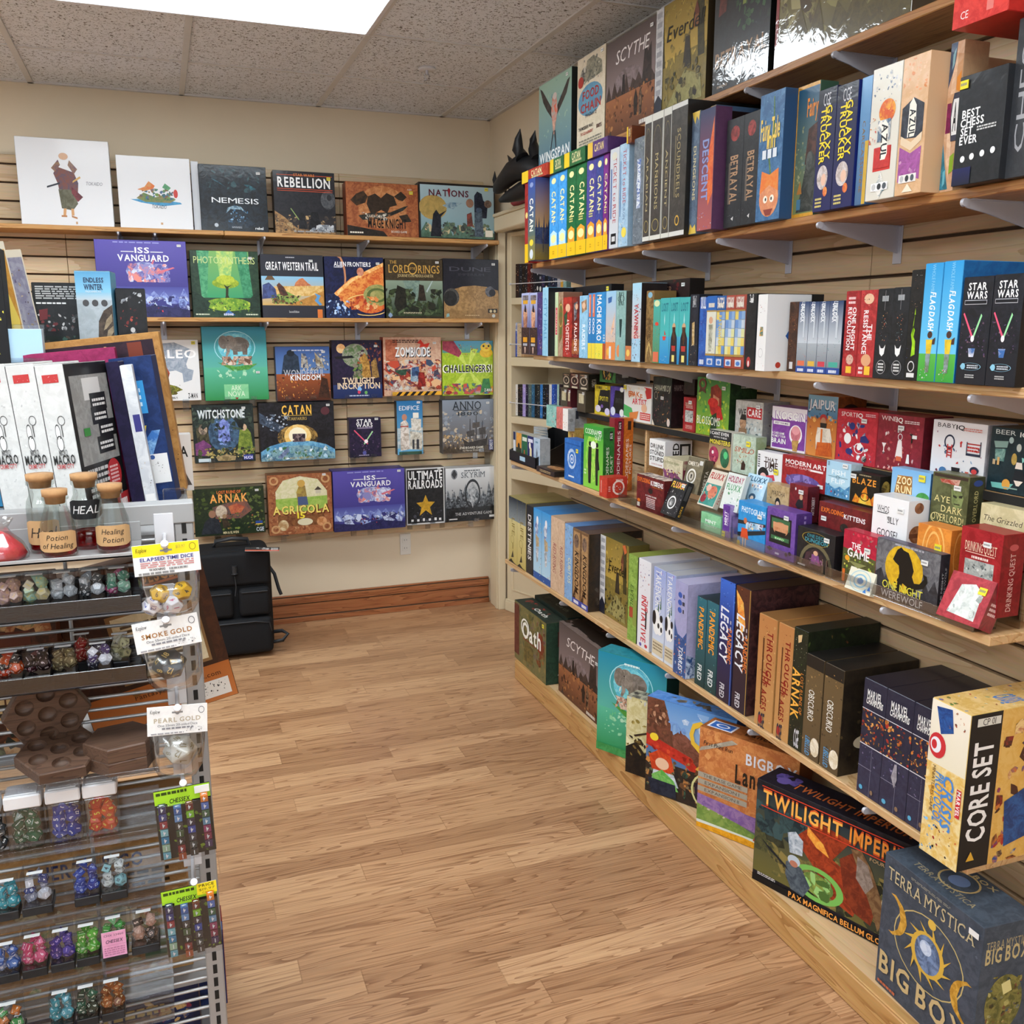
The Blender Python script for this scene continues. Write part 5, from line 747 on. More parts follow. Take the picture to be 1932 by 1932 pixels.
B|1.372,2.062,1.391||.043,.2,.184|a04838|g|brick-red patchwork spine, left one of two|8|R a84c3c;r0 19 100 78 a8b8c8;r0 19 33 30 d8d8a0;r0 31 33 42 c0ccd8;r0 43 33 54 88a8d0;r0 55 33 66 6a90c8;r0 67 33 78 e0c868;r34 19 67 30 e0c868;r34 31 67 42 d8d8a0;r34 43 67 54 c0ccd8;r34 55 67 66 88a8d0;r34 67 67 78 6a90c8;r68 19 101 30 6a90c8;r68 31 101 42 e0c868;r68 43 101 54 d8d8a0;r68 55 101 66 c0ccd8;r68 67 101 78 88a8d0;r0 16 100 19 a88848;r0 78 100 80 a88848;l20 84 80 90 1 e8e0d0;r20 3 80 12 c8d0e0;e50 7 20 3 4a78c0;t PATCHWORK 50 90 14 f0e8e0 76 b
B|1.372,2.018,1.391||.044,.2,.184|a04838|g|brick-red patchwork spine, right one of two|8|R a84c3c;r0 19 100 78 a8b8c8;r0 19 33 30 d8d8a0;r0 31 33 42 c0ccd8;r0 43 33 54 88a8d0;r0 55 33 66 6a90c8;r0 67 33 78 e0c868;r34 19 67 30 e0c868;r34 31 67 42 d8d8a0;r34 43 67 54 c0ccd8;r34 55 67 66 88a8d0;r34 67 67 78 6a90c8;r68 19 101 30 6a90c8;r68 31 101 42 e0c868;r68 43 101 54 d8d8a0;r68 55 101 66 c0ccd8;r68 67 101 78 88a8d0;r0 16 100 19 a88848;r0 78 100 80 a88848;l20 84 80 90 1 e8e0d0;r20 3 80 12 c8d0e0;e50 7 20 3 4a78c0;t PATCHWORK 50 90 14 f0e8e0 76 b
B|1.372,1.973,1.391||.042,.2,.185|1c1e22|g|black wrapped spine with a red emblem at its foot|8|R 24262a 16181c;r40 88 66 94 d8d8d8;e44 10 20 7 b03838;e44 8 8 4 e8d8d8;k10 30 90 90 14 5 303238/48484e;t2-8 50 94 10 d8d8d8 40
B|1.345,1.889,1.391||.037,.125,.18|e0e0e0|g|white spine and box with a deep blue crystal crown on its side|8|R e8e8e8;k10 74 90 90 12 5 b04838/c87850/5a3a38;p3a7878/e8a838 30 46 70 46 66 58 36 58;o50 24 24 6 10 b8b8b8;k10 4 90 12 6 3 383840/c85848|R e2e2e2;p1c4a6a/2a88a0 50 40 62 60 60 84 70 74 78 90 84 72 96 80 100 40 90 24 70 20;p1a3a8a/3068b0 44 46 60 62 92 60 96 40 70 26;pc87838/e0a848 60 26 100 30 96 12 66 8;tKING 80 20 10 3a2a18 30 b;e30 8 6 4 b03828;l58 4 86 6 1 606060
B|1.402,1.846,1.391||.031,.2,.162|5a3420|g|dark orange fiery spine beside the white crown box|8|R 5c3824 3a2418;k10 16 90 80 24 6 b86830/8a4820/2a1a14/d8a058;o46 88 36 8 10 3a3028;r30 4 70 14 e0e0e0
B|1.39,1.794,1.391||.036,.2,.161|2a3a5a|g|slim navy-to-silver spine with an orange tag near its foot|8|g0 40 100 100 c8d0d8 28406a;g0 0 100 42 6a7078 a8b0b8;r0 0 100 9 2a4a98;r16 10 84 17 d87050;k0 18 100 50 20 4 d87050/4a5058/8a9098;tUNLOCK 46 88 30 e8f0f8 24 vi;tUNLOCK 42 84 36 f0f4f8 26 vb;l20 2 80 6 1 d8e0f0;l56 50 70 80 1 d0d8e0
B|1.39,1.758,1.391||.034,.2,.16|2a3a5a|g|slim navy-to-silver spine with a yellow tag near its foot|8|g0 40 100 100 c8d0d8 28406a;g0 0 100 42 6a7078 a8b0b8;r0 0 100 9 2a4a98;r16 10 84 17 d8b048;k0 18 100 50 20 4 d8b048/4a5058/8a9098;tUNLOCK 46 88 30 e8f0f8 24 vi;tUNLOCK 42 84 36 f0f4f8 26 vb;l20 2 80 6 1 d8e0f0;l56 50 70 80 1 d0d8e0
B|1.39,1.723,1.391||.034,.2,.16|2a3a5a|g|slim navy-to-silver spine with a red tag near its foot|8|g0 40 100 100 c8d0d8 28406a;g0 0 100 42 6a7078 a8b0b8;r0 0 100 9 2a4a98;r16 10 84 17 c84050;k0 18 100 50 20 4 c84050/4a5058/8a9098;tUNLOCK 46 88 30 e8f0f8 24 vi;tUNLOCK 42 84 36 f0f4f8 26 vb;l20 2 80 6 1 d8e0f0;l56 50 70 80 1 d0d8e0
B|1.39,1.683,1.391||.044,.2,.16|2a3a5a|g|slim navy-to-silver spine with a teal tag near its foot|8|g0 40 100 100 c8d0d8 28406a;g0 0 100 42 6a7078 a8b0b8;r0 0 100 9 2a4a98;r16 10 84 17 48a898;k0 18 100 50 20 4 48a898/4a5058/8a9098;tUNLOCK 46 88 30 e8f0f8 24 vi;tUNLOCK 42 84 36 f0f4f8 26 vb;l20 2 80 6 1 d8e0f0;l56 50 70 80 1 d0d8e0|R 1c2434
B|1.372,1.611,1.391||.042,.2,.178|b02a2c|g|red spine with white lettering and a face near its foot, left red one|8|R b83034 8a2024;tONE NIGHT 66 56 26 f0e8e8 50 vb;tREVOLUTION 34 56 26 f0e8e8 50 vb;e54 20 26 6 d0a898;r30 4 70 12 e8b838;l20 84 70 94 2 f0c8c8;k10 14 90 30 14 4 5a1a1c/c86058
B|1.372,1.563,1.391||.048,.2,.178|b83034|g|red spine with white lettering and a hand at the top, right red one|8|R c03a3c 9a2a2c;tTHE 66 52 26 f0e8e8 18 vb;tRESISTANCE 38 52 26 f0e8e8 50 vb;e50 90 30 6 e0b898;k10 76 90 96 12 5 e0a888/5a2420;e56 20 30 7 d8a078;r50 3 84 13 e8b838;l14 3 40 13 2 f0d8d8|R 5a1a1c
B|1.372,1.516,1.391||.043,.2,.179|1a1e22|g|black spine with a white fox mask, left one of two|8|R 20242a 15181c;k30 42 70 74 30 4 a85a48/6a8a98/c89858/38404a;pe8e8e8 30 38 42 34 58 34 70 38 64 28 50 25 36 28;o50 13 30 8 8 a8a8ac;l32 8 68 18 3 d8d8d8;l30 86 70 92 1 a0a4a8;r49 76 51 98 8a8a90
B|1.372,1.473,1.391||.043,.2,.18|1a1e22|g|black spine with a white fox mask, right one of two|8|R 20242a 15181c;k30 42 70 74 30 4 a85a48/6a8a98/c89858/38404a;pe8e8e8 30 38 42 34 58 34 70 38 64 28 50 25 36 28;o50 13 30 8 8 a8a8ac;l32 8 68 18 3 d8d8d8;l30 86 70 92 1 a0a4a8;r49 76 51 98 8a8a90
B|1.372,1.434,1.391||.033,.2,.211|181a1c|g|tall black spine with a lime green splash and a hand|8|R 1e2022 141516;pa8d828/8ac018 50 62 40 50 58 46 50 40 66 36 70 24 40 22 44 34 30 42 44 50;pa8d828 50 66 54 60 46 60;k10 60 90 76 14 4 c89878/4a3828;k30 82 84 98 12 4 b07858/d8d8d8/583828;k0 20 20 30 6 3 b03838/3a58a0;o50 13 26 5 20 d8d8d8;r20 3 80 7 d8d8d8
B|1.372,1.395,1.391||.043,.2,.221|2a98d8|g|bright blue spine with a running child on green grass, left one of two|8|g0 0 100 24 3a9a3a 58b048;g0 24 100 100 68c0e8 2a98d8;tFLAG DASH 56 60 30 f8f8f8 32 vbi;tWHOLE FAMILY 50 86 18 88c8e8 26 v;e56 40 14 3 4a3028;p e8c838/d0b030 36 36 74 36 68 24 42 24;p8a98a0/6a7a60 40 24 68 24 64 8 44 8;k14 2 60 12 14 5 e0e0e0/c85858/88a8d0;p4a3028 74 36 90 38 88 32 72 32
B|1.372,1.349,1.391||.044,.23,.222|2a98d8|g|bright blue spine with a running child on green grass, right one of two|8|g0 0 100 24 3a9a3a 58b048;g0 24 100 100 68c0e8 2a98d8;tFLAG DASH 56 60 30 f8f8f8 32 vbi;tWHOLE FAMILY 50 86 18 88c8e8 26 v;e56 40 14 3 4a3028;p e8c838/d0b030 36 36 74 36 68 24 42 24;p8a98a0/6a7a60 40 24 68 24 64 8 44 8;k14 2 60 12 14 5 e0e0e0/c85858/88a8d0;p4a3028 74 36 90 38 88 32 72 32|R 1c6aa8 185c98;e56 72 44 14 c83828 a02820;r90 80 100 96 e8d030;e50 72 30 8 3a8a38
B|1.372,1.29,1.391||.064,.2,.191|1c1e26|g|wide black spine with crossed pink and green light beams, left one of two|8|R 20222c 16181e;r0 0 100 30 1c1e26;k6 26 94 60 40 5 3a2c48/1e1a28/5a4870/8a6878;pe05878 8 66 46 42 50 44 12 67;p98d8a0 70 66 44 42 48 40 74 64;e47 43 6 3 fff0f8;p3a68a8/d8d8e0 36 34 60 34 56 26 40 26;tSTAR 50 91 6.5 f4f4f4 62 b;tWARS 50 83 6.5 f4f4f4 70 b;r10 74.5 86 78.5 c8c8d0;r11 75 85 78 181a20;o50 17 36 3.5 6 88b8d0;e24 17 8 3 88c0d8;l38 15 76 19 2 c8d0d8;l34 6 66 10 2 b8b8b8
B|1.372,1.225,1.391||.061,.2,.192|1c1e26|g|wide black spine with crossed pink and green light beams, right one of two|8|R 20222c 16181e;r0 0 100 30 1c1e26;k6 26 94 60 40 5 3a2c48/1e1a28/5a4870/8a6878;pe05878 8 66 46 42 50 44 12 67;p98d8a0 70 66 44 42 48 40 74 64;e47 43 6 3 fff0f8;p3a68a8/d8d8e0 36 34 60 34 56 26 40 26;tSTAR 50 91 6.5 f4f4f4 62 b;tWARS 50 83 6.5 f4f4f4 70 b;r10 74.5 86 78.5 c8c8d0;r11 75 85 78 181a20;o50 17 36 3.5 6 88b8d0;e24 17 8 3 88c0d8;l38 15 76 19 2 c8d0d8;l34 6 66 10 2 b8b8b8|R 101218
B|1.392,3.695,.477||.104,.215,.296|a89858|g|cream and black spine with gold symbols, left one of two|9|g0 0 100 70 c0ac60 d8cc90;g0 66 100 100 8a9498 20262a;k0 70 100 100 20 4 101418/2a3438/88949a;tLIFE 54 56 34 8a7838 26 v;o44 36 20 6 12 8a7838;p1c1c18 0 0 30 6 60 2 100 0;r46 22 54 30 8a7838;p3a3428 30 8 50 20 60 10||R 9a8c58
B|1.392,3.591,.477||.102,.215,.296|a89858|g|cream and black spine with gold symbols, right one of two|9|g0 0 100 70 c0ac60 d8cc90;g0 66 100 100 8a9498 20262a;k0 70 100 100 20 4 101418/2a3438/88949a;tLIFE 54 56 34 8a7838 26 v;o44 36 20 6 12 8a7838;p1c1c18 0 0 30 6 60 2 100 0;r46 22 54 30 8a7838;p3a3428 30 8 50 20 60 10||R 9a8c58
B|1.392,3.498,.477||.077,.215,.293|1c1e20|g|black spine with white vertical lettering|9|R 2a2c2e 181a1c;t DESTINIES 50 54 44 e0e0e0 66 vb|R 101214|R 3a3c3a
B|1.392,3.41,.477||.089,.215,.295|3a90d0|g|bright blue spine with a flying pale creature, left one of two|9|g0 10 100 100 b8dcf0 3a98dc;r0 0 100 10 2a58a0;p d8e0e8/4a5aa8 20 76 44 88 60 84 56 66 34 60;e48 84 12 6 f0f0f8;p a89070/c8b088 26 64 66 60 70 48 36 46;p e8e8f0/9aa0a8 30 46 64 46 58 26 40 24;k0 2 100 14 10 4 3a68b0/e05848/d8e8f0;k78 10 100 90 20 4 d89830/b84828/3a2a20/e8d060||R 3a88c8
B|1.392,3.318,.477||.092,.215,.295|3a90d0|g|bright blue spine with a flying pale creature, right one of two|9|g0 10 100 100 b8dcf0 3a98dc;r0 0 100 10 2a58a0;p d8e0e8/4a5aa8 20 76 44 88 60 84 56 66 34 60;e48 84 12 6 f0f0f8;p a89070/c8b088 26 64 66 60 70 48 36 46;p e8e8f0/9aa0a8 30 46 64 46 58 26 40 24;k0 2 100 14 10 4 3a68b0/e05848/d8e8f0;k78 10 100 90 20 4 d89830/b84828/3a2a20/e8d060||R 2a80c4
B|1.392,3.233,.477||.073,.215,.296|c8a890|g|pink-beige spine with dark red script, left one of two|9|R d8bca0 c8a88c;tRED RISING 50 45 40 8a2c38 40 vi;l76 20 80 60 1 c09a80||R c0a488
B|1.392,3.166,.477||.06,.215,.296|c8a890|g|pink-beige spine with dark red script, right one of two|9|R d8bca0 c8a88c;tRED RISING 50 45 40 8a2c38 40 vi;l76 20 80 60 1 c09a80||R c0a488
B|1.392,3.098,.477||.071,.215,.291|88b0d8|g|light blue spine with red rocks and a jagged edge|9|R 8ab4e0 7aa4d4;k0 76 100 98 20 7 a85a48/d8c8a8/5a3a38/78a858;k0 0 40 70 24 5 5a2a24/8a4438/c0d8f0;tCUBITOS 62 40 34 d0d8c0 34 vb||R 5a88c0
B|1.392,3.025,.477||.071,.215,.291|7a5a40|g|brown framed spine with a blue foot, left one of two|9|R 8a6a48 6a4c34;r12 6 88 96 b89468 a07a50;r0 0 100 8 3a4aa8;e46 84 30 9 4a3a34 8a7060;tKINGDOM 52 44 44 2a1c14 54 vbi;p5a3a24/3a2a1c 6 8 40 26 40 8;l20 2 80 6 1 e8e8f0;k20 10 90 24 10 4 d8a868/5a3a28||R 4a4858
B|1.392,2.955,.477||.066,.215,.291|7a5a40|g|brown framed spine with a blue foot, right one of two|9|R 8a6a48 6a4c34;r12 6 88 96 b89468 a07a50;r0 0 100 8 3a4aa8;e46 84 30 9 4a3a34 8a7060;tKINGDOM 52 44 44 2a1c14 54 vbi;p5a3a24/3a2a1c 6 8 40 26 40 8;l20 2 80 6 1 e8e8f0;k20 10 90 24 10 4 d8a868/5a3a28|R 3a2c22 2a2420;p d8a878 40 90 100 90 100 50 70 56;k10 0 100 40 14 6 4a4038/2c2620|R 5a4a44
B|1.44,2.815,.477||.214,.08,.291|6a5c30|g|gold woodland game box with a white ribbon strip, face-out on the fifth shelf|9|R 7a6a34 8a7838;g0 50 100 100 b89a48 8a7434;k0 40 100 96 60 6 c8a850/8a7838/a89040/6a5c30;p4a4424/3a3420 80 100 92 100 96 40 84 40;p4a4424/3a3420 6 100 14 100 20 44 4 44;p8a8450/a09860 24 6 60 34 90 24 94 4;p2c2820/3e3628 56 36 60 62 68 62 72 36;k0 2 100 40 60 6 3a3620/6a6438/8a7c48/2a2418;p6a3a28 74 76 80 88 86 76;r76 66 84 76 8a5a38;tEverdell 62 66 13 1c1810 60 i;r0 14 20 100 dcdcdc c8c8ca;p1c2030 0 14 10 22 20 14 20 0 0 0;l3 24 17 98 8 9a9aa0;p c86838 80 98 90 100 96 92 88 88||R 4a4c30
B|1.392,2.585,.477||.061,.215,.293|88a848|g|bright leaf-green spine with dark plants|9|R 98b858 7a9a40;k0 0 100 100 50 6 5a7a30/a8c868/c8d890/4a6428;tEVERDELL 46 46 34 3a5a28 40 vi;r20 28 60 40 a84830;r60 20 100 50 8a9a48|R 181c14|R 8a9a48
B|1.392,2.507,.477||.079,.215,.295|dcdce4|g|white spine with bright red vertical lettering|9|R e4e4ea;t INITIATIVE 50 34 38 c83840 52 vb;tTHE 70 50 24 c83840 14 vb;r64 24 76 44 2a2224;k10 66 90 96 24 6 b04838/6a5aa8/d8c8c0/3a4a88;e30 4 10 2 6a5aa8;e76 5 12 2 c84048|R c8c8d0|R c8c8d0
B|1.392,2.411,.477||.074,.215,.291|b8c0dc|g|white and violet spine with a panda and bamboo, left one of two|9|g0 0 100 100 d8e0ec 9aa8dc;k0 60 100 100 20 6 b888c8/5a5ab0/e8e0f0/38388a;tTAKENOKO 40 74 46 f0f0f0 48 v;p2a5a2a 60 56 66 72 70 56;p2a5a2a 40 54 52 66 50 52;e34 40 30 14 f0f0f0;e14 44 16 8 1c1c20;e60 36 30 9 f4f4f4;e52 37 9 3 1c1c20;e76 34 8 3 1c1c20;e74 46 12 4 1c1c20;r6 4 94 20 d8ccb0;l12 8 88 18 3 8a7a60||R b0b4bc
B|1.392,2.343,.477||.055,.215,.291|b8c0dc|g|white and violet spine with a panda and bamboo, right one of two|9|g0 0 100 100 d8e0ec 9aa8dc;k0 60 100 100 20 6 b888c8/5a5ab0/e8e0f0/38388a;tTAKENOKO 40 74 46 f0f0f0 48 v;p2a5a2a 60 56 66 72 70 56;p2a5a2a 40 54 52 66 50 52;e34 40 30 14 f0f0f0;e14 44 16 8 1c1c20;e60 36 30 9 f4f4f4;e52 37 9 3 1c1c20;e76 34 8 3 1c1c20;e74 46 12 4 1c1c20;r6 4 94 20 d8ccb0;l12 8 88 18 3 8a7a60||R b0b4bc
B|1.38,2.261,.477||.07,.215,.288|a8a4c8|g|spine with a lavender upper half and painted village below|9|R 3a5a98 2a4a80;k0 0 100 44 50 9 c86838/e8c8a0/3a78c0/5a3a38/88a8d8;p a8a6d0/a0a0c8 0 100 100 100 100 50 70 42 30 44 10 52 0 60;e40 86 16 3 3a5ab0;e40 78 16 3 3a5ab0;e40 70 16 3 3a5ab0;r64 84 74 88 3a3a4a;r60 76 78 80 3a3a4a;r64 68 74 72 3a3a4a;tTORRES 60 20 30 e8f0f8 26 vbi|R b0aed4 a4a2c8;p2a4a80/c8d8f0 0 0 100 0 100 40 60 34 20 20 0 26|R b8b6d8
B|1.392,2.169,.477||.05,.215,.265|1c3a40|g|dark teal spine with orange vertical lettering, left one of two|9|g0 0 100 100 1c3a3a 2a6a7a;k0 0 100 100 40 4 3a8a98/16303a/58b0b0/0e2028;tPANDEMIC 48 66 46 f0a030 46 vb;tFRED 50 16 40 e0e8e8 18 vb;k10 90 90 100 6 4 58c8c8/e0f0f0||R 1c3038
B|1.392,2.113,.477||.057,.215,.268|1c3a40|g|dark teal spine with orange vertical lettering, right one of two|9|g0 0 100 100 1c3a3a 2a6a7a;k0 0 100 100 40 4 3a8a98/16303a/58b0b0/0e2028;tPANDEMIC 48 66 46 f0a030 46 vb;tFRED 50 16 40 e0e8e8 18 vb;k10 90 90 100 6 4 58c8c8/e0f0f0|R 2a6a68|R 1c3038
B|1.392,2.046,.477||.071,.215,.348|1c2a6a|g|deep blue spine with slanted silver lettering and blue smoke|9|g0 0 100 100 2a2030 1c2a70;g0 60 100 100 1c2a70 3a6ad0;k0 64 100 100 30 5 1a2050/88b8f0/0e1438/3a5ab8;tLEGACY 38 56 50 e8ecf4 44 vbi;tPANDEMIC 76 48 26 d87838 28 vb;tFRED 40 9 30 d0d0d8 12 vb;l76 60 84 70 2 c0c0c8;r92 0 96 100 4a78d8|R 101830|R 1a2244
B|1.392,1.972,.477||.068,.215,.348|2a1c20|g|dark brown spine with slanted silver lettering and an orange flame|9|g0 0 100 100 2a2030 3a2024;g0 60 100 100 3a2024 5a3020;p e88838/f0c060 0 96 50 88 70 70 44 62 20 74;k0 70 100 100 20 4 1a1010/c86828;tLEGACY 38 56 50 e8ecf4 44 vbi;tPANDEMIC 76 48 26 d87838 28 vb;tFRED 40 9 30 d0d0d8 12 vb;l76 60 84 70 2 c0c0c8;r92 0 96 100 b89048|R 4a2c2c 2a181c;r60 0 100 12 e0b838|R 2a1e1c
B|1.392,1.863,.477||.074,.215,.301|b88850|g|tan parchment spine with dark red lettering, left one of two|9|g0 0 100 100 c09058 b87c48;k0 0 100 100 30 7 c8985c/a87040/d8b078;tTHROUGH 66 64 30 8a2018 46 vbs;tTHE AGES 46 34 30 8a2018 36 vbs;l28 20 36 80 1 5a3018;e34 7 12 4 b03028;k30 72 60 92 8 4 8a2c20/6a2018;k50 3 90 12 6 2 4a3020/e8d8b8;tCGE 40 6 14 303040 36 b||R 8a6238
B|1.392,1.789,.477||.059,.215,.301|b88850|g|tan parchment spine with dark red lettering, right one of two|9|g0 0 100 100 c09058 b87c48;k0 0 100 100 30 7 c8985c/a87040/d8b078;tTHROUGH 66 64 30 8a2018 46 vbs;tTHE AGES 46 34 30 8a2018 36 vbs;l28 20 36 80 1 5a3018;e34 7 12 4 b03028;k30 72 60 92 8 4 8a2c20/6a2018;k50 3 90 12 6 2 4a3020/e8d8b8;tCGE 40 6 14 303040 36 b||R 8a6238
B|1.392,1.733,.477||.051,.215,.308|1c2418|g|dark jungle spine with large gold sideways lettering|9|R 20281a 161c12;k0 58 100 100 40 4 3a5a28/e8d8c8/5a7838/101810;k0 0 100 30 40 5 3a3848/a87848/4a5a38/1c1c28;p d8b888 30 94 60 96 56 90 34 88;tARNAK 34 46 54 f0b048 42 vbs;tLOST RUINS OF 76 48 20 d88838 34 v;tCGE 60 10 14 d0d0d8 36 b|R 14180f 1c2414;k0 0 100 100 60 6 0e120c/4a5a28/2a3818/6a4028;p8a5a40/5a3a2a 14 40 40 56 50 36 30 26|R 1a1e16
B|1.392,1.676,.477||.062,.215,.258|4a3c28|g|brown antique spine with white italics, left one of two|9|g0 0 100 100 5a4a34 6a5638;k0 0 100 100 40 7 3a2e20/8a7048/4a3c28/a88a58;r0 88 100 100 1c1a18;tOBSCURIO 40 52 32 f0f0e8 30 v;e76 14 26 9 f0e8d8 d8c8a8;tLIBELLUD 34 12 26 5aa8e0 18 vi;k20 80 90 92 10 5 a8804a/2a2018||R 1e1c1a
B|1.392,1.609,.477||.064,.215,.258|4a3c28|g|brown antique spine with white italics, right one of two|9|g0 0 100 100 5a4a34 6a5638;k0 0 100 100 40 7 3a2e20/8a7048/4a3c28/a88a58;r0 88 100 100 1c1a18;tOBSCURIO 40 52 32 f0f0e8 30 v;e76 14 26 9 f0e8d8 d8c8a8;tLIBELLUD 34 12 26 5aa8e0 18 vi;k20 80 90 92 10 5 a8804a/2a2018|R 2e261c 221c16;k0 0 100 60 40 6 3a3020/1c1814/5a4a30;e30 30 12 6 d8c8a8;e70 30 14 8 4a1c1c|R 1e1c1a
B|1.392,1.479,.477||.068,.215,.268|22243a|g|navy spine with a bold white two-line title, left of three|9|R 22243a 2a2c40;r0 0 100 44 2c2c44 34364e;k0 44 100 74 60 9 c87830/a83028/3a3a28/e8b060/2a2420;r0 43.5 100 44.3 d8d8e0;r0 74 100 74.6 d8d8e0;r0 24 60 24.5 8a8aa0;r56 0 57 44 8a8aa0;k10 26 90 42 14 5 4a4470/8a84a8/1c1c30;tMARVEL 50 88 7 e8e8e8 62 b;tCHAMPIONS 52 82 5 f0f0f0 72 bi;e20 6 8 2 58a8d0;e68 6 6 2 8a7058||R 1c1c28
B|1.392,1.406,.477||.076,.215,.268|22243a|g|navy spine with a bold white two-line title, middle of three|9|R 22243a 2a2c40;r0 0 100 44 2c2c44 34364e;k0 44 100 74 60 9 c87830/a83028/3a3a28/e8b060/2a2420;r0 43.5 100 44.3 d8d8e0;r0 74 100 74.6 d8d8e0;r0 24 60 24.5 8a8aa0;r56 0 57 44 8a8aa0;k10 26 90 42 14 5 4a4470/8a84a8/1c1c30;tMARVEL 50 88 7 e8e8e8 62 b;tCHAMPIONS 52 82 5 f0f0f0 72 bi;e20 6 8 2 58a8d0;e68 6 6 2 8a7058;p8a8690/a8a4b0 50 42 40 30 54 22 62 30 58 42||R 1c1c28
B|1.392,1.336,.477||.061,.215,.268|22243a|g|navy spine with a bold white two-line title, right of three|9|R 22243a 2a2c40;r0 0 100 44 2c2c44 34364e;k0 44 100 74 60 9 c87830/a83028/3a3a28/e8b060/2a2420;r0 43.5 100 44.3 d8d8e0;r0 74 100 74.6 d8d8e0;r0 24 60 24.5 8a8aa0;r56 0 57 44 8a8aa0;k10 26 90 42 14 5 4a4470/8a84a8/1c1c30;tMARVEL 50 88 7 e8e8e8 62 b;tCHAMPIONS 52 82 5 f0f0f0 72 bi;e20 6 8 2 58a8d0;e68 6 6 2 8a7058||R 1c1c28
B|1.345,1.233,.477||.092,.26,.319|e0c070|g|large yellow-painted box with a black side, near end of the fifth shelf|9|R ecd8a0 e0b860;g0 60 100 100 e8e0c8 f0e8d8;k0 0 40 24 16 5 3a98e0/1a4a88/88c8f8;k30 2 94 24 14 5 c83828/8a2018/1c1c18;pe0a038/f0c868 10 44 70 56 80 30 40 24;p2a5aa0/1c3a78 14 96 54 98 62 84 30 80;k50 80 94 98 12 4 b85838/d8a078/6a3a2a;e24 72 22 8 c83038;e20 72 14 5 e8e8f0;e16 72 7 3 c83038;tCRISIS 62 40 26 4a88d0 34 vbi;tPROTOCOL 38 40 20 4a88d0 32 vbi;t MINIATURES GAME 22 44 8 5a3a20 30 v;r84 34 96 52 c83038;tMARVEL 90 43 9 f4f0f0 16 vb|R e0b868 d8a850;r0 0 30 100 16161a;tCORE SET 15 50 17 f0f0f0 64 Vb;k32 0 100 96 90 8 c87838/a83028/2a4a8a/e8c888/4a2a20;p2a5a9a/1c3a70 40 40 70 50 66 14 44 10;o88 26 18 18 30 c83038;e88 26 8 8 e8e8f0;p d8a838 8 6 12 12 16 6;r6 92 28 97 d8d8d0;tCP 01 17 94.5 4 303030 12|R e8c888 d8b060;k0 0 100 100 30 7 4a88c8/e8e0c8/b83830/6a8a48;tCRISIS 60 50 18 4a88d0 40 bi
C|1.5,3.382,1.262||.071,.06,.056|4a4234|g|upper dark olive card box with an oval portrait, far left of its stack|10|R 50483a 3a342a;o50 54 40 28 22 e0d4c0;e50 54 20 16 2a2420;pe0c8a8 46 58 54 58 52 44 48 44;tOMERTA 50 90 9 d8b090 70 b;r20 4 84 16 d8d0b8
C|1.5,3.302,1.262||.083,.06,.059|4a1c20|g|upper dark red card box with an oval portrait|10|R 541f24 3a1618;o50 54 40 28 22 e0d4c0;e50 54 20 16 2a2420;pe0c8a8 46 58 54 58 52 44 48 44;tOMERTA 50 90 9 d8b090 70 b;r20 4 84 16 d8d0b8||||76,86,w
C|1.5,3.218,1.262||.082,.07,.06|4a4234|g|upper dark olive card box with white side lettering, nearest of its stack|10|R 50483a 3a342a;o50 54 40 28 22 e0d4c0;e50 54 20 16 2a2420;pe0c8a8 46 58 54 58 52 44 48 44;tOMERTA 50 90 9 d8b090 70 b;r20 4 84 16 d8d0b8|R 2a2620 221f1a;tOMERTA 34 46 26 d8d0c0 50 V|||76,86,w
C|1.5,3.404,1.177||.066,.07,.083|50483a|g|lower olive card box under the oval portrait stack, left|10|R 50483a 50483a;r20 40 80 84 d8d0b0 c8b890||||76,86,w
C|1.5,3.353,1.177||.029,.07,.083|541f24|g|lower dark red card box under the oval portrait stack|10|R 541f24 541f24;r20 40 80 84 d8d0b0 c8b890||||76,86,w
C|1.5,3.238,1.177||.076,.07,.083|50483a|g|lower olive card box under the oval portrait stack, nearest|10|R 50483a 50483a;r20 40 80 84 d8d0b0 c8b890||||76,86,w
C|1.52,3.097,1.177||.128,.09,.109|e0c830|g|yellow and black card box with a big oval window|10|R e0cc38 c8b028;p202020 14 10 36 84 100 88 100 10;e60 50 34 36 282828 1c1c1c;tSPOT IT! 60 56 14 e8d840 56 b;e24 20 18 12 f0e8f0 d8d0e8;e84 14 16 12 d8d0f0;tDOBBLE 30 92 8 202020 36 b;e50 30 8 6 7a5aa8|R 6a50a0 5a4490;e40 20 30 10 e0d8f0;e50 88 30 10 e8d838|||80,92,y
C|1.52,2.976,1.177||.105,.09,.111|5a48a8|g|purple and black card box with a big oval window|10|R 6450b0 4a3c98;p181818 16 14 34 88 100 88 100 14;e62 54 30 34 242424 181818;tSPOT IT! 64 56 14 484848 50 b;e20 20 18 14 f0f0ff d0d8f0;e86 18 16 12 f0f0f0;e84 92 14 8 f0f0f0
C|1.525,3.067,1.298||.131,.085,.05|3a7a3c|g|small green card box lying on the oval-window boxes|10|R 488c48 2e6a34;p1c2a1c 20 20 76 20 90 84 14 84;k24 20 80 84 14 9 5aa848/c87838/e8d060|R 6a6a64 58584e;r30 40 60 70 d8d8d0;e80 60 14 16 c8c8c0
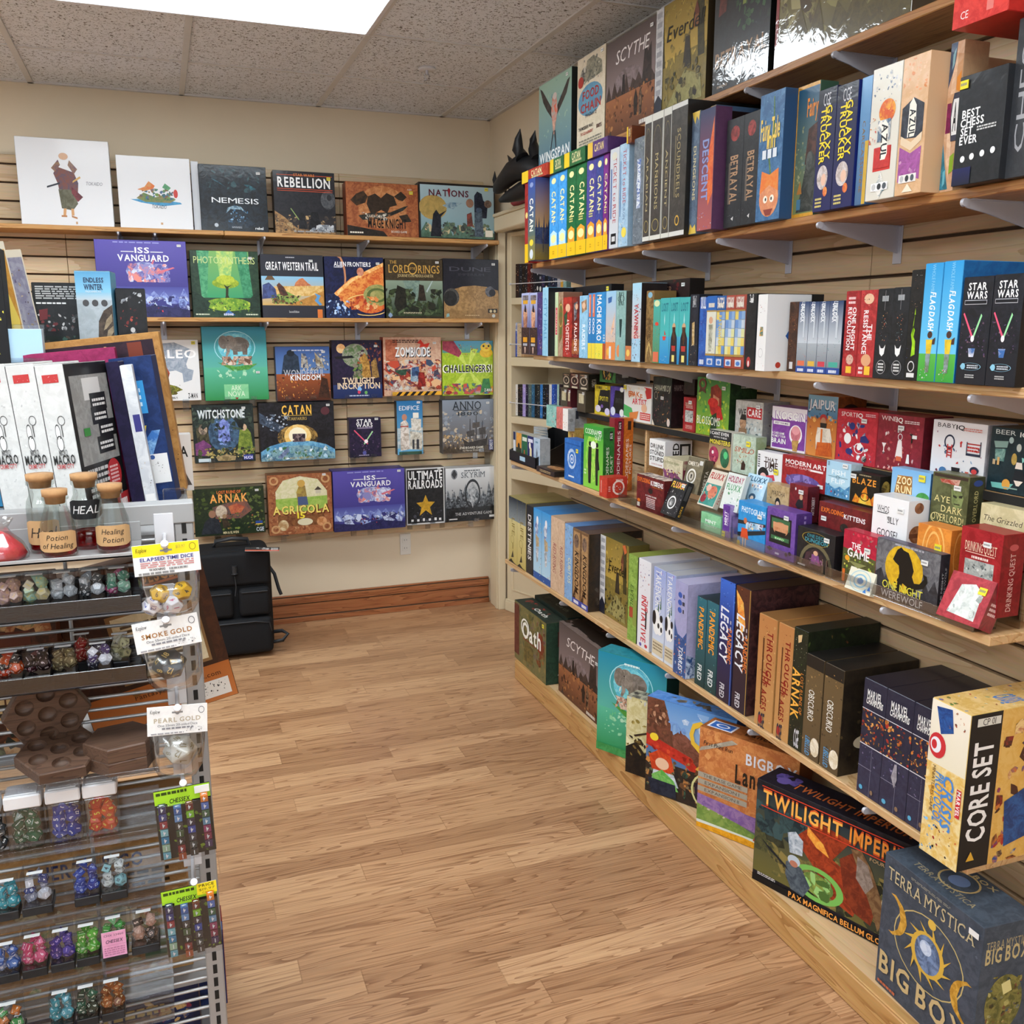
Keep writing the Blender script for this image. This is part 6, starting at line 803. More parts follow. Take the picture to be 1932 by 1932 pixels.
C|1.52,2.825,1.177||.197,.09,.123|e0e0dc|g|white card box with red cartoon lettering and doodles|10|R e8e8e4;p58b868 0 44 30 36 36 20 20 8 0 12;p c83838 74 98 100 96 100 70 84 66;k0 60 100 96 20 7 e8e0d0/c85040/f0f0f0/e0c8a8;tFAKE 38 76 13 d87028 42 b;tARTIST 58 56 15 d83848 52 b;r40 68 76 90 f4f4f0;tFAKE 46 76 14 d87028 46 b;p e08848 22 22 56 30 50 8 24 6;e76 40 10 12 e8b898;r62 8 98 28 c83030;l64 10 96 26 3 f0d8d0;e66 84 8 6 f4f4f4||||4,92,y
C|1.52,2.657,1.177||.121,.09,.16|2c2a2c|g|dark card box with a lantern-lit lane and pale brush lettering|10|R 2e302e 201e22;k6 4 94 70 50 5 3a3040/7a4830/28201e/c08850/483848;tHANAMIKOJI 50 78 12 d8dcc8 84 i;o18 62 9 8 16 b8b0a0;e88 10 8 8 d8c8c0;k10 10 36 50 6 5 b07878/683848;p e0d8c8 0 0 0 14 14 0|R 2c1c20 1e1418;tHANAMIKOJI 30 80 12 98888a 40;r50 30 72 54 3a3440;e60 22 12 8 d0b8b0|||54,58,w
C|1.54,2.525,1.288||.062,.065,.049|2a1418|g|dark maroon card box standing above the narrow red one|10|R 301619 1e1012
C|1.52,2.487,1.177||.069,.09,.106|a02428|g|narrow red card box with a black and white figure panel|10|R a82a2e 8a1c22;r16 28 84 62 c8ccc8 888c8a;k18 30 82 60 14 7 3a4040/6a7472/e0e0dc;tDRINKING 46 80 9 d8b8a0 60 s;l24 8 80 20 3 d8a8a0;l24 68 80 76 2 d8b0a8||||60,86,w
C|1.52,2.358,1.177||.175,.092,.172|5a9a40|g|large green card box with a red-haired woman in poppies|10|g0 0 100 100 8ab030 3a8a48;k0 0 100 100 60 6 4a9848/98c048/2a7038/c8d840;k0 0 100 34 30 8 e0d030/a8b828/3a8a38;e60 66 14 13 d8a078 c88868;p7a2a20/9a3a28 44 84 62 90 76 80 78 44 70 40 70 66 52 72 50 50 44 48;p c82c28/a01c20 38 60 50 66 62 58 76 50 84 32 60 26 46 40;e52 58 16 8 d83830 b82020;p1a3a1c 50 36 64 42 66 14 46 12;tBLOSSOMS 40 26 14 f0f4e8 72 s;o18 88 12 10 40 7a4038;p5a3828 10 80 26 80 30 72 18 76 6 72|R 2a4424 1e341c;k0 0 100 100 20 8 3a5830/1a2c18;l40 84 80 90 2 d8d8d0|||84,84,w
C|1.52,2.173,1.177||.13,.085,.117|b8b8b4|g|pale grey card box with a red word panel and a comic thug|10|R c4c4c0 a8a8a4;tWE 25 72 15 181818 28 b;r42 60 96 86 b82830;tCARE 69 73 16 f4f0f0 46 b;k30 4 96 54 30 7 6a8088/8a9ca4/4a585e/c8d0d0;e30 46 12 16 b89070 8a6850;p1c1c1c 18 54 42 54 40 66 24 68;p8a6a50 16 34 44 34 46 6 14 6;r20 10 40 24 e8e8e0;e86 8 12 14 b82830 f0e8e8|R 989890 88888a;k20 20 90 80 12 9 403840/6a5860/b8b0b0|||84,88,w
C|1.52,1.996,1.177||.144,.06,.113|8a5ab0|g|white and purple card box with a pink brain ice cream|10|R e8e4ec;p7a3c98/8a4ca8 2 70 98 72 98 6 4 4;k0 60 100 78 16 7 7a3c98/8a4ca8;tNOGGIN 54 79 20 8a4ca8 88 b;tNOGGIN 54 80 17 fafafa 84 b;r6 58 54 66 f4f4f4;tINFEST YOUR MIND 30 62 4 5a2a78 40 b;e72 40 18 22 f8f4f8;e72 42 14 18 d88890 c06a78;e72 50 11 10 e8a0a8;p c8a058/a88048 62 26 82 28 78 2 66 2;tA CARD GAME 22 38 5 f8f8f8 36 b;tTO MELT YOUR 24 31 5 f8f8f8 40 b;tBRAIN 24 20 11 fafafa 42 b
C|1.52,1.867,1.177||.111,.085,.153|c07838|g|tall desert bazaar card box with a bearded merchant in orange sash|10|g0 60 100 100 3a6a90 7aa8c0;g0 0 100 64 d89048 b8682c;k0 0 100 70 40 7 e0a858/a85828/c88848/3a6a80;k0 60 100 96 20 8 5a8aa8/2a4a60/a8c0c8;tJAIPUR 48 84 16 3a4a58 92 b;tJAIPUR 49 85 14 d8dce0 88 b;e56 64 12 6 b83030 a02828;e56 57 9 8 b08060;p1c1818 46 56 68 56 66 44 56 40 48 44;p e8e0d0/c8c0b0 38 48 80 48 88 30 84 12 36 12 34 30;p d06828/b85020 40 24 86 26 92 4 36 2;r50 24 56 46 d87028|R 8a4a20 6a3818;e50 40 34 20 3a2418 a86838;e44 76 30 12 2a1c18
C|1.52,1.743,1.177||.135,.075,.126|c02838|g|red card box covered in white and blue sports icons|10|R c83040 b02434;tSPORT 28 91 8 f4e8e8 36;tIQ 56 91 8 f8f8f8 16 b;k8 8 92 80 16 9 f0f0f0/283070;k8 8 92 80 18 6 f4f4f4/28306a/c86068;e40 70 7 7 283070;e30 46 9 10 f4f4f4;p283070 62 52 74 56 84 46 82 42 62 42;e36 22 9 6 283070;o60 30 12 10 14 f4f4f4;e74 12 6 6 f0f0f0 303030;l72 90 96 96 2 e8c0c8||||70,82,w
C|1.52,1.605,1.177||.136,.08,.127|8a2434|g|dark red card box covered in small wine-themed icons|10|R 94283a 7e1e2e;tWINE 24 92 8 f0e0e0 34;tIQ 48 91 8 f8f8f8 14 b;k6 6 94 80 30 5 e8e0e0/282028/c87068/b84048;p f0e8e8 12 48 22 48 18 40 18 34 20 32 14 32 16 34 16 40;o52 62 5 6 20 f0f0f0;p f0e8e8 48 56 56 56 60 26 44 26;p d86848 46 28 58 28 58 20 46 20;r76 54 79 70 181818;r78 62 88 68 f0f0f0;p f0f0f0 70 34 74 34 76 18 68 18;k6 2 94 10 16 5 f0e8e8/e08078;l60 86 92 92 2 f0d8d8|R 6a1a26 5a1620|||54,78,w
C|1.52,1.442,1.177||.139,.08,.127|dcdce0|g|white card box covered in red and blue nursery icons|10|R e8e8ec;tBABY 26 92 7 303038 34;tIQ 52 91 7 202028 16 b;k6 6 94 82 22 4 c83838/283048/88a8c8;o34 66 10 12 24 283048;r30 40 32 62 c83838;r38 40 40 62 c83838;l30 42 40 60 4 c83838;r66 48 92 52 283048;r66 66 92 68 b83838;r66 48 67.5 70 283048;r90.5 48 92 72 283048;l68 54 90 64 2 c83838;p202028 42 26 58 26 56 10 44 10;e26 18 7 6 4878a8;p e06858 68 22 74 22 74 10 68 10;e84 26 8 6 283048;e84 24 5 4 d84848;l60 86 92 92 2 d88880|R c0c0c8 a8a8b0
C|1.52,1.311,1.177||.104,.08,.126|182c34|g|dark teal card box covered in brewery icons, cut by the frame|10|R 1c323a 142830;tBEER 32 93 7 d0dcdc 44;tIQ 72 92 7 f0f4f4 18 b;p88a8a0 8 78 40 80 38 70 12 68;p3a6a68/88b0a8 12 66 36 68 34 48 14 48;e46 82 5 5 a8c0c0;e64 72 6 7 c0c8c0;o64 72 6 7 14 304048;e56 54 6 9 a89048 c8a858;p88c8c0 72 58 84 56 74 50;p e8dcd0 62 50 74 50 76 40 60 40;p182028 60 38 78 38 84 20 56 20;p e8dcd0 60 22 80 22 72 14 66 14;p70b8b0 10 14 60 16 50 6 14 6;e44 14 9 8 d8a048;r10 42 16 50 c8b088;r20 42 25 54 d8b070;r38 8 70 10 88a8a0
C|1.5,2.643,1.045||.103,.1,.09|e0e0e0|g|white card box with bold black stacked lettering|11|R ececec;tDRUNK 50 76 15 202020 84 b;tSTONED 50 52 15 202020 88 b;tOR 50 64 6 202020 24;tSTUPID 50 30 15 202020 88 b;tA PARTY GAME 50 10 5 b04040 70|R e4e4e8;tED 40 70 22 202020 44 Vb;r54 40 94 88 282828;r62 48 86 80 e8e8e8
C|1.482,2.252,1.097||.113,.034,.108|d8d4c8|g|tall white and black card box with a pink and a green monster|11|g0 0 100 100 e0b888 202428;r0 70 100 100 24282c 1c2024;tI CANT EVEN 46 92 8 f0f0f0 82 b;tWITH THESE 50 82 4 d8d8d8 60 b;tMONSTERS 50 68 13 3a3a20 94 b;tMONSTERS 50 69 11 e8d848 90 b;e24 34 22 22 b83860 8a2848;e74 30 20 26 3a7a58 2a5a40;e78 38 9 10 58c880;k4 6 40 30 12 8 d86878/5a2038;e20 40 5 5 f0e0e0;p e0c8a0 40 8 60 8 58 0 42 0
C|1.482,2.134,1.097||.107,.034,.107|b8c8b8|g|pale mint card box with falling autumn leaves and gold sticker|11|R c4d4c4 a8baa8;tSIMILO 50 62 13 b85838 84 i;k6 20 94 60 30 4 b84838/c87838/8aa078/d89858;p3a2420 40 10 58 12 60 26 50 36 42 26;k0 70 100 96 14 4 88a088/d8d8c0|R 98a888 88986c;k10 40 90 90 12 6 8a5838/b89868|||70,80,y
C|1.482,2.017,1.097||.107,.034,.075|dcdce0|g|small white card box with black scribbled lettering and a red face|11|R e8e8ea;tTHAT 56 74 14 3a2018 52 b;tTIME 56 56 20 3a2018 56 b;tYOU 56 40 14 3a2018 46 b;l4 40 12 90 6 303038;e28 18 22 26 1c1c20;e28 12 12 12 e8b0a8;p d84050 40 16 70 24 76 4 44 2||||80,36,y
C|1.482,1.878,1.097||.17,.034,.078|9a2428|g|red card box with bold white two-line title and a purple bread roll|11|R a8282e 8e1e24;tMODERN ART 54 80 14 f4ecec 92 b;tCARD GAME 38 66 7 e8c8c8 60;r66 62 94 68 f0e8e8;e50 20 40 26 6a58a0 5a4a88;p8a7ac0 30 36 44 44 44 26 30 18;p8a7ac0 50 46 64 44 66 24 52 24;k12 4 88 36 16 6 6a58a0/3a2a58/9a88d0;r84 14 96 26 e0e0e0
C|1.482,1.75,1.097||.085,.034,.085|a8d0e4|g|pale blue card box with a wavy sea and round fish emblem|11|g0 34 100 100 b8dcec a8d0e8;p5a9ac8/3a78a8 0 36 20 30 40 24 60 32 80 26 100 40 100 0 0 0;k6 4 94 36 14 8 2a5878/68b0d0/d8ecf4;tFISH 52 70 13 e8f4fa 56 b;tFLIP 52 46 13 e8f4fa 56 b;r10 57 90 58 4a6a78;o50 57 7 5 20 4a6a78;r24 12 30 16 d84048;l6 86 14 98 4 4a6a78|R b8d0d8 a8c0c8|||80,92,w
C|1.482,1.659,1.097||.094,.034,.07|1c1814|g|black card box with a flaming gold title|11|R 201c18 141210;p e89828/c85818 10 0 20 30 34 16 44 44 56 60 62 30 74 20 84 36 94 0;p f0d050/e8a830 30 0 40 26 48 16 54 40 62 14 70 24 78 0;o52 24 16 14 20 181410;tBLAZE 48 74 20 e89838 82 bs;l30 92 70 96 1 a89878|R 201c14 201c14;e50 60 34 24 b89848 4a3a20|||6,86,w
C|1.482,1.523,1.097||.111,.034,.098|88b8e0|g|sky-blue card box with wooden block lettering and a green tree|11|g0 0 100 100 a8d0e8 78b0e0;p8a5a28/b07838 10 44 16 84 54 86 56 46;tZOO 34 74 16 f0e0b0 38 b;tRUN 34 54 16 f0d8a0 40 b;e84 40 18 16 4a9a48 3a8038;p8a6038 80 28 88 28 88 2 80 2;k24 0 60 14 8 8 c89858/e0d0b0/7a6048|R 3a78b8 2a5a90|||80,86,y
C|1.475,1.409,1.097||.094,.04,.106|5a5c3a|g|olive card box with a green ogre face and cream gothic lettering|11|R 646844 4e5232;r4 92 96 98 3a2c24;p a83828/c8a090 20 88 76 92 72 80 26 82;p6a7848/8a9860 54 72 78 76 88 58 84 40 70 34 58 46;p2a2c20 60 62 70 60 70 56 60 58;p2a2c20 76 62 86 64 84 58 76 58;r64 44 80 46 2c2c1c;tAYE 32 50 12 e8dc98 44 s;tDARK 60 32 13 e8dc98 58 s;tOVERLORD! 50 14 14 e8dc98 88 s;o18 12 14 10 14 e8dc98|R 4a4a30 3a3a28;tOVERLORD 50 44 24 d8cc88 60 Vs;e56 88 30 6 3a4a88|||72,76,w
C|1.482,1.281,1.097||.11,.034,.061|d4c89c|g|cream card box with thin script lettering, cut by the frame|11|R dcd0a8 c8bc90;tThe Grizzled 46 56 18 4a4030 80 i;k30 0 96 34 20 5 8a8268/5a5440/c8bc98;l10 30 50 36 1 8a8060
C|1.444,1.924,1.025||.09,.034,.077|b89c70|g|small tan card box with a black-haired girl|12|R c4a87c a88c60;tMASCHA 52 72 15 3a3028 60 i;e52 40 12 18 201c1c;e52 36 8 10 e0b898;p181818 44 24 60 24 64 0 40 0;r18 50 22 56 383028
C|1.444,1.842,1.025||.069,.034,.09|7a1c24|g|dark red card box with a walking figure in black|12|R 84202a 64161e;p1c1c20 48 60 76 62 80 40 50 34 36 44;e66 68 9 8 d0a080;pc87838 56 34 72 34 76 4 58 4;e34 88 4 4 e8e0e0|R 5a161c 48121a;tART ROBBERY 52 46 26 e0d0d0 50 V|||66,82,w
C|1.444,1.676,1.025||.175,.045,.065|6a1a1c|g|maroon card box with orange and white wordmark, behind the dungeon box|12|R 742022 5c1618;tEXPLODING 27 72 16 e87828 44 b;tKITTENS 70 66 16 f4f0f0 40 b;e52 24 8 16 2a2420;k44 14 60 30 6 3 3a3430||||12,40,w
C|1.425,1.514,1.025||.103,.055,.116|e0e0e2|g|white square card box with thin question lettering and faces on its side|12|R ececee;tWHOS 30 76 12 282830 34;tTHE 48 60 6 282830 12;tSILLY 60 58 12 282830 30;tGOOSE? 46 32 14 282830 58;r14 68 44 69.5 282830|R e8e8ea;e50 86 22 10 a87050 6a4030;e46 38 36 16 b88058 8a5838;r10 32 80 40 7a4c34|||80,80,w
N|1.394,3.077,.936||.148,.05,.156|2a68b8|g|blue tin with a white spiral shell emblem|13|R 3474c4 2460b0;e44 54 26 24 d8e4f0 8ab0e0;e46 54 18 17 3474c4;o46 54 12 11 26 e0ecf8;e46 54 4 4 e8f0f8;r26 10 60 14 d8e4f0;r4 88 96 90 1c54a0|R 2460b0 1c50a0;tNAUTILUS 60 46 14 88b8e8 60 V|||78,76,y
C|1.394,2.904,.936||.158,.042,.224|48a838|g|bright green card box with two suited silhouettes|13|g0 0 100 100 88d048 48a838;e46 50 34 40 b8e060 78c840;r0 82 100 100 3a9a38;tCODENAMES 50 90 8 f0f8e8 84;tDUET 74 82 6 f0f8e8 30;p181c18 26 66 42 66 42 40 40 8 28 8 24 40;e34 71 6 4 181c18;p181c18 64 66 78 66 78 50 84 34 76 32 76 8 66 8 62 44;e70 71 6 4 181c18;e52 70 14 6 f0f8e8;l6 20 16 30 2 d8f0c8|R 2a7a2c 206a24;tCODENAMES 40 40 24 e8f4e0 60 V;tDUET 76 44 20 e8f4e0 26 V;r56 80 84 94 1c2a1c;tCGE 70 87 8 e0e8e0 24 b|||86,92,w
C|1.437,2.848,.936||.04,.035,.254|8a2030|g|dark red card box with white side lettering behind the bright green one|13|R 8a2030 8a2030|R 9a2434 7e1c2a;tCODENAMES 50 46 30 f0e0e0 74 V;r40 84 76 96 2a1418;tCGE 58 90 8 e8d8d8 24 b
C|1.473,2.848,.936||.04,.036,.254|c86a20|g|orange card box with white side lettering behind the dark red one|13|R c86a20 c86a20|R d87828 b85c1c;tCODENAMES 40 40 28 f8ece0 64 V;tPICTURES 74 44 20 f8ece0 40 V;r40 84 76 96 3a2014
C|1.36,2.751,.936||.059,.075,.069|c03828|g|red card box with a round rooster emblem on its side, outer of two|13|R c84030 b03024;l20 20 30 80 1 e8a8a0|R c84030 b83226;o56 50 30 36 24 f0d8d0;tSRIRACHA 60 86 10 f8ece8 36 b;tTHE GAME 34 50 10 f8ece8 40 Vb;k44 36 68 64 8 4 f4e4e0;l6 30 16 60 3 e8b0a8
C|1.44,2.889,.936||.042,.05,.054|b83424|g|red card box pressed against the rooster emblem box, nearer of two|13|R c03c2c a82e20|R c03c2c a82e20;k30 30 70 70 8 4 f0e0d8
C|1.382,2.471,.936||.172,.045,.108|6a1c20|g|maroon card box with orange and white wordmark and small white text|13|R 742226 58161a;tEXPLODING 26 86 12 e87828 46 b;tKITTENS 74 84 13 f4f0f0 44 b;k44 56 60 66 6 4 2a2022;e52 60 8 8 241c1e;tA CARD GAME 54 45 4 f0e8e8 40 b;l38 10 70 40 6 e8d0d0;e10 24 6 5 e07828;r4 6 14 18 e8e0d8;tORIGINAL EDITION 76 74 3 e08838 36|R 581518 48121a;tKITTENS 40 50 30 d8c8c8 40 V;p e87828 50 84 80 90 70 76|R f0e0d0 3a1c1c||72,84,w
C|1.43,2.421,1.035||.115,.09,.07|c8c0a0|g|cream and purple wine-print card box|13|R d4ccb0 b8b094;p8a4878/6a3458 0 50 30 34 60 44 94 20 94 0 10 0;k0 0 90 50 24 8 a85890/6a2c58/d8b868/4a2040;tVITICULTURE 46 80 10 8a9468 70 i|R a89c80 7a3040;r0 0 100 60 6a2434;l20 30 70 60 3 d8b0b0
C|1.394,1.958,.922||.12,.046,.129|2a90d8|g|bright blue card box with a film strip and a woman in orange|13|R 3098dc 2488d0;tPHOTOGRAPH 54 84 11 d8ecf8 84 b;p202830 0 34 100 54 100 46 0 24;p202830 0 60 100 66 100 60 0 52;p e0e8f0/88b8d8 30 60 90 64 90 54 30 44;k40 44 96 64 16 6 b83838/3a6898/e8d8a8/28485a;p d85028 16 46 36 46 42 24 12 24;e28 62 6 6 c87048;r20 6 24 26 e8c8a8;r30 4 34 26 e8c8a8;e6 12 6 6 e0c040|R 2070b0 185c98|||80,78,w
C|1.394,1.838,.936||.114,.046,.121|6a4898|g|purple card box styled like a handheld console with a bearded face on screen|13|R 7450a4 5e3e8c;r12 28 86 84 181a1c;r18 36 80 80 3a6a48;r18 44 80 58 1c1c1c;e50 60 26 14 d09870 b87850;r24 62 76 72 d09870;p1c1814 30 54 70 54 64 44 36 44;r30 38 66 42 48a848;e16 14 10 3 202020;r13 9 19 19 202020;e74 12 5 4 28202c;e86 16 5 4 28202c;r36 6 50 10 e0d8f0;tBARD 49 39.5 4 e0f0e0 30|R 52357c 46306c;r30 40 76 66 6a4030 8a6840;l50 76 62 96 2 a890c8|||70,86,w
C|1.394,1.706,.936||.133,.046,.096|1c1c20|g|black card box with gold stone archway and blue line lettering|13|R 222226 161618;o52 8 44 60 16 6a6248;p2a2420/4a3038 20 8 26 40 50 56 76 40 82 8;p7a4a88/a05a78 42 40 60 40 66 16 40 16;e52 44 6 6 d8a888;k30 10 76 34 14 5 6a3848/3a2830/a87898;tONE DECK 52 84 8 3a8898 50 b;tDUNGEON 52 73 9 4898a8 60 b;o50 78 36 16 4 b8a040;l6 4 26 8 1 e0e0e0|R 18181a 121214|||80,84,w
C|1.394,1.562,.936||.103,.03,.12|a82438|g|red and olive card box with jungle vines and a white word title|13|R 5a5a34 484a28;p c02840/a81c38 0 66 0 100 100 100 100 58 60 62;k0 80 100 98 10 8 d83850/2a8a78;tTHE 40 74 10 f4f0f0 28 b;tGAME 48 60 15 f4f0f0 66 b;k4 4 96 54 40 5 7aa838/a8c048/3a4a20/e8d868;o50 20 24 12 20 a8c848;e16 48 7 5 e8a028;r4 2 12 26 e07028;p8a8c58 20 44 76 44 50 34|R 3a3c24 2c2e1c;r20 40 80 80 6a3030|R b82c40 b82c40||76,72,w
C|1.394,1.424,.936||.173,.023,.123|3a3a40|g|wide grey card box with a wolf silhouette on a yellow moon|13|R 78787c 58585e;p26262a/3a3a40 0 0 0 40 10 50 16 34 22 46 26 20 74 20 80 48 86 34 94 54 100 36 100 0;e46 58 30 40 e0b828 c89c20;e40 66 10 10 d0a820;p181614 34 88 40 94 44 90 52 88 58 74 62 60 60 50 64 40 72 42 78 52 76 60 82 58 84 48 78 36 66 30 62 22 66 14 58 16 54 30 46 34 42 16 36 18 38 34 40 50 38 62 32 66 28 70;k30 26 70 40 8 4 181614;tONE NIGHT 46 24 13 e0d848 64;tWEREWOLF 46 8 12 e4e4e4 66;l30 95 76 98 1 a8a8b0|R 2c2c32 202024;tONE NIGHT 36 40 18 c8c8c8 60 V;tWEREWOLF 66 48 18 a8a8a8 60 V|R 4a4458 4a4458||78,80,w
C|1.418,1.383,.985||.086,.045,.12|e08838|g|orange card box with rainbow arches and a purple creature|13|R e8943c d07c30;o50 56 34 50 10 f0b868;o50 56 22 36 12 f0b868;k18 0 84 30 16 8 5a3878/8a58a8/302048;e50 14 24 14 6a4890|R d07c30 b86c28;o50 56 30 40 12 e8a858|||66,66,y
C|1.41,1.262,.965||.095,.055,.158|9a1c24|g|tall red card box with an engraved panel and gothic lettering|13|R a8242c 8c181e;r14 30 84 62 b8bcb8 8a908e;k15 31 83 61 40 5 3a4042/5a6466/d0d4d0/7a8484;tDRINKING QUEST 50 78 11 e8c8b0 76 s;r14 70 84 71 e0b8a8;l30 64 70 67 1 e8d0c8;l20 8 80 24 3 d0a0a0|R 8a1a20 741519;tDRINKING QUEST 50 42 22 e0b8b0 70 Vs;e50 84 20 4 b85050|||66,84,w
Y|1.4,2.156,.936||.101,.02,.05|88c898|g|small pale green tin with white lettering|14|R 90d0a0 78b888;tMINT 50 56 18 f0f8f0 54 b;tDELIVERY 50 32 13 d8f0e0 62|R 88b898 88b898
Y|1.4,2.082,.936||.032,.06,.089|6a3a98|g|small purple tin standing on edge, yellow price sticker|14|R 7040a0 58308a;tMINT 44 60 34 f0e8f8 44 Vb;tWORKS 74 56 26 d8c8e8 40 V|R a890c8 9880b8|||14,8,y
D|1.37,2.341,.95|-22,0,-90|.088,.02,.112|2c2c30|g|black and white striped card deck with rainbow lettering, leaning in a tray|15|R 303034 202022;k4 4 96 68 40 4 d8d8d8/484848;e46 36 32 24 383838;o46 36 24 18 22 f0f0f0;e46 36 13 10 d8d8d8 6a6a6a;tFLUXX 48 85 15 e84888 80 bi;t FLUXX 50 84 16 e8c838 84 bi|R 282828 1c1c1e;tFLUXX 50 20 30 e8b838 30 Vb;r20 50 80 90 4a4a4a|||82,86,w
D|1.425,2.316,1.019|-13,0,-90|.089,.03,.104|7a7058|g|taupe card box with a white round emblem, leaning behind the striped deck|15|R 827860 6a6250;o40 46 28 22 24 e8e4dc;e40 46 14 12 c8c0b0;p2a2420 36 52 46 52 44 40 38 40;tOMERTA 40 82 11 e8e0d0 66 b;r74 82 94 94 d8d8d4;k0 0 100 30 10 5 6a6250/8a826c|R 5a5240 4a4436;tOMERTA 50 40 34 e8e0d0 60 V
D|1.405,2.198,1.001|-25,0,-90|.081,.016,.108|c8c4b4|g|cream and teal card deck with red flowers, leaning in a tray|15|R d8d0c0;r4 4 96 62 3a8a80 4a9a90;e60 40 26 18 d88868 c87058;e22 20 16 12 8a2a38;e30 50 14 10 e0b0a0;k6 6 94 60 14 8 c85040/e8d8c8/2a6a68;t FLUXX 50 84 16 b83838 84 bi|R d0c8b8;tFLUXX 50 40 40 a83838 50 V
D|1.41,2.091,1.008|-15,0,-90|.083,.014,.102|d0d8d4|g|pale snowy card deck with green lettering, leaning in a tray|15|R dce4e0;k4 4 96 60 24 7 5a9a68/b8d0c8/f0f4f4/88a898;tFLUXX 50 62 16 58a070 80 b;t HOLIDAY 50 84 16 a84868 84 bi|R c8d0cc
D|1.448,2.046,1.032|-18,0,-90|.092,.014,.08|b8d8ec|g|sky-blue card deck with an orange beach sign, leaning in a tray|15|R c8e4f4 a8d0e8;r30 56 84 70 f0f0f0;k34 46 80 72 10 8 e87038/2a88c8/f0e8d8;e50 24 16 12 3a5a78;e50 20 8 8 f0e0d0;p e0d0a0 0 0 100 0 100 10 0 14;t FLUXX 50 84 16 2a5a78 84 bi|R a8c8dc a8c8dc
D|1.378,1.543,.931|-18,0,-90|.079,.012,.05|d8d4c0|g|cream card deck with a blue eye pattern, leaning against the vine box|15|R e0dcc8;o50 50 26 30 20 88b8d0;e50 50 12 14 4a88b8;o50 50 40 46 8 a8c8d0;p3a78c0 84 20 96 20 90 44;p3a78c0 70 6 84 6 78 24|R c8c4b0
D|1.372,1.267,.949|-23,0,-90|.101,.034,.092|a82c38|w|red shrink-wrapped card deck leaning far back in the end tray, yellow price sticker|15|R b83844 982432;p e8ece8/c0c8c4 20 14 84 10 80 70 60 84 30 76;k20 14 84 70 8 12 d8dcd8/98a09c|R 8a2230 701a26;l20 30 90 60 3 d8b0b0|||80,74,y
C|1.45,3.413,1.105||.102,.03,.085|6aa8a0|g|teal and pink card box leaning at the top of the far pile|16|R 98c8c0 78b0a8;k0 0 100 80 20 9 d8a8a0/5a3a48/c8d8d0/4a8a88
C|1.45,3.33,1.105||.062,.04,.085|d07870|g|coral pink card box in the far pile|16|R d88078 c06860;k20 20 80 80 8 9 e8a098/b85850
C|1.44,3.251,1.105||.049,.029,.085|e0dcd8|g|white card box with a fox face in the far pile|16|R ece8e4;k10 10 90 80 10 9 d89858/a85838/e8c8a8|R b8bcc0 a0a4a8;e50 50 30 8 8a8e90
C|1.49,3.315,1.105||.047,.06,.08|b0b4b8|g|pale grey card box nearest in the far pile|16|R b8bcc0|R b0b4ba 9ca0a6;r20 50 40 90 303440
C|1.47,3.261,.936||.059,.075,.174|d8b868|g|yellow card box with a dark red bottle picture behind the blue tin|16|R e0c070 c8a858;p6a1c28/8a2838 60 90 72 90 72 60 84 40 84 4 50 4 50 40 60 60;l8 70 44 82 2 7a6030|R d8b868 c0a050;p6a1c28 50 90 70 90 90 30 90 0 40 0
C|1.4,3.7,.942||.025,.045,.116|d8dce0|g|slim navy and white card box at the end of the black tray|16|R d8dce0;r0 70 100 100 1c2450|R a8b0b8 a8b0b8|R c8c8c0 b0a898
C|1.4,3.646,.942||.062,.045,.116|e0a048|g|orange-topped card box in the black tray|16|R e0a048 d08c38;r0 0 100 46 3a4030;e50 50 22 14 2a2418|R a8b0b8 a8b0b8|R c8c8c0 b0a898
C|1.4,3.579,.942||.063,.045,.116|2a6a48|g|dark green card box in the black tray|16|R 2a6a48 225a3c;r10 76 90 90 d8e0d0;p b85838 30 10 60 10 56 44 40 44|R a8b0b8 a8b0b8|R c8c8c0 b0a898
C|1.4,3.512,.942||.064,.045,.116|2a3070|g|navy card box with a cream figure in the black tray|16|R 2a3070 222860;r10 78 90 90 d8d8e8;pe8d8a8 34 4 76 4 70 56 50 64 38 50;e40 66 16 12 f0ece0|R a8b0b8 a8b0b8|R c8c8c0 b0a898
C|1.4,3.443,.942||.068,.045,.116|b8cce0|g|ice-blue card box with a grey ghost figure, front of the black tray|16|R b8cce0 a8bcd4;p6a7080/8a90a0 36 6 66 6 64 50 52 66 40 50;l30 82 70 88 1 5a88a8|R b0b8be a0a8b0;tDR2C 40 34 16 8a98a8 30 V|R c0c4c8
C|1.448,3.561,.942||.07,.036,.116|a8b0b8|g|grey-backed card box in the black tray, first behind the ice-blue one|16|R b0b8c0|R b0b8be a0a8b0;r8 70 60 84 c8ccd0|R b8b4a8 b8b4a8
C|1.486,3.653,.942||.072,.036,.116|a8b0b8|g|grey-backed card box in the black tray, second behind the ice-blue one|16|R b0b8c0|R b0b8be a0a8b0;r8 70 60 84 c8ccd0|R b8b4a8 b8b4a8
C|1.523,3.746,.942||.073,.036,.116|a8b0b8|g|grey-backed card box in the black tray, third behind the ice-blue one|16|R b0b8c0|R b0b8be a0a8b0;r8 70 60 84 c8ccd0|R b8b4a8 b8b4a8
C|1.56,3.838,.942||.075,.036,.116|a8b0b8|g|grey-backed card box in the black tray, last behind the ice-blue one|16|R b0b8c0|R b0b8be a0a8b0;r8 70 60 84 c8ccd0|R b8b4a8 b8b4a8
C|1.37,3.282,.936||.182,.09,.021|2a2018|g|flat dark card box lying beside the black tray|16|R 342820 241a14;l20 20 80 70 2 b8a070|R 2a2018 1c1610|R 4a3420 2a2018;e50 50 34 30 c89868 8a5838
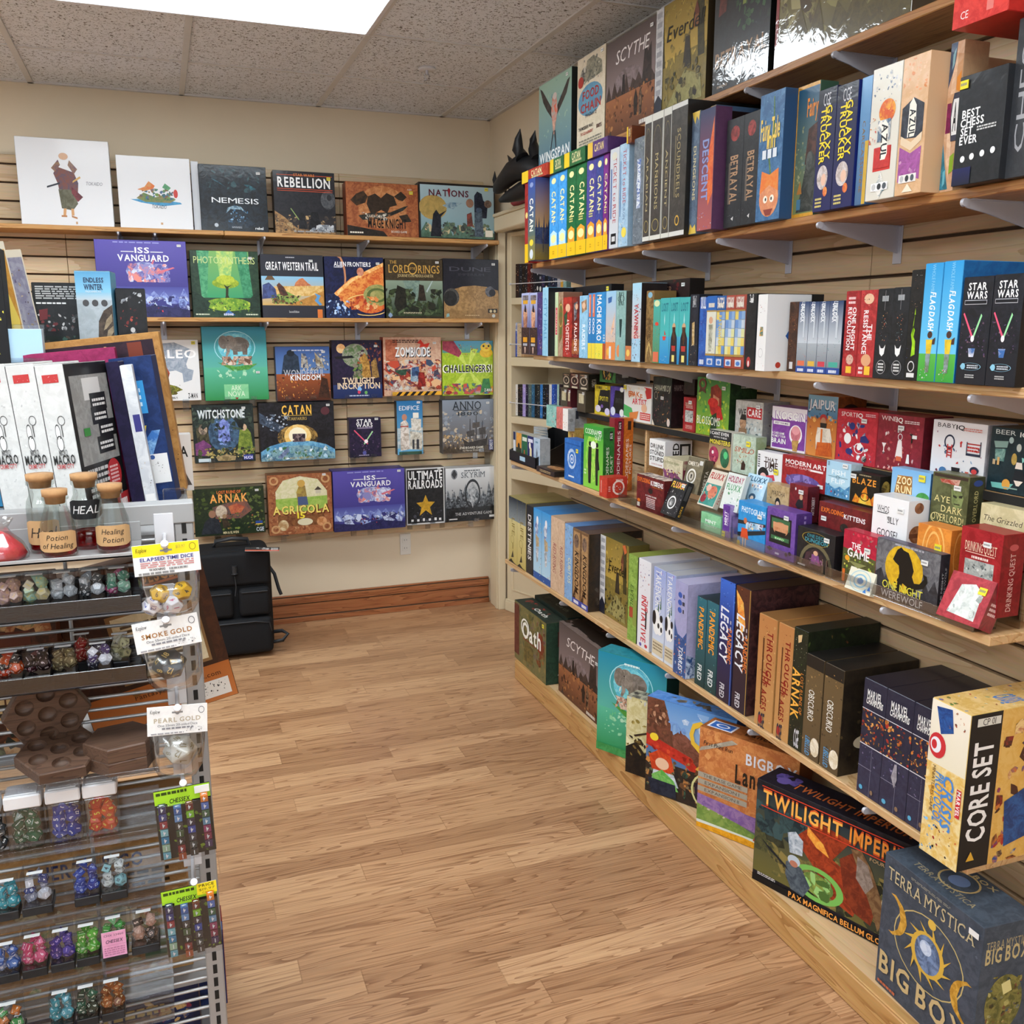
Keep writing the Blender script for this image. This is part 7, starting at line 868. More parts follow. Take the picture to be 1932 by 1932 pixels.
B|1.358,3.407,.085||.355,.085,.26|4a4c38|m|green-brown game box with big white brush lettering, at the far end of the plinth|17|R 6a6a44 7a7048;k0 0 100 100 60 9 7a7044/5a5a40/8a7a4c/6a5458;k20 50 90 100 30 8 6a6430/4c4c30/7a6c3c;r0 10 16 96 5a2c24 6a3c30;k72 20 96 90 24 6 7a4428/5a3020/8a6438;p8a4028/6a3020 74 70 80 76 90 74 92 44 76 44;p7a6a38/5a5030 30 10 60 12 62 40 36 46;tOath 56 62 26 f0f0e8 58 b;o36 66 13 15 20 f0f0e8;l30 46 70 48 1 8a3828|R 34503e 2c4034;r60 60 100 84 5a2420;l66 62 94 82 3 e0d8c8;k50 6 90 36 8 10 d8d8d0/2a3a30|R 2e3a32 26302a;k10 20 90 80 24 6 3a4438/8a3830/22302a;tOath 62 40 26 e0e0d8 36 b||92,92,y
B|1.45,3.404,.085||.355,.085,.272|26302a|m|second dark green game box pressed behind the white brush lettering box|17|R 26302a 26302a|R 22302a 22302a|R 2a342c 202822;k10 20 90 80 20 6 3a4034/1c2420;tOath 60 45 24 6a7064 34 b
B|1.54,3.404,.085||.35,.085,.28|141614|m|black game box deepest behind the white brush lettering box|17|R 141614 141614|R 141614 141614|R 1c1e1c 121412
B|1.386,2.985,.085||.365,.085,.287|4a3c36|m|brown misty field game box with thin white lettering, on the plinth|17|R 4c3e38 3c312e;g0 40 100 100 8a7876 564a48;e46 44 34 22 8a7a7c 6c5e5c;m0 34 100 62 3a2e2a/4a3a34 8 3;p2a2220/3a2e2a 74 36 80 80 86 70 92 78 94 36;p2a2220 34 36 36 60 40 60 42 36;g0 0 100 40 5a3828 9a6240;k0 4 100 44 80 4 8a5430/4a2c20/b07848/3a241c;p1e1816/3a2a22 60 30 64 40 68 30 67 14 61 14;p1e1816/8a6a50 70 30 73 40 77 30 76 12 71 12;tSCYTHE 54 80 13 e8e0dc 66 i;p3a3230 8 2 12 8 16 2;l72 3 92 7 1 d8d0c8|R 241c18 241c18|R 7a6a62 6a5a54;k0 20 100 100 40 8 201a16/2c241e;p201a16/2a221c 10 40 100 20 100 100 0 100||94,80,w
B|1.476,2.987,.085||.36,.09,.285|1e1814|m|dark game box pressed behind the brown misty field box on the plinth|17|R 1e1814 1e1814|R 1e1814 1e1814|R 2a1e18 1a1410;k40 10 100 90 20 6 5a3028/8a5a48/201814;l60 40 90 60 1 d8a0b0
B|1.366,2.53,.085|0,0,-62|.27,.075,.354|2a8a70|m|tall teal-green game box with an elephant in a bubble, angled on the plinth|17|g0 0 100 100 3a9a58 2a8ab0;g0 45 100 100 5ab0a0 1e88a8;g0 0 100 45 2a8a48 5ab898;o50 72 32 22 4 a8e0e8;e50 80 26 12 7ac8d8 4aa8c4;e50 72 26 18 5ab8d0 8ad8e0;e56 76 17 10 8a8078 6a625a;p857b70/6a6058 46 76 54 76 54 62 47 62;p756b60/5a5048 60 76 70 76 69 62 62 62;e42 79 11 9 958b80 7a7066;e33 79 8 9 6f655c 8a8076;p9a9086/7a7066 36 74 43 74 42 66 38 60 35 61 37 67;pe8e4d8 36 70 35 66 33 65 34 69;e40 81 1 .7 202020;p5a9a40/3a8a38 22 52 50 46 84 50 70 42 46 40;k28 48 76 60 60 7 c8a890/a06a50/6a4a3a/e0d0c0;k20 30 80 42 20 5 8ad0a0/b0e0c0;l40 92 62 94 1 d8f0f0;k10 20 60 44 30 3 a8e0c0/6ac088;r0 0 100 8 3a8a48 4a9a58|R 1a4a48 1a4a48|R 2a8a9a 1e7888
B|1.388,2.337,.085|0,0,-60|.29,.06,.261|b8a878|m|cream game box with burnt black lower half, mostly hidden behind the fairground box|17|R dcd4a8 c8bc84;k0 30 100 74 30 6 c8b468/e8e0b8/8a7838;p1c1614/2a2018 0 0 100 0 100 30 70 34 50 50 40 38 24 32 14 44 0 34;k0 24 60 50 20 6 4a3a20/8a7038/2a2018;k0 90 100 100 20 5 2a2a2a/c8c8c8;p3a2a1c 10 52 40 66 41 64 12 50;p3a2a1c 44 74 66 58 64 56 43 72;tCHAMPIONS 62 76 14 a83828 70 s|R 1c1814 1c1814|R b8b098 3a3430
B|1.39,2.204,.085|0,0,-60|.295,.06,.311|5a7aa8|m|blue-sky fairground game box with a red awning and potion stall|17|g0 50 100 100 a8c8e8 5a90d0;k20 60 100 96 14 10 d8e4f0/88b0e0;p5a3828/7a4a38 0 100 20 100 34 60 40 50 0 60;p6a4030/8a5848 30 66 40 74 62 60 66 40 34 46;k0 56 24 98 20 5 8a5a40/4a2c20/c89878;p c83828/b02c20 0 62 50 50 66 36 60 30 46 40 0 50;k0 40 64 52 12 5 d8502c/8a2018;r0 0 100 36 2a2420 3a2c24;k0 0 100 44 90 6 6a4a30/2a2420/c88848/3a5a48/8a7a58;p d85028/b83c1c 4 40 16 48 30 44 34 30 26 24 8 26;e20 34 8 6 e8c0a0;p d8e0e8/9ab0b8 10 26 34 26 40 14 8 14;p58a848/88c068 8 20 20 28 34 20 40 10 12 8;p1c2030/2a3040 4 16 36 16 38 2 8 0;o82 20 28 22 8 d8d898;e82 20 24 19 3a2c40 2a2030;p2a2048/3a3058 66 28 84 40 94 26;e82 18 8 8 e0b890;p e8b048 58 40 66 48 64 38;tThe 36 76 9 7aa0d8 20 b;tQ 62 74 28 e8c040 24 b;tHerb 80 6 9 4a9a38 36 b;e10 60 5 4 f0d038|R 3a5a98 3a5a98|R 6a98d8 4a80c8;k20 20 80 80 10 8 8a8070/5a5048
B|1.421,1.96,.085|0,0,-63|.3,.08,.307|b8743c|m|large orange game box with grey ribbons and a purple landscape strip|17|R d08a50 b86c3c;g0 0 100 30 5a7a38 7a5a98;k0 30 100 100 40 8 d8985c/c07840/b0643a;p d8e0d8 0 8 60 10 100 6 100 3 50 7 0 5;p e8a828/d09018 0 5 50 7 100 3 100 0 0 0;p6a8a40/88a050 0 24 30 22 60 14 100 10 100 6 60 9 0 8;k4 18 40 26 10 4 c8c0a8/a8a088;p7a5a98/9a78a8 0 34 40 32 90 24 100 22 100 14 60 16 0 24;p b8b0a0/a09888 0 76 2 80 34 96 40 94;r0 44 52 49 a8a090;r0 51 52 56 a8a090;r0 37 52 42 a8a090;tTHE BASE GAME 26 53.5 3 5a5048 40;tEXPANSION I 26 46.5 3 5a5048 36;tEXPANSION II 26 39.5 3 5a5048 36;tBIGBOX 74 83 10 d8d8e0 50 bs;tLancaster 70 66 17 2a2018 62 bs;tFirst Print Run 20 86 4 2a2420 30 i;p8a3a68/c878a8 70 40 76 44 84 36 80 30 76 34;pa84838/5a3028 60 8 66 24 72 26 74 6;e67 27 2.5 3 b88868;pd8c8b8/6a5848 84 6 86 16 92 16 94 4|R 8a4c28 8a4c28|R b06c38 8a4c28;r4 20 30 80 e8e8f0;r6 26 28 74 3a6ab8;o17 50 7 14 30 f0f0f8;tLancaster 66 50 26 3a2014 50 bs
B|1.424,1.607,.085|0,0,-71|.445,.095,.282|1c1a20|m|wide dark war game box with fiery red-orange lettering, leaning on the plinth|17|R 16161a 242028;g0 10 100 90 6a6434 26343c;k0 10 100 60 70 8 5a5a34/3a3c2c/8a7a44/26281c;k0 50 50 80 30 9 2a3c40/3a5254/1c2a30;p7a2c18/a84020 26 60 40 84 60 80 50 56 70 44 64 14 50 20 40 40;p e08030/f0b048 34 76 44 66 48 56 40 60 34 68;p8a3a20/6a2818 54 60 62 72 70 60 76 30 74 14 64 18 58 30;p6a4a30/8a6a48 60 74 66 76 72 64 82 30 78 12 74 28;p9a8a80/7a6a60 64 70 70 66 74 50 70 40 64 50;o42 26 16 16 26 78b858;e42 26 10 10 5a7a38 8a9a48;k34 14 50 36 12 6 98c878/4a6a30;pc8d0d8/8a98a8 22 62 27 66 32 60 32 46 24 44;p3a4450/5a6670 22 34 26 38 32 34 38 20 34 8 26 10 22 22;e27 38 4 5 b8c4d0;e27 35 2.6 3 b87860;p20242a 6 44 22 30 24 26 10 38;e84 40 5 8 fff0c0 f8c060;p26282c/4a4a44 80 20 96 30 100 10 84 6;r0 0 100 7 141416;r4 95 98 96 c84028;r4 76 98 77 c84028;tTWILIGHT 30 86 15 d85828 50 bs;tTWILIGHT 30 86 12 f0b050 50 bs;tIMPERIUM 78 86 15 c84820 38 bs;tIMPERIUM 78 86 12 e89038 38 bs;tFOURTH EDITION 84 73 3 c8a878 26;tPAX MAGNIFICA BELLUM GLORIOSUM 60 4.6 5 f0a048 70 b;l4 8 16 11 2 d0d0d0|R 141418 141418|R 1c1a26 141218;tTWILIGHT IMPERIUM 54 40 30 a85828 70 bs;k2 20 20 80 8 6 5a4a88/3a3068;e12 40 4 20 5a4a88
B|1.37,1.261,.085|0,0,-93|.27,.125,.311|46505e|m|tall slate-blue game box with gold moons around a blue gem, nearest on the plinth|17|R 4a5260 3c4450;k0 0 100 100 24 3 424a56/566070/3a424e;o52 52 36 26 3 c8b478;p d8a848/b08028 15 45 19 47 23 49 26 52 28 56 29 60 28 64 26 68 23 71 19 73 15 75 10 74 14 73 17 71 20 68 21 64 22 60 21 56 20 52 17 49 14 47 10 46;p d8a848/b08028 90 27 86 29 82 31 79 34 77 38 76 42 77 46 79 50 82 53 86 55 90 57 95 56 91 55 88 53 85 50 84 46 83 42 84 38 85 34 88 31 91 29 95 28;o52 52 17 15 26 d8b048;e52 52 13 13 7a90b8 4a5a78;e50 56 6 5 d0dcf0 a0b4d8;e54 75 4 3.4 e0b850;p d8b048 68 52 68 55 75 61;p d8b048 66 59 64 62 67 70;p d8b048 60 64 56 65 55 74;p d8b048 52 66 48 66 42 72;p d8b048 44 64 41 62 32 65;p d8b048 38 59 37 56 27 54;p d8b048 36 52 36 49 29 43;p d8b048 38 45 40 42 37 34;p d8b048 44 40 48 39 49 30;p d8b048 52 38 56 38 62 32;p d8b048 60 40 63 42 72 39;p d8b048 66 45 67 48 77 50;tTERRA MYSTICA 50 88 9 c8b890 88 s;tBIG BOX 50 20 15 c8b080 92 bs;l30 95 70 97 2 8a8a80;l4 3 24 5 1 c06848;r88 90 97 94 e8e8e8|R 4a5462 3c4652;tTERRA MYSTICA 50 86 6 a89c78 84 s;tBIG BOX 50 79 10 c0b080 84 bs;e52 44 36 20 5a5a30 8a8448;k20 26 84 64 40 8 6a6430/3a3c24/b0a868/4a5a68/7a4a38;p d8d090 44 58 60 60 66 52 50 50;l16 8 84 18 5 8a8468|R 4c5866 3e4854;o50 54 16 30 10 c8b078;e50 54 8 16 6a80a8;tTERRA MYSTICA 50 24 12 a89c78 60 s;tBIG BOX 50 88 10 c0b080 40 bs
K|1.697,4.49,1.646|0,0,-71.98|.025,.1,.167|1c1a1c|m|first slim spine from the left on the top bookcase shelf|18|R 1c1a1c 2a2420;k10 6 90 94 22 16 c8a878/8a3828/d8d0c0||r0 4 100 100 d8d0bc
K|1.705,4.466,1.646|0,0,-71.98|.025,.1,.165|3a2018|m|second slim spine from the left on the top bookcase shelf|18|R 3a2018 1c1614;k10 6 90 94 22 16 d87030/c8b898/2a2a30||r0 4 100 100 d8d0bc
K|1.713,4.442,1.646|0,0,-71.98|.025,.1,.164|22242c|m|third slim spine from the left on the top bookcase shelf|18|R 22242c 1a1a1e;k10 6 90 94 22 16 b8b8c0/6a6a78||r0 4 100 100 d8d0bc
K|1.72,4.42,1.646|0,0,-71.98|.02,.1,.163|2c2018|m|fourth slim spine from the left on the top bookcase shelf|18|R 2c2018 1c1612;k10 6 90 94 22 16 c88848/8a4828/e0d0b0||r0 4 100 100 d8d0bc
K|1.727,4.401,1.646|0,0,-71.98|.02,.1,.162|1c1c20|m|fifth slim spine from the left on the top bookcase shelf|18|R 1c1c20 28282c;k10 6 90 94 22 16 d8d0c8/8a7a68||r0 4 100 100 d8d0bc
K|1.734,4.379,1.646|0,0,-71.98|.024,.1,.161|6a2420|m|sixth slim spine from the left on the top bookcase shelf|18|R 6a2420 481814;k10 6 90 94 22 16 d8b090/2a1a18||r0 4 100 100 d8d0bc
K|1.741,4.358,1.646|0,0,-71.98|.02,.1,.159|3a1c1c|m|seventh slim spine from the left on the top bookcase shelf|18|R 3a1c1c 2a1414;k10 6 90 94 22 16 d8a080/c0c0c8||r0 4 100 100 d8d0bc
K|1.747,4.336,1.646|0,0,-71.98|.024,.1,.158|24242a|m|eighth slim spine from the left on the top bookcase shelf|18|R 24242a 1a1a20;k10 6 90 94 22 16 c8b8b8/8a4a58||r0 4 100 100 d8d0bc
K|1.754,4.315,1.646|0,0,-71.98|.019,.1,.157|16181e|m|ninth slim spine from the left on the top bookcase shelf|18|R 16181e 22242c;e50 26 30 7 d8d8d0;e50 70 20 4 a8a8b0||r0 4 100 100 d8d0bc
K|1.761,4.296,1.646|0,0,-71.98|.019,.1,.156|181a24|m|tenth slim spine from the left on the top bookcase shelf|18|R 181a24 20222c;e50 24 34 8 e0e0d8;l20 50 80 80 2 a8a8b0||r0 4 100 100 d8d0bc
K|1.767,4.275,1.646|0,0,-71.98|.023,.1,.155|2a3050|m|eleventh slim spine from the left on the top bookcase shelf|18|R 2a3050 202440;k10 6 90 94 22 16 6a7ab0/b83848||r0 4 100 100 d8d0bc
K|1.775,4.253,1.646|0,0,-71.98|.023,.1,.154|1a1c20|m|twelfth slim spine from the left on the top bookcase shelf|18|R 1a1c20 14161a;e50 26 34 7 e8e8e0;l30 60 70 90 2 c8c8c8||r0 4 100 100 d8d0bc
K|1.782,4.231,1.646|0,0,-71.98|.023,.1,.152|20304a|m|thirteenth slim spine from the left on the top bookcase shelf|18|R 20304a 182438;k10 6 90 94 22 16 3a6aa0/c8d0d8||r0 4 100 100 d8d0bc
K|1.789,4.208,1.646|0,0,-71.98|.023,.1,.151|1c1c28|m|fourteenth slim spine from the left on the top bookcase shelf|18|R 1c1c28 262634;k10 6 90 94 22 16 6a5a98/c8c8d8||r0 4 100 100 d8d0bc
K|1.796,4.187,1.646|0,0,-71.98|.022,.1,.15|28324a|m|fifteenth slim spine from the left on the top bookcase shelf|18|R 28324a 20283c;k10 6 90 94 22 16 88a0c8/d8d8e0||r0 4 100 100 d8d0bc
K|1.803,4.165,1.646|0,0,-71.98|.022,.1,.149|b8b8c0|m|sixteenth slim spine from the left on the top bookcase shelf|18|R b8b8c0 9898a8;k10 6 90 94 22 16 5a5a78/3a3a48||r0 4 100 100 d8d0bc
K|1.81,4.145,1.646|0,0,-71.98|.018,.1,.148|d8a848|m|seventeenth slim spine from the left on the top bookcase shelf|18|R d8a848 c89838;k10 6 90 94 22 16 f0e0b0/8a6a28||r0 4 100 100 d8d0bc
K|1.816,4.125,1.646|0,0,-71.98|.022,.1,.147|8ab0b0|m|eighteenth slim spine from the left on the top bookcase shelf|18|R 8ab0b0 78a0a0;k10 6 90 94 22 16 e0f0f0/5a7a7a||r0 4 100 100 d8d0bc
K|1.695,4.496,1.351|0,0,-71.98|.012,.1,.16|2a1a1c|m|first slim spine from the left on the second bookcase shelf|19|R 2a1a1c 1c1416;k10 6 90 94 22 16 c83838/d8d8d8||r0 4 100 100 d8d0bc
K|1.701,4.478,1.351|0,0,-71.98|.025,.1,.171|c8ccd8|m|second slim spine from the left on the second bookcase shelf|19|R c8ccd8 3a4a98;r10 0 90 76 3048a0||r0 4 100 100 d8d0bc
K|1.711,4.449,1.351|0,0,-71.98|.033,.1,.168|d0b898|m|third slim spine from the left on the second bookcase shelf|19|R d0b898 c0a888;k10 6 90 94 22 16 5a4a3a/8a7a68||r0 4 100 100 d8d0bc
K|1.719,4.423,1.351|0,0,-71.98|.021,.1,.163|c8a078|m|fourth slim spine from the left on the second bookcase shelf|19|R c8a078 b08860||r0 4 100 100 d8d0bc
K|1.696,4.494,1.051|0,0,-71.98|.017,.1,.159|e0e0e0|m|first slim spine from the left on the third bookcase shelf|20|R e0e0e0;k10 6 90 94 22 16 6a6a78/b8a888||r0 4 100 100 d8d0bc
K|1.703,4.473,1.051|0,0,-71.98|.026,.1,.16|d8d4d0|m|second slim spine from the left on the third bookcase shelf|20|R d8d4d0;k10 6 90 94 22 16 3a3a48/a89888||r0 4 100 100 d8d0bc
K|1.71,4.453,1.051|0,0,-71.98|.017,.1,.161|241c1c|m|third slim spine from the left on the third bookcase shelf|20|R 241c1c 181416;k10 6 90 94 22 16 e0986a/5a3a2a||r0 4 100 100 d8d0bc
K|1.716,4.434,1.051|0,0,-71.98|.021,.1,.162|181818|m|fourth slim spine from the left on the third bookcase shelf|20|R 181818 222224;k10 6 90 94 22 16 8a8a90/c89888||r0 4 100 100 d8d0bc
K|1.723,4.412,1.051|0,0,-71.98|.025,.1,.163|b0a0d8|m|fifth slim spine from the left on the third bookcase shelf|20|R b0a0d8 a090cc;k10 6 90 94 22 16 5a4a98/e0d8f0||r0 4 100 100 d8d0bc
K|1.73,4.39,1.051|0,0,-71.98|.021,.1,.164|28243c|m|sixth slim spine from the left on the third bookcase shelf|20|R 28243c 1c1a30;k10 6 90 94 22 16 7a6ab0/d8d8e0||r0 4 100 100 d8d0bc
K|1.737,4.368,1.051|0,0,-71.98|.025,.1,.165|5a6a68|m|seventh slim spine from the left on the third bookcase shelf|20|R 5a6a68 4a5858;k10 6 90 94 22 16 a8b8b0/c8c8c0||r0 4 100 100 d8d0bc
K|1.745,4.344,1.051|0,0,-71.98|.024,.1,.166|3a6a90|m|eighth slim spine from the left on the third bookcase shelf|20|R 3a6a90 2a5878;k10 6 90 94 22 16 88c8d8/1c3a58||r0 4 100 100 d8d0bc
K|1.751,4.324,1.051|0,0,-71.98|.016,.1,.167|1c2024|m|ninth slim spine from the left on the third bookcase shelf|20|R 1c2024 14181c;k10 6 90 94 22 16 a8a8b0/5a4a48||r0 4 100 100 d8d0bc
K|1.758,4.305,1.051|0,0,-71.98|.024,.1,.168|2a3034|m|tenth slim spine from the left on the third bookcase shelf|20|R 2a3034 20262a;k10 6 90 94 22 16 a07858/d8d8d0||r0 4 100 100 d8d0bc
K|1.765,4.283,1.051|0,0,-71.98|.02,.1,.169|3a80c8|m|eleventh slim spine from the left on the third bookcase shelf|20|R 3a80c8 2a68b0;k10 6 90 94 22 16 58b8d8/c8e0f0||r0 4 100 100 d8d0bc
K|1.772,4.262,1.051|0,0,-71.98|.024,.1,.17|181c24|m|twelfth slim spine from the left on the third bookcase shelf|20|R 181c24 12151c;k10 6 90 94 22 16 88b0d8/c8c8d0||r0 4 100 100 d8d0bc
K|1.779,4.239,1.051|0,0,-71.98|.023,.1,.171|201c24|m|thirteenth slim spine from the left on the third bookcase shelf|20|R 201c24 181620;k10 6 90 94 22 16 b89868/5a6ab0||r0 4 100 100 d8d0bc
K|1.786,4.218,1.051|0,0,-71.98|.019,.1,.172|d8d8d8|m|fourteenth slim spine from the left on the third bookcase shelf|20|R d8d8d8;k10 6 90 94 22 16 48506a/8a8a98||r0 4 100 100 d8d0bc
K|1.792,4.199,1.051|0,0,-71.98|.019,.1,.173|2a58b8|m|fifteenth slim spine from the left on the third bookcase shelf|20|R 2a58b8 1c48a8;k10 6 90 94 22 16 c8d8f0/78a0e0||r0 4 100 100 d8d0bc
K|1.798,4.181,1.051|0,0,-71.98|.019,.1,.174|284a98|m|sixteenth slim spine from the left on the third bookcase shelf|20|R 284a98 1e3c88;k10 6 90 94 22 16 90b0e0/d8e0f0||r0 4 100 100 d8d0bc
K|1.804,4.164,1.051|0,0,-71.98|.015,.1,.175|a8c8c0|m|seventeenth slim spine from the left on the third bookcase shelf|20|R a8c8c0 98b8b0;k10 6 90 94 22 16 e0f0e8/5a8a80||r0 4 100 100 d8d0bc
K|1.809,4.147,1.051|0,0,-71.98|.019,.1,.176|2a2028|m|eighteenth slim spine from the left on the third bookcase shelf|20|R 2a2028 1c181c;k10 6 90 94 22 16 c8b8c0/6a5a68||r0 4 100 100 d8d0bc
K|1.698,4.488,.788|0,0,-71.98|.022,.1,.027|181a1e|m|first slim spine from the left on the fourth bookcase shelf|21|R 181a1e 222428||r0 4 100 100 d8d0bc
K|1.704,4.469,.788|0,0,-71.98|.017,.1,.03|c87828|m|second slim spine from the left on the fourth bookcase shelf|21|R c87828 a86018||r0 4 100 100 d8d0bc
K|1.711,4.448,.788|0,0,-71.98|.026,.1,.032|14161a|m|third slim spine from the left on the fourth bookcase shelf|21|R 14161a 1e2024||r0 4 100 100 d8d0bc
K|1.719,4.425,.788|0,0,-71.98|.021,.1,.034|d8d8d8|m|fourth slim spine from the left on the fourth bookcase shelf|21|R d8d8d8||r0 4 100 100 d8d0bc
K|1.727,4.398,.788|0,0,-71.98|.034,.1,.037|1c1e22|m|fifth slim spine from the left on the fourth bookcase shelf|21|R 1c1e22 262a2e||r0 4 100 100 d8d0bc
K|1.737,4.368,.788|0,0,-71.98|.029,.1,.041|2a2c30|m|sixth slim spine from the left on the fourth bookcase shelf|21|R 2a2c30 1e2024||r0 4 100 100 d8d0bc
K|1.746,4.339,.788|0,0,-71.98|.029,.1,.044|16181c|m|seventh slim spine from the left on the fourth bookcase shelf|21|R 16181c 202226||r0 4 100 100 d8d0bc
K|1.756,4.31,.788|0,0,-71.98|.033,.1,.047|24282c|m|eighth slim spine from the left on the fourth bookcase shelf|21|R 24282c 181c20||r0 4 100 100 d8d0bc
K|1.766,4.278,.788|0,0,-71.98|.032,.1,.051|3a4048|m|ninth slim spine from the left on the fourth bookcase shelf|21|R 3a4048 2a3038||r0 4 100 100 d8d0bc
K|1.777,4.247,.788|0,0,-71.98|.032,.1,.054|181818|m|tenth slim spine from the left on the fourth bookcase shelf|21|R 181818 242424||r0 4 100 100 d8d0bc
K|1.787,4.214,.788|0,0,-71.98|.036,.1,.058|2a2e34|m|eleventh slim spine from the left on the fourth bookcase shelf|21|R 2a2e34 1c2026||r0 4 100 100 d8d0bc
"""
RACK = r"""
c|-.226|1.43|1.088|.03|.056|d8b0a8,c8a090|d8b078|clear dice cube of pale pink dice, first on the top dice row|
c|-.192|1.43|1.088|.034|.056|b8d0a8,a8c8b0,d8c8a0|d8c058|clear dice cube of green and gold dice, second on the top dice row|
c|-.156|1.43|1.088|.034|.056|c8ccd0,b8bcc0|e8e8e8|clear dice cube of silvery clear dice, third on the top dice row|
c|-.119|1.43|1.088|.033|.056|303438,c8ccd0,484c50|f0f0f0|clear dice cube of black and frosted dice, fourth on the top dice row|
c|-.083|1.43|1.088|.033|.056|4a8a70,a84870,88b8a0|e0e8e0|clear dice cube of green and pink dice, last on the top dice row|
c|-.235|1.43|.981|.031|.052|d85a28,282428,c84020|f0e8e0|clear dice cube of orange and black dice on the second dice row|
c|-.2|1.43|.981|.035|.052|4a1820,2a1418,1c1418|d8c8c8|clear dice cube of dark red dice on the second dice row|
c|-.164|1.43|.981|.031|.052|6a5c38,5a4a30,7a6848|c8b888|clear dice cube of smoky olive dice on the second dice row|
c|-.142|1.468|.981|.014|.056|a83830,902820|e0c0a0|clear dice cube of red dice half hidden on the second dice row|
c|-.117|1.424|.981|.033|.053|3a3848,e8e8f0,4a3870|f4f4f8|clear dice cube of black and white dice pulled forward on the second row|
c|-.088|1.45|.981|.022|.056|c8c498,d0ccb8,a8a078|3a3828|clear dice cube of straw-coloured dice, last on the second dice row|
t|-.281|1.43|.727|.027|.085|24282c,1c2024|d8d8d8|white-lidded dice box of black dice at the frame edge|
t|-.238|1.43|.727|.05|.085|1a5a40,206848|e8f0e8|white-lidded dice box of green dice|
t|-.184|1.43|.727|.048|.085|1a3aa0,2444b0|f0f0f8|white-lidded dice box of royal blue dice|
t|-.133|1.43|.727|.048|.085|e04820,e85a28|f0e060|white-lidded dice box of orange-red dice, last with a lid|
c|-.273|1.43|.615|.03|.062|2a98a8,38a8b8|e0f0f0|clear dice cube of turquoise dice at the frame edge|
c|-.233|1.43|.615|.042|.066|3a4a88,9aa0b8,d8d8e0|f0f0f8|clear dice cube of blue and grey swirled dice with a white label|
c|-.164|1.43|.615|.036|.07|1c3a98,244ab0|a8c0f0|clear dice cube of dark blue dice beside the white and teal ones|
c|-.125|1.43|.615|.037|.07|e0e8e8,88c0c8,d8e0e0|202830|clear dice cube of white and teal dice|
c|-.284|1.43|.511|.035|.062|2a58a8,8a98b8,3a6ab8|f0f0f8|clear dice cube of blue and silver dice on the sixth row|
c|-.246|1.43|.511|.035|.066|d84878,e06088|f8e0e8|clear dice cube of pink dice|
c|-.207|1.43|.511|.034|.066|4a3898,38288a|c8a8e0|clear dice cube of violet dice|
c|-.171|1.43|.511|.033|.066|48a030,60b840|e8f0c0|clear dice cube of lime green dice without a card|
c|-.132|1.43|.511|.037|.07|3aa048,50b050|e0f0d0|clear dice cube of green dice behind a pink price card|pink
c|-.087|1.43|.511|.042|.07|e0a890,3a2c28,d8b0a0|e8c8b8|clear dice cube of peach and black dice, last before the wire edge|
c|-.289|1.43|.405|.037|.066|d87828,2a2a28,48a058|f0e8d8|clear dice cube of orange and green dice at the bottom frame edge|
c|-.217|1.43|.405|.033|.066|3a98a8,58a8b8|e0f0f0|clear dice cube of teal dice on the bottom row|
c|-.18|1.43|.405|.032|.066|1a4a38,28382c,206048|e8f0e0|clear dice cube of dark green dice on the bottom row|
c|-.143|1.43|.405|.034|.066|a85a20,b86828,8a4818|f0d8a0|clear dice cube of amber dice on the bottom row|
"""
LINES = DATA.strip().split('\n')
chars = set('HABCDEFGHIJKLMNOPQRSTUVWXYZabcdefghijklmnopqrstuvwxyz0123456789!?.:%&-$')
glyphs(chars)
for i, ln in enumerate(LINES): game_box(ln, i)
# ------------------------------------------------------------------ backpack on the floor
def rbox(mb, x0, y0, z0, x1, y1, z1, r, k=0, n=5):
    """box with rounded vertical and horizontal edges"""
    bm = __import__('bmesh').new(); import bmesh
    bmesh.ops.create_cube(bm, size=1)
    for v in bm.verts: v.co = ((x0 + x1) / 2 + v.co.x * (x1 - x0), (y0 + y1) / 2 + v.co.y * (y1 - y0), (z0 + z1) / 2 + v.co.z * (z1 - z0))
    bmesh.ops.bevel(bm, geom=list(bm.edges), offset=r, segments=n, profile=.5, affect='EDGES'); bm.verts.index_update()
    mb.mesh([v.co[:] for v in bm.verts], [tuple(v.index for v in f.verts) for f in bm.faces], k, sm=True); bm.free()
o = thing('backpack', 'boxy black rolling backpack with front pockets on the floor against the back wall', 'backpack', (.245, 4.23, 0))
b = MB(); rbox(b, -.165, .02, .015, .165, .24, .505, .035); b.build('body', 'bag', o)
for x0, x1 in ((-.15, -.012), (.012, .15)):
    b = MB(); rbox(b, x0, -.02, .20, x1, .05, .33, .02); pk = b.build('pocket', 'bag', o)
    b = MB(); b.tube([(x0 + .012, -.022, .315), (x1 - .012, -.022, .315)], .003); b.build('zipper', 'bagtrim', pk)
b = MB(); rbox(b, -.155, -.03, .02, .155, .05, .19, .025); pk = b.build('lower_pocket', 'bag', o)
b = MB(); b.tube([(-.14, -.03, .165), (-.08, -.034, .178), (.08, -.034, .178), (.14, -.03, .165), (.148, -.02, .12)], .0035); b.build('zipper', 'bagtrim', pk)
b = MB(); rbox(b, -.16, .0, .34, .16, .06, .50, .02); fl = b.build('flap', 'bag', o)
b = MB(); b.tube([(.0, -.003, .40), (.0, -.003, .44)], .012, 0, 16); b.lathe([(0, 0), (.014, 0), (.016, .004), (0, .006)], 0, 18, (0, -.004, .40)); b.build('buckle', 'bagtrim', fl)
b = MB(); b.tube([(.0, -.002, .39), (.003, -.006, .34), (-.004, -.012, .30)], .003); b.build('zip_cord', 'bagtrim', fl)
b = MB(); b.tube([(-.08, .12, .50), (-.07, .11, .535), (0, .10, .545), (.07, .11, .535), (.08, .12, .50)], .010); b.build('handle', 'bagtrim', o)
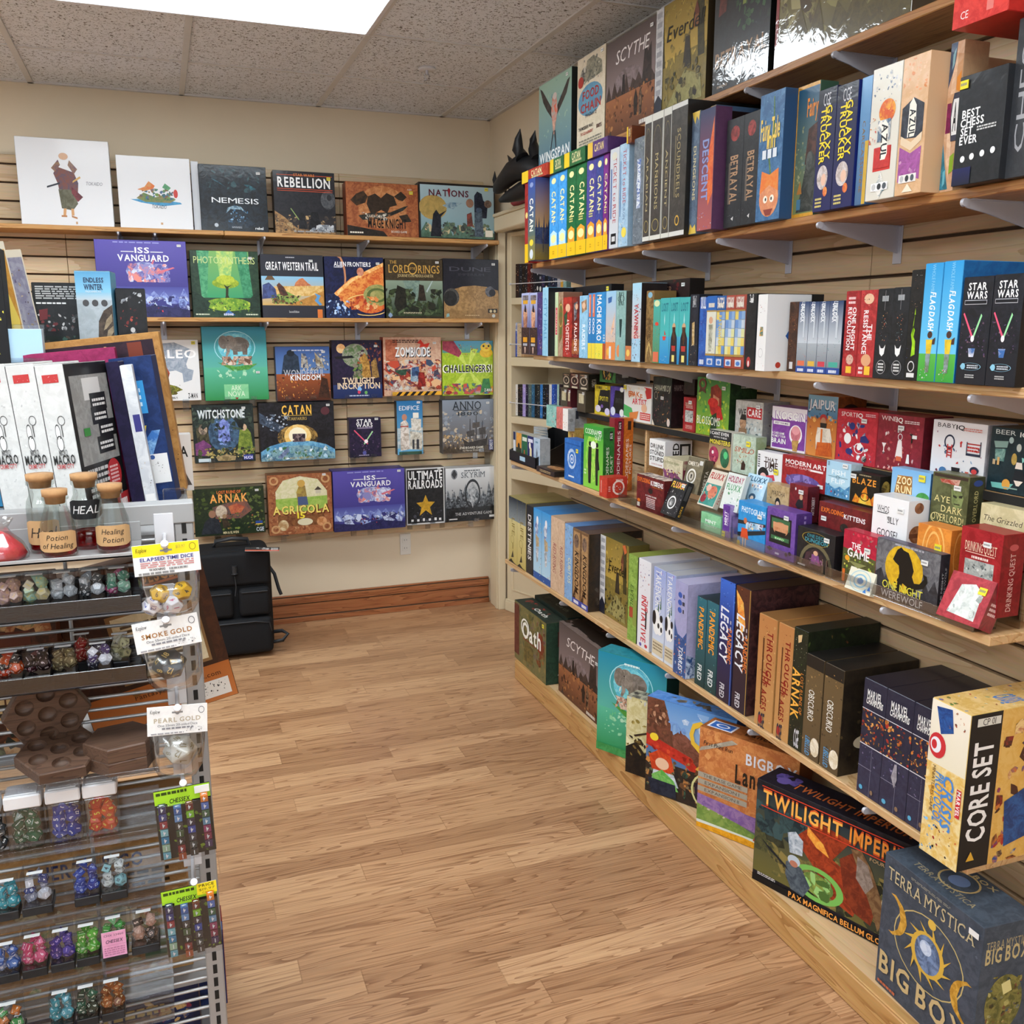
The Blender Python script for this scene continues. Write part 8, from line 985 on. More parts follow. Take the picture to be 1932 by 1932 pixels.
b = MB(); b.tube([(.16, .12, .40), (.185, .10, .36), (.20, .09, .29), (.21, .085, .26)], .008); b.build('strap', 'bagtrim', o)
b = MB(); b.tube([(.16, .06, .09), (.20, .03, .10), (.225, .02, .085), (.20, .01, .06), (.16, .03, .05)], .009); b.build('strap', 'bagtrim', o)
b = MB(); b.box(-.075, -.03, 0, .075, .03, .0015, 0, c=.0004)
art(b, 'r0 0 100 100 4a4a4a 242426;r0 0 100 30 c85a40;k30 30 70 90 12 10 202020/8a8a8a/d0d0d0;l75 20 96 80 4 e0e0e0', (-.075, -.03, .0016), (1, 0, 0), (0, 1, 0), (0, 0, 1), .15, .06, random.Random(5))
tag(b.build('brochure', ['m'], None, (.37, 4.20, .512), (R(4), R(3), R(-8)), True), 'glossy grey and red brochure resting on top of the backpack', 'brochure')

# ------------------------------------------------------------------ dice rack on the left
RX0, RX1, RY = -.62, .0, 1.52
o = thing('display_rack', 'grey metal wire-grid display rack carrying dice, at the left of the aisle', 'rack', (-.3, RY, 0)); rx = lambda x: x + .3
def rp(nm, boxes, mat='grey', c=.0015):
    b = MB(); [b.box(rx(q[0]), q[1], q[2], rx(q[3]), q[4], q[5], 0, c=c) for q in boxes]; return b.build(nm, mat, o)
b = MB(); b.box(rx(.001), -.004, 0, rx(.03), .03, 1.19, 0, c=.002)
for k in range(46): b.box(rx(.012), -.0046, .03 + k * .0254, rx(.019), -.0036, .03 + k * .0254 + .017, 1, c=0)
b.build('upright', ['grey', 'dark'], o)
b = MB(); b.box(rx(RX0), -.004, 0, rx(RX0 + .03), .03, 1.19, 0, c=.002); b.build('upright', 'grey', o)
rp('top_beam', [(RX0, -.006, 1.19, .032, .034, 1.222)])
b = MB()
for k in range(30):
    for dz in (0, .0185):
        z = 1.165 - k * .0385 - dz
        if z > .05: b.tube([(rx(RX0 + .03), .004, z), (rx(.001), .004, z)], .0028, 0, 6)
for x in (-.56, -.36, -.16): b.tube([(rx(x), .010, .05), (rx(x), .010, 1.19)], .0032, 0, 6)
b.build('wire_grid', 'wire', o)
rp('top_deck', [(RX0, .036, 1.150, .03, .64, 1.166)])
rp('deck', [(RX0, .04, .34, .03, .64, .352)]); rp('deck', [(RX0, .04, .04, .03, .64, .055)]); rp('deck', [(RX0, .42, .640, .03, .70, .652)])
rp('back_post', [(.0, .62, 0, .03, .65, 1.15)]); rp('back_post', [(RX0, .62, 0, RX0 + .03, .65, 1.15)])
# ledge and dice trays hung on the grid
def hung(name, label, z, x0, x1, y0, lip, mat):
    o = thing(name, label, 'tray', ((x0 + x1) / 2, RY - .005, z), group='trays hung on the wire grid'); l = (x1 - x0) / 2
    b = MB(); b.box(-l, y0 - RY + .005, -.003, l, 0, 0, c=.0005); b.build('base', mat, o)
    b = MB(); b.box(-l, y0 - RY + .005, -.003, l, y0 - RY + .0075, lip, c=.0005); b.build('front_lip', mat, o)
    b = MB(); b.box(-l, -.002, 0, l, 0, .03, c=.0005); b.build('back_flange', mat, o)
hung('metal_ledge', 'grey ledge carrying the corked potion bottles', 1.168, -.58, -.048, 1.415, .004, 'grey')
for z, s in ((1.0875, 'first'), (.9805, 'second'), (.7265, 'fourth'), (.6145, 'fifth'), (.5105, 'sixth'), (.4045, 'seventh')):
    hung('acrylic_tray', 'clear tray under the dice of the %s row on the rack' % s, z, -.45, -.052, 1.405, .022 if z > .9 else .012, 'smoke' if z > .9 else 'clear')
# dice
def poly_dice(kind):
    import bmesh
    bm = bmesh.new(); ph = (1 + 5 ** .5) / 2
    if kind == 20: bmesh.ops.create_icosphere(bm, subdivisions=1, radius=1)
    elif kind == 6: bmesh.ops.create_cube(bm, size=1.35)
    else:
        if kind == 8: V = [(1, 0, 0), (-1, 0, 0), (0, 1, 0), (0, -1, 0), (0, 0, 1), (0, 0, -1)]
        elif kind == 4: V = [(.75, .75, .75), (-.75, -.75, .75), (-.75, .75, -.75), (.75, -.75, -.75)]
        elif kind == 12:
            s = .58; V = [(x * s, y * s, z * s) for x in (-1, 1) for y in (-1, 1) for z in (-1, 1)]
            for a in (-1, 1):
                for c in (-1, 1): V += [(0, a / ph * s, c * ph * s), (a / ph * s, c * ph * s, 0), (a * ph * s, 0, c / ph * s)]
        else:
            V = [(0, 0, 1.05), (0, 0, -1.05)] + [(.95 * math.cos(k * PI / 5), .95 * math.sin(k * PI / 5), .11 * (1 if k % 2 else -1)) for k in range(10)]
        for p in V: bm.verts.new(p)
        bmesh.ops.convex_hull(bm, input=list(bm.verts)); bmesh.ops.dissolve_limit(bm, angle_limit=.05, verts=list(bm.verts), edges=list(bm.edges))
    bmesh.ops.recalc_face_normals(bm, faces=list(bm.faces))
    F = [([v.co.copy() for v in f.verts], f.normal.copy(), f.calc_center_median()) for f in bm.faces]
    bmesh.ops.bevel(bm, geom=list(bm.edges), offset=.05, segments=1, affect='EDGES'); bm.verts.index_update()
    mb = MB(); mb.mesh([v.co[:] for v in bm.verts], [tuple(v.index for v in f.verts) for f in bm.faces]); bm.free()
    for i, (vs, n, c) in enumerate(F):
        u = (vs[0] - c).normalized(); u = (u - n * u.dot(n)).normalized(); r = n.cross(u)
        hgt = {20: .36, 12: .48, 10: .44, 8: .5, 6: .8, 4: .5}[kind]
        if kind == 6:
            u = (vs[0] - vs[1]).normalized(); r = n.cross(u)
        vt, ft, ln = text2d(str(i + 1), True)
        mb.mesh([c + n * .012 + r * ((x - ln / 2) * hgt * .8) * -1 + u * ((y - .5) * hgt) for x, y in vt], ft, 1)
    me = mb.build('die', ['dice', 'paper']).data
    bpy.data.objects.remove([ob for ob in bpy.data.objects if ob.data is me][0]); return me
DM = {k: poly_dice(k) for k in (20, 12, 10, 8, 6, 4)}
NUM = {}
def numat(c):
    if c not in NUM: NUM[c] = plain('die_numeral_' + c, c, .5, var=.02)
    return NUM[c]
def die(kind, loc, s, col, num, label, group, rng, parent=None, rot=None):
    o = bpy.data.objects.new('die', DM[kind]); COL.objects.link(o); o.location = loc; o.scale = (s, s, s)
    o.rotation_euler = rot or (rng.uniform(0, 6.28), rng.uniform(0, 6.28), rng.uniform(0, 6.28)); o.color = hx(col)
    o.material_slots[1].link = 'OBJECT'; o.material_slots[1].material = numat(num)
    if parent: o.parent = parent
    else: tag(o, label, 'die', group)
    return o
def dice_box(ln, i):
    st, x, y, z, wd, h, cols, num, label, ext = ln.split('|'); x, y, z, wd, h = (float(q) for q in (x, y, z, wd, h)); cols = cols.split(','); rng = random.Random(i + 50)
    o = thing('dice_box', label, 'dice box', (x, y, z + .0005), group='dice boxes on the rack'); hw = wd / 2; dp = min(wd, .042)
    if st == 'c':
        bh = .014; b = MB(); b.box(-hw, 0, 0, hw, dp, bh, c=.001); b.build('base', 'blackp', o)
        b = MB(); b.box(-hw + .0008, .0008, bh + .0004, hw - .0008, dp - .0008, h, c=.001); cv = b.build('cover', 'clear', o)
        z0, z1 = bh + .009, h - .008
    else:
        b = MB(); b.box(-hw + .001, .001, 0, hw - .001, dp - .001, h - .021, c=.002); b.build('cover', 'film', o)
        b = MB(); b.box(-hw, 0, h - .0208, hw, dp, h, c=.002); b.box(-hw * .8, dp * .1, h, hw * .8, dp * .9, h + .002, c=.001); cv = b.build('lid', 'frost', o)
        z0, z1 = .010, h - .031
    b = MB(); b.box(-.011, .004, h + .0005, .011, .012, h + .001, 0, c=.0002); b.build('price_sticker', 'paper', cv)
    if ext == 'pink':
        b = MB(); b.box(-hw * .95, -.0012, .008, hw * .95, -.0004, .052, 0, c=.0002)
        art(b, 'r0 0 100 100 e8a8c8 e09cc0;tCHESSEX 50 62 12 403040 70 bi;tCHX 23460 50 86 8 604858 80;l8 6 92 40 4 b87898;r4 46 96 47 b87898', (-hw * .95, -.0012, .008), (1, 0, 0), (0, 0, 1), (0, -1, 0), hw * 1.9, .044, rng)
        b.build('price_card', ['m'], o, color=True)['label'] = 'pink price card'
    lab = 'small die in the ' + label.replace('clear dice cube', 'cube')
    rr = .0106 if st == 'c' else .0125; k = 0
    for kind in ((20, 12, 10, 8, 6, 10, 4) if st == 'c' else (20, 12, 10, 8, 6, 12, 10, 8, 4)):
        row, colm = divmod(k, 2); zz = z0 + row * (z1 - z0) / (3 if st == 'c' else 4.2) + rng.uniform(0, .002) + (0 if colm == 0 else .003)
        if k == (6 if st == 'c' else 8): xx, zz = x + rng.uniform(-.004, .004), z0 + (z1 - z0) * .98
        else: xx = x + (colm - .5) * min(.019, wd * .5)
        s = rr * {20: 1.05, 12: 1.0, 10: .9, 8: .85, 6: .78, 4: .8}[kind]
        die(kind, (xx, y + dp * (.36 if k % 3 else .5), z + zz), s, cols[(k + i) % len(cols)], num, lab, 'dice inside the ' + label, rng); k += 1
for i, ln in enumerate(RACK.strip().split('\n')): dice_box(ln, i)

# wooden hexagonal dice cases
def hexcase(mb, z0, z1, r, holes, flip=1):
    n = 6; ring = lambda q, z: [(q * math.cos(PI / 3 * k), q * math.sin(PI / 3 * k), z) for k in range(n)]
    P = ring(r, z0) + ring(r, z1 - .002) + ring(r - .002, z1); i = [0, 6, 12]
    F = [tuple(range(6))[::-1]] + [(a + k, a + (k + 1) % 6, c + (k + 1) % 6, c + k) for a, c in ((0, 6), (6, 12)) for k in range(6)]
    if not holes: mb.mesh(P, F + [tuple(range(12, 18))]); return
    mb.mesh(P, F)
    cs = [(0, 0)] + [(r * .56 * math.cos(PI / 3 * k + PI / 6), r * .56 * math.sin(PI / 3 * k + PI / 6)) for k in range(6)]; hr = r * .215
    import bmesh
    bm = bmesh.new(); outer = [bm.verts.new(p) for p in ring(r - .002, z1)]; ed = [bm.edges.new((outer[k], outer[(k + 1) % 6])) for k in range(6)]
    for cx, cy in cs:
        vs = [bm.verts.new((cx + hr * math.cos(2 * PI * j / 20), cy + hr * math.sin(2 * PI * j / 20), z1)) for j in range(20)]; ed += [bm.edges.new((vs[j], vs[(j + 1) % 20])) for j in range(20)]
    bmesh.ops.triangle_fill(bm, use_beauty=True, use_dissolve=False, edges=ed)
    for f in [f for f in bm.faces if any((f.calc_center_median().x - cx) ** 2 + (f.calc_center_median().y - cy) ** 2 < (hr * .9) ** 2 for cx, cy in cs) and all(abs((v.co.x - cs_[0]) ** 2 + (v.co.y - cs_[1]) ** 2 - hr * hr) < 1e-7 for cs_ in [min(cs, key=lambda q: (f.calc_center_median().x - q[0]) ** 2 + (f.calc_center_median().y - q[1]) ** 2)] for v in f.verts)]: bm.faces.remove(f)
    bm.verts.index_update(); mb.mesh([v.co[:] for v in bm.verts], [tuple(v.index for v in f.verts) for f in bm.faces]); bm.free()
    for cx, cy in cs: mb.lathe([(hr, z1), (hr * .98, z1 - .006), (hr * .8, z1 - .009), (0, z1 - .010)], 0, 20, (cx, cy, 0))
o = thing('dice_case', 'open hexagonal walnut dice case with round wells, on the third rack row', 'dice case', (-.185, 1.465, .848), (0, 0, R(8)))
b = MB(); hexcase(b, 0, .019, .062, True); b.build('lower_half', 'walnut', o, (0, 0, 0), (R(14), 0, 0))
b = MB(); hexcase(b, 0, .019, .062, True); b.build('lid', 'walnut', o, (-.012, .046, .066), (R(98), 0, R(2)))
hung('acrylic_tray', 'clear tray under the hexagonal walnut cases', .834, -.45, -.045, 1.40, .006, 'clear')
o = thing('dice_case', 'closed hexagonal walnut dice case beside the open one', 'dice case', (-.098, 1.452, .8345), (0, 0, R(12)))
for z0, z1, nm in ((0, .021, 'lower_half'), (.0215, .043, 'lid')):
    b = MB(); hexcase(b, z0, z1, .054, False); b.build(nm, 'walnut', o)

# potion bottles on the ledge
def bottle(x, y, h, r, neck, label, lab_mat, ink, lines, fill, shape):
    o = thing('potion_bottle', label, 'bottle', (x, y, 1.1685), group='corked potion bottles')
    ch = .016; g = h - ch + .006
    if shape: prof = [(0, .002), (r * .9, .001), (r, .006), (r * 1.02, g * .30), (r * .92, g * .55), (neck, g * .82), (neck * .98, g * .93), (neck * 1.18, g * .955), (neck * 1.18, g)]
    else: prof = [(0, .002), (r * .93, .001), (r, .005), (r, g * .62), (r * .93, g * .72), (neck, g * .80), (neck, g * .93), (neck * 1.15, g * .95), (neck * 1.15, g)]
    b = MB(); b.lathe(prof, 0, 28); gb = b.build('glass_body', 'glass', o)
    q = [(0, .004)] + [(max(0, pr - .0022), max(.0045, z)) for pr, z in prof[1:4] if z < g * fill]; q += [(r * .93 if not shape else r * .95, g * fill), (0, g * fill)]
    b = MB(); b.lathe(q, 0, 24); b.build('potion', 'liquid', o)
    b = MB(); b.lathe([(0, g - .010), (neck * .86, g - .010), (neck * .95, g + .0005), (neck * 1.12, g + .001), (neck * 1.15, h), (0, h)], 0, 22); b.build('cork', 'cork', o)
    # label wrapped on the front
    b = MB(); rl = r * 1.05; z0, z1 = (g * .13, g * .47) if lab_mat == 'kraft' else (g * .46, g * .74); n = 12; wr = 1.15
    out = lambda t, z: (rl * math.sin(t), -rl * math.cos(t), z)
    cut = lambda k: .0035 if k in (0, n) else (.0015 if k in (1, n - 1) else 0)
    P = [out(-wr + 2 * wr * k / n, z0 + cut(k)) for k in range(n + 1)] + [out(-wr + 2 * wr * k / n, z1 - cut(k)) for k in range(n + 1)]
    b.mesh(P, [(k, k + 1, n + 2 + k, n + 1 + k) for k in range(n)])
    for j, t in enumerate(lines):
        vt, ft, ln = text2d(t, False, False, True); hh = (z1 - z0) / (len(lines) + .6) * .66; zc = z1 - (j + .75) * (z1 - z0) / (len(lines) + .5); sx = min(hh * .95, 1.95 * rl * .95 / ln)
        b.mesh([((rl + .0003) * math.sin((u - ln / 2) * sx / rl), -(rl + .0003) * math.cos((u - ln / 2) * sx / rl), zc + (v - .5) * hh) for u, v in vt], ft, 1)
    b.build('label', [lab_mat, ink], gb)
bottle(-.178, 1.485, .115, .022, .0165, 'corked potion bottle at the back left, mostly behind another bottle', 'kraft', 'ink', ['Heal'], .22, False)
bottle(-.1195, 1.487, .112, .022, .0165, 'corked potion bottle with a black chalk label', 'chalk', 'chalkw', ['HEAL'], .26, False)
bottle(-.1555, 1.440, .098, .0245, .0150, 'corked potion bottle in front with a two-line tan label at left', 'kraft', 'ink', ['Potion', 'of Healing'], .2, True)
bottle(-.0835, 1.452, .100, .0240, .0150, 'corked potion bottle with a two-line tan label, rightmost on the ledge', 'kraft', 'ink', ['Healing', 'Potion'], .2, True)
o = thing('candy_bag', 'clear bag of pale red crystals beside the bottles', 'bag', (-.232, 1.45, 1.1685))
b = MB(); b.lathe([(.0, .001), (.030, .001), (.034, .008), (.028, .02), (.014, .034), (.004, .04), (0, .041)], 0, 9); b.build('crystals', 'candy', o)
b = MB(); b.lathe([(.035, .0005), (.037, .008), (.030, .024), (.016, .038), (.012, .046), (.020, .058)], 0, 11); b.build('bag_film', 'film', o)

# hanging packs on hooks at the right end of the rack
def hook(x, z, wd, label):
    o = thing('peg_hook', label, 'hook', (x, RY - .004, z), group='white peg hooks on the rack')
    b = MB(); b.box(-.0145, -.003, -.03, .0145, 0, .034, c=.001); b.build('plate', 'white', o)
    b = MB(); b.tube([(0, -.003, 0), (0, -.11, .004), (0, -.118, .010)], .0032, 0, 8); b.tube([(0, -.117, .008), (0, -.1215, .012)], .0055, 0, 10); b.build('prong', 'white', o)
def pack(nm, label, x, z, wd, hh, roll, spec, bagh, col):
    """hang card with a euro slot, clear bag below"""
    o = thing(nm, label, 'dice pack', (x, 1.405, z), (0, R(roll), 0), group='hanging dice packs on the rack')
    b = MB(); b.box(-wd / 2, 0, -hh, wd / 2, .0012, 0, 0, c=.0003, a=hx(col)); art(b, spec, (-wd / 2, 0, -hh), (1, 0, 0), (0, 0, 1), (0, -1, 0), wd, hh, random.Random(len(label)))
    b.build('header_card', ['m'], o, color=True)
    if bagh:
        b = MB(); n = 10; P = []; zs = [-hh + .002, -hh - bagh * .3, -hh - bagh * .75, -hh - bagh]
        for zz, q, dq in zip(zs, (.47, .46, .42, .30), (.003, .024, .028, .006)):
            P += [(wd * q * math.cos(2 * PI * k / n), .012 + dq * math.sin(2 * PI * k / n), zz) for k in range(n)]
        b.mesh(P, [(r * n + k, r * n + (k + 1) % n, (r + 1) * n + (k + 1) % n, (r + 1) * n + k) for r in range(3) for k in range(n)], sm=True); b.build('clear_bag', 'film', o)
    return o
SL = 'r41 74 59 80 8a8a8a;e50 78 4 9 8a8a8a;'
hook(-.014, 1.174, .09, 'white peg hook holding the yellow-topped dice pack'); hook(-.020, 1.060, .09, 'white peg hook holding the smoke coloured die pack')
hook(-.013, .921, .08, 'white peg hook holding the pearl coloured die pack'); hook(-.013, .799, .08, 'white peg hook holding the upper green dice card'); hook(-.008, .630, .08, 'white peg hook holding the lower green dice card')
pack('dice_pack', 'hanging dice pack with a yellow-topped card and four twelve-sided dice', -.013, 1.184, .092, .046, -2, 'r0 0 100 100 ececec e6e6e6;r0 62 100 100 f0dc28;' + SL + 'tELAPSED TIME DICE 50 52 11 3a3a8a 80 b;l10 24 90 44 3 c88a8a;tWARNING 34 18 7 404040 24 b;l52 14 80 20 1 8a8a8a;l6 3 60 10 1 8a8a8a;o90 82 5 12 16 8a7a28;tKoplow 13 84 14 303010 16 i;t$13.97 72 86 10 b8a848 14', .067, 'ececec')
R1 = random.Random(3)
for k, (x, z, c, n) in enumerate([(-.026, 1.105, 'e8b828', '6a4a10'), (.006, 1.107, 'e8b828', '2a2a20'), (-.037, 1.089, 'e4e4ea', '3a4a9a'), (-.008, 1.087, 'e4e4ea', 'b86078')]):
    die(12, (x, 1.417 + (0 if k < 2 else -.004), z), .0155, c, n, ('upper left yellow', 'upper right yellow', 'lower left white', 'lower right white')[k] + ' twelve-sided die in the yellow-topped hanging pack', 'twelve-sided dice in the hanging pack', R1)
def vm(s, lo, hi):
    """keep a cover design inside the height range lo..hi of its face"""
    f = lambda v: '%g' % (lo + float(v) * (hi - lo) / 100); sc = lambda v: '%g' % (float(v) * (hi - lo) / 100); out = []
    for it in s.split(';'):
        op, tk = it[0], it[1:].strip().split(' ')
        if op == 'R': op, tk = 'r', ['0', '0', '100', '100'] + tk
        if op in 'rgklm': tk[1], tk[3] = f(tk[1]), f(tk[3])
        elif op in 'eo': tk[1], tk[3] = f(tk[1]), sc(tk[3])
        elif op == 'p': tk = [tk[0]] + [f(x) if i % 2 else x for i, x in enumerate(tk[1:])]
        elif op == 't':
            m = TXT.match(' '.join(tk)); g = list(m.groups()); g[2], g[3] = f(g[2]), sc(g[3]); tk = [x for x in g if x]
        out.append(op + ' ' + ' '.join(tk))
    return ';'.join(out)
def hdr(t, sub, c): return 'r0 0 100 100 eeeeec e6e6e6;' + SL + 't %s 50 52 15 %s 78 bs;t %s 50 34 8 505058 66;l24 20 76 26 1 8a8a90;l6 4 60 9 1 a0a0a4;o90 80 5 12 16 505054;tKoplow 13 84 13 303034 16 i;k64 8 94 24 30 2 404044/e0e0e0' % (t, c, sub)
pack('dice_pack', 'hanging pack with a white card and one large smoke-black die', -.022, 1.070, .092, .047, -6, hdr('SMOKE GOLD', 'One 55mm 20-sided Dice', 'a87848'), .07, 'eeeeec')
die(20, (-.020, 1.432, .990), .027, '34322e', 'd0b060', 'large smoke-black twenty-sided die in a clear hanging bag', None, R1, rot=(.5, .3, .4))
pack('dice_pack', 'hanging pack with a white card and one large pearl-white die', -.013, .932, .086, .046, 3, hdr('PEARL GOLD', 'One 55mm 20-sided Dice', 'b8ae98'), .075, 'eeeeec')
die(20, (-.014, 1.432, .848), .027, 'd8d4c8', '8a7a50', 'large pearl-white twenty-sided die in a clear hanging bag', None, R1, rot=(.2, .5, .1))
DC = ['2a2a5a', '2a3a80', 'a02838', '88c8d0', '2a88b0', 'a8c8a8', '6ab0c0', '3a6ab0', '6a9ad0', '3a3a38', '3a5a38', '1a1a1c', '8a2028', 'a84820', '6a2018', '88c828', '2a2038', '2a48a0', '3a3a44', '2a3838', '202428', 'd87828', '5a78c0', '3a6848', '6a98b8', 'a03868', '8a2848', '402858']
def dice_card(label, x, z, roll, st):
    o = pack('dice_card', label, x, z, .082, .116, roll, 'r0 0 100 100 181a16;k2 2 98 76 60 5 2a3018/6a8a18/101210/88a828;r0 80 100 100 a8d830;r22 76 66 90 a8d830;tCHESSEX 44 83 6 181a18 36 bi;l4 93 60 97 1 3a4a18', 0, '181a16'); rng = random.Random(8)
    for k in range(28):
        c, r = divmod(k, 7)
        d = die(6, ((-.031, -.009, .0085, .031)[c], -.0075, -.026 - (r * .0128) - (0, .006, .003, -.006)[c]), .0082, DC[k], 'e8e8e8', None, None, rng, o, (0, 0, rng.choice((0, 0, PI / 2))))
    b = MB(); b.box(-.0405, -.0165, -.114, .0405, -.0156, -.018, 0, c=.0003); b.build('blister', 'clear', o)
    if st: b = MB(); b.box(.012, -.003, -.018, .042, -.002, .002, 0, c=.0003); art(b, 'r0 0 100 100 f0dc28;tPRICE 50 78 22 4a4018 76 bs;t$19.97 50 44 20 8a7a28 80;tCARD 50 16 14 8a7a28 50', (.012, -.003, -.018), (1, 0, 0), (0, 0, 1), (0, -1, 0), .03, .02, rng); b.build('price_sticker', ['m'], o, color=True)['label'] = 'yellow price sticker'
    else: b = MB(); b.box(.018, -.003, -.014, .040, -.002, -.002, 0, c=.0003); b.build('price_sticker', 'paper', o)['label'] = 'white price sticker'
dice_card('upper green-topped card of mixed six-sided dice', -.016, .799, -2, False)
dice_card('lower green-topped card of mixed six-sided dice with a yellow price label', -.017, .630, -2, True)
# stock behind the wires
def stock(label, x, y, z, wd, d, h, body, F, rz=0, ry=0, rxx=0, Rr='', T='', gl='m', name='board_game_box', group='boxes stored behind the dice rack grid'):
    return game_box('|'.join([{'board_game_box': 'B', 'card_game_box': 'C'}[name], '%g,%g,%g' % (x, y, z), '%g,%g,%g' % (rxx, ry, rz), '%g,%g,%g' % (wd, d, h), body, gl, label, group, F, Rr, T, '', '']), len(label))
stock('brown box back with parchment panel and barcode, leaning past the rack upright', -.036, 2.02, .665, .30, .07, .355, '4a2c1c', 'r0 0 100 100 4a2a18 3a2014;g0 0 100 24 c87840 b0642c;r24 24 92 74 3a2416;r28 27 89 71 8a6840;r31 29 87 69 ddd0b0 d0c29c;l36 34 82 64 10 5a4a38;o98 0 0 0 0 000;r58 83 96 94 c87030;r60 84.5 94 92.5 4a2818;tDESCENT 74 88.5 7 e0a060 34 bs;tFantasyFlightGames.com 62 18 3 4a2c14 60 s;r60 3 96 14 e8e4dc;k62 5 94 13 60 1 202020/e8e4dc;e34 21 3 2.4 8a5a28'.replace('o98 0 0 0 0 000;', ''), rz=3, ry=-11)
stock('red-brown game box with mixed artwork behind the upper grid rows', -.40, 1.95, .6525, .34, .08, .36, '5a3424', 'r0 0 100 100 5a3422 3a2418;k0 0 100 100 160 7 8a5030/3a2a1c/a87848/2a2c24/6a7048/c8a070;r60 56 86 72 5a2c1c;l60 20 92 40 4 c8a878')
stock('tan game box with dark blue lettering behind the lower grid rows', -.20, 1.60, .3525, .36, .22, .275, 'b08858', 'r0 0 100 100 b89060 a07848;k0 0 100 60 40 9 c8a878/8a6a40/d8c8a0/6a8a58;tPUERTO RICO 56 84 9 1c2a5a 50 bs;l50 64 92 76 3 3a2c1c;r40 20 76 50 d8ccb0 c8bc98;r78 10 90 30 5a7a58', T='r0 0 100 100 6a4a28')
stock('black and tan game box beside the tan one behind the lower grid rows', -.47, 1.60, .3525, .16, .22, .26, '242426', 'r0 0 100 100 26262a 161618;r78 0 100 100 c89868')
stock('dark navy game box with gold lines behind the bottom grid rows', -.16, 1.60, .0555, .29, .26, .27, '1c2444', 'r0 0 100 100 1e2648 161c38;r4 4 96 96 222a50 1a2040;tRAILROAD BUILDING 54 66 4 c8b890 60 s;tAND DELIVERY 62 58 4 c8b890 40 s;k60 70 96 92 20 6 8a2c34/c8a870/2a3a6a;l40 80 80 86 1 c8b070;r70 30 98 50 6a1c28')
stock('dark box at the far left behind the bottom grid rows', -.43, 1.60, .0555, .22, .26, .25, '1a1c22', 'r0 0 100 100 1c1e26 121418;k0 30 70 90 20 8 3a4a6a/2a2a34')
stock('blue-topped red game box standing behind the rack foot', -.055, 1.86, .0555, .19, .06, .20, '8a2c2c', 'r0 0 100 100 2a3a70 1c2850;r84 4 98 90 a83834;r0 90 100 100 5a78b8;k88 10 96 50 6 4 d8a060/2a2a3a')
# boxes on the rack top
TOPG = 'boxes on top of the dice rack'
MAC = 'r0 0 100 100 d4d4d2 cacac8;r0 0 3 100 4a4a4a;k8 10 92 90 50 7 c2c2c2/dcdcda/b4b4b4/d0d0ce;r22 89 78 94 b83838;k26 90 74 93 6 2 f0e0e0;o62 66 13 3 14 404040;r58 56 61 63 404040;e44 59 8 4 e4e4e2;o44 59 9 5 16 404040;r36 48 56 55 e4e4e2;o46 52 12 5 16 404040;tMICRO 50 46.5 3.4 6a6a6a 30 b;tMACRO 50 42 5.5 282828 76 b;tCRIME CITY 50 38 2.6 b85050 60 b'  # dark left strip paints the shaded seam between neighbouring boxes
for k, (x, lab) in enumerate([(-.2365, 'white line-art puzzle game box, leftmost of three on the rack'), (-.1925, 'white line-art puzzle game box, middle of three on the rack'), (-.1485, 'white line-art puzzle box showing its black back cover, rightmost of three on the rack')]):
    stock(lab, x - .002, 1.70 - .016 * k, 1.1665, .0465, .165, .268, 'e4e4e2', MAC, rz=-20, ry=-5, gl='g', group='white puzzle game boxes on the rack',
          Rr=('r0 0 100 100 1c1c1e 141416;r8 36 96 92 8a8a88 a0a09e;r34 76 74 90 d8d8d8;r46 69 84 80 18181a;r44 60 82 71 18181a;r56 51 96 62 18181a;r48 41 88 52 18181a;l50 71 80 77 2 e8e8e8;l50 62 78 68 2 e8e8e8;l60 53 90 59 2 e8e8e8;l52 43 84 49 2 e8e8e8;r20 54 34 59 3a8a40;e74 26 17 10 b83034;l64 20 84 32 5 e8c0c0;l12 14 60 34 5 c8c8c8;r70 0 100 12 a82c30;l76 3 94 8 1 f0e8e8' if k == 2 else ''), T='r0 0 100 100 d0d0ce')
stock('thin dark purple box behind the white puzzle boxes', -.056, 1.80, 1.1665, .022, .035, .268, '201a3a', 'r0 0 100 100 221c3e 181430', rz=-14, ry=-6)
stock('thin white and blue spine box beside the purple one', -.0335, 1.80, 1.1665, .020, .03, .262, 'd8dce0', 'r0 0 100 100 dde0e4 ccd0d6;r30 54 90 66 3a3a80;k10 10 90 40 8 8 202430/c8a848/3a5a3a;r10 3 90 10 f0f0f0', rz=-4, ry=-6)
stock('navy box back with a pale blue text panel and white barcode label', -.026, 1.84, 1.1665, .075, .05, .275, '1c3060', 'r0 0 100 100 20386c 182c58;r6 62 70 84 3a98d8;l10 66 60 80 3 d8f0ff;p3a70b8/8ab8e0 20 34 70 50 90 50 40 20;r0 14 96 34 e4e4e4;k30 20 86 29 50 2 202020/e4e4e4;e60 32 6 1.5 3a5a98;p e0c848 30 52 60 54 56 50 34 49'.replace('p e0', 'pe0'), rz=-10, ry=-6)
stock('large brown-bordered box with a dark cover standing behind the navy box', -.076, 1.93, 1.1665, .215, .05, .31, 'b8884c', 'r0 0 100 100 bc8c50 a87840;r3 0 94 96 3a2430 2a1c28;k10 70 90 94 20 6 5a3a4a/2a3a58/c8a070/7a3030;r72 84 84 95 7a3828;k95 5 99 90 8 1 3a2818', rz=-4, ry=-6)
stock('thin magenta box between the white puzzle boxes and the brown-bordered one', -.14, 1.895, 1.1665, .17, .022, .285, '9a2c58', 'r0 0 100 100 a03060 882450', rz=-6, ry=-5)
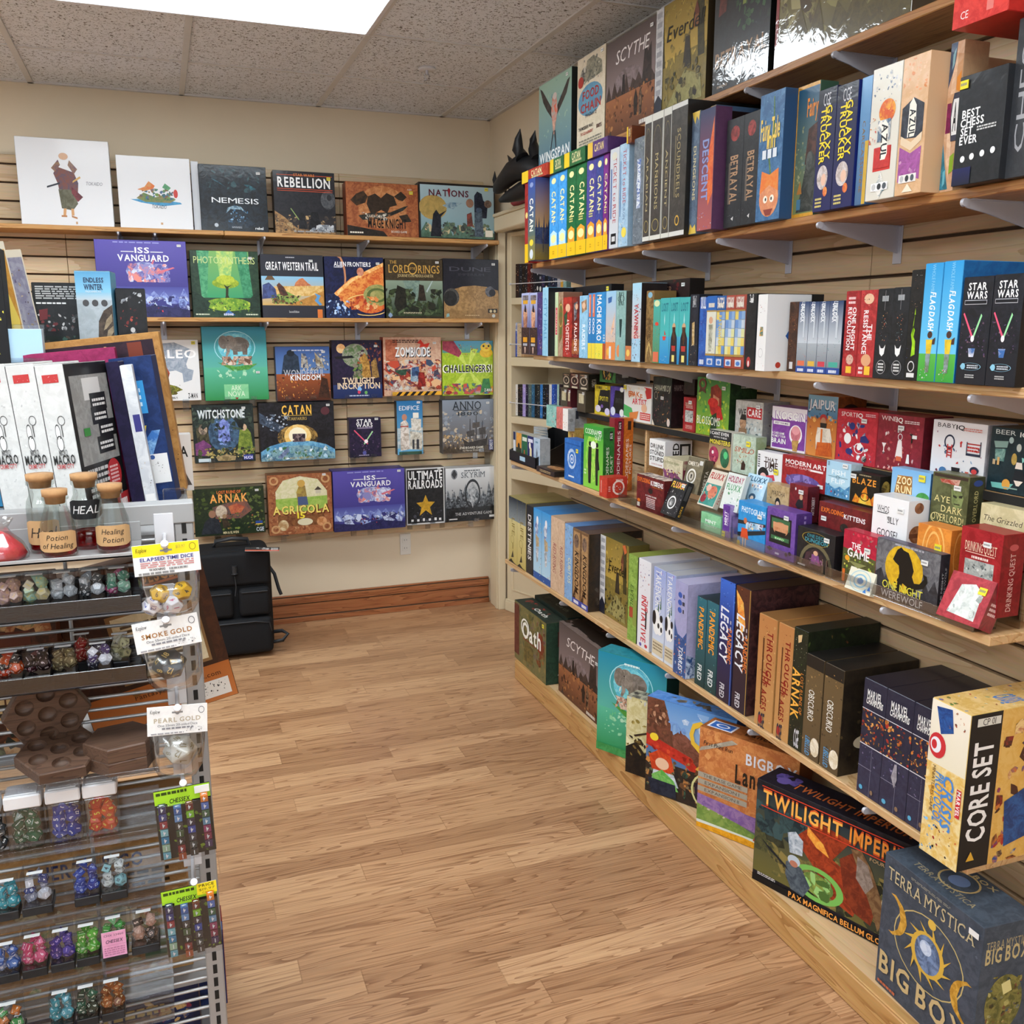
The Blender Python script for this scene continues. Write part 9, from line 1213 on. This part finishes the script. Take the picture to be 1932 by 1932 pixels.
stock('pale blue winter game box with a mammoth tusk, standing above the rack stock', -.117, 2.06, 1.1665, .066, .07, .437, '88b8d0', vm('g0 70 100 100 8ac8e8 5aa0cc;r0 0 100 72 b8c4cc a8b4bc;g0 62 100 72 c0ccd4 88c0dc;p5a4c40/3a3028 100 56 74 48 58 34 54 14 58 0 100 0;p8a7a60/a8967a 96 44 80 36 70 22 78 24 96 34;p8a7a60/a8967a 98 28 82 22 76 10 86 12 98 20;e26 58 9 4.4 4a4a4c;e52 58 9 4.4 4a4a4c;e78 58 9 4.4 4a4a4c;tENDLESS 52 88 6 2a3a5a 56 b;tWINTER 50 79 7 2a3a5a 52 b;tPALEOAMERICANS 50 73 2.4 e8f0f4 44', 66, 100), Rr='g0 0 100 100 8aa0b0 58a8d0', T='r0 0 100 100 c8e0ec', rz=-6, gl='g')
stock('dark fantasy miniature box back with white text, left of the winter box', -.182, 2.10, 1.1665, .10, .06, .415, '1c1e20', vm('r0 0 100 100 202224 16181a;l6 78 92 96 6 b8b8b8;l6 72 60 74 1 e8e8e8;k6 36 94 60 40 6 c8c8c8/5a5a5c/2a2c2e/6a2a2c;r4 4 96 30 1c2420;k4 4 96 30 20 8 3a5a50/182020/4a3a30;p6a2428 10 64 26 66 24 52 10 50', 64, 100), gl='g')
stock('dark wrapped miniature box with a pale figure, right of the winter box', -.050, 2.08, 1.1665, .056, .06, .405, '1a1a1c', vm('r0 0 100 100 1e1e20 141416;k10 80 90 96 10 10 7a8088/3a3a3e/c8ccd0;k10 50 70 76 14 9 7a2a28/3a1a1a/b85040;p b8b8b8/6a6a6c 36 40 60 44 66 20 70 8 30 8 34 24;e50 46 8 3.4 c8c8c8;e50 8 30 4 8a8a8a;k16 12 84 40 10 6 a8a8a8/3a3a3c'.replace('p b8', 'pb8'), 62, 100), gl='g')
# small things at the left edge above the rack
def sheet(label, x, y, z, wd, h, ry, spec, rz=0):
    b = MB(); b.box(-wd / 2, 0, 0, wd / 2, .003, h, 0, c=.0004, a=hx('e4dcc4')); art(b, spec, (-wd / 2, 0, 0), (1, 0, 0), (0, 0, 1), (0, -1, 0), wd, h, random.Random(len(label)))
    tag(b.build('art_print', ['m'], None, (x, y, z), (R(-4), R(ry), R(rz)), True), label, 'art print', 'art prints standing on the rack')
sheet('tall cream art print with a red and yellow figure, front of the leaning prints', -.222, 2.02, 1.1685, .055, .485, -6, 'r0 0 100 100 e8e0cc;r6 30 94 97 d8a850 c89040;p a83828/8a2c24 10 96 50 96 30 74 12 70;pf0d868 20 74 60 84 90 70 70 58 40 56;k10 34 90 60 20 8 d07030/3a6a48/5a3a58'.replace('p a8', 'pa8'), 52)
sheet('cream art print with a grey and violet figure, behind the red and yellow print', -.196, 2.075, 1.1685, .055, .475, -7, 'r0 0 100 100 e8e0cc;r6 4 94 97 a8a8b8 8a88a0;k8 10 92 94 60 9 3a3448/6a6480/c8b8a0/5a4a3a', 52)
sheet('short cream art print leaning in front of the tall prints', -.248, 1.965, 1.1685, .05, .36, -5, 'r0 0 100 100 e8dcb0;r6 6 94 94 e0cc88;k10 10 90 80 30 8 b88a58/8a7aa0/d8b870', 20)
o = thing('card_holder', 'clear acrylic card holder with pale blue cards at the left edge of the rack top', 'card holder', (-.232, 1.90, 1.1685))
b = MB(); b.box(-.033, 0, 0, .033, .045, .004, c=.0005); b.box(-.033, 0, .004, .033, .003, .27, c=.0005); b.box(-.033, .042, .004, .033, .045, .33, c=.0005); b.build('holder', 'clear', o)
b = MB(); b.box(-.031, .005, .005, .031, .0405, .322, 0, c=.0005, a=hx('c8dce8')); art(b, 'g0 0 100 100 dce8f0 a8cce4;r0 0 40 30 e8e8e4;l10 24 50 34 2 6a7a8a;e70 40 10 5 e0d8cc;e70 70 10 5 e0d8cc', (-.031, .005, .005), (1, 0, 0), (0, 0, 1), (0, -1, 0), .062, .317, random.Random(2)); b.build('cards', ['m'], o, color=True)
stock('small navy card box behind the clear card holder', -.232, 2.14, 1.1665, .056, .05, .345, '1c2a50', 'r0 0 100 100 1c2a50 142040;l10 90 90 97 1 e0e0e0', name='card_game_box', group='')
stock('black box with heavy white capitals at the left frame edge', -.295, 1.90, 1.1665, .08, .06, .465, '161618', 'r0 0 100 100 18181a;tGAMES 50 90 6 f0f0f0 84 bi;k50 60 96 84 10 6 3a3a3c/e0d048;r0 0 100 50 3a8ab8', name='card_game_box', group='')
stock('white box with a dark triangle standing behind the navy box on the rack', .03, 1.97, 1.1665, .03, .04, .115, 'c8c4c0', 'r0 0 100 100 d0ccc8;tA 50 70 18 181818 50 b;p4a4440 10 10 50 34 90 10', name='card_game_box', group='')
o = thing('mini_case', 'small clear plastic case with a violet insert behind the rack corner', 'case', (.005, 1.60, 1.1665))
b = MB(); b.box(-.018, 0, 0, .018, .03, .062, c=.002); b.build('case', 'clear', o)
b = MB(); b.box(-.012, .006, .004, .008, .022, .03, c=.001); b.build('insert', plain('violet_foam', '3a3080', .6), o)
# ------------------------------------------------------------------ done: tidy names that carry Blender suffixes only
bpy.context.view_layer.update()
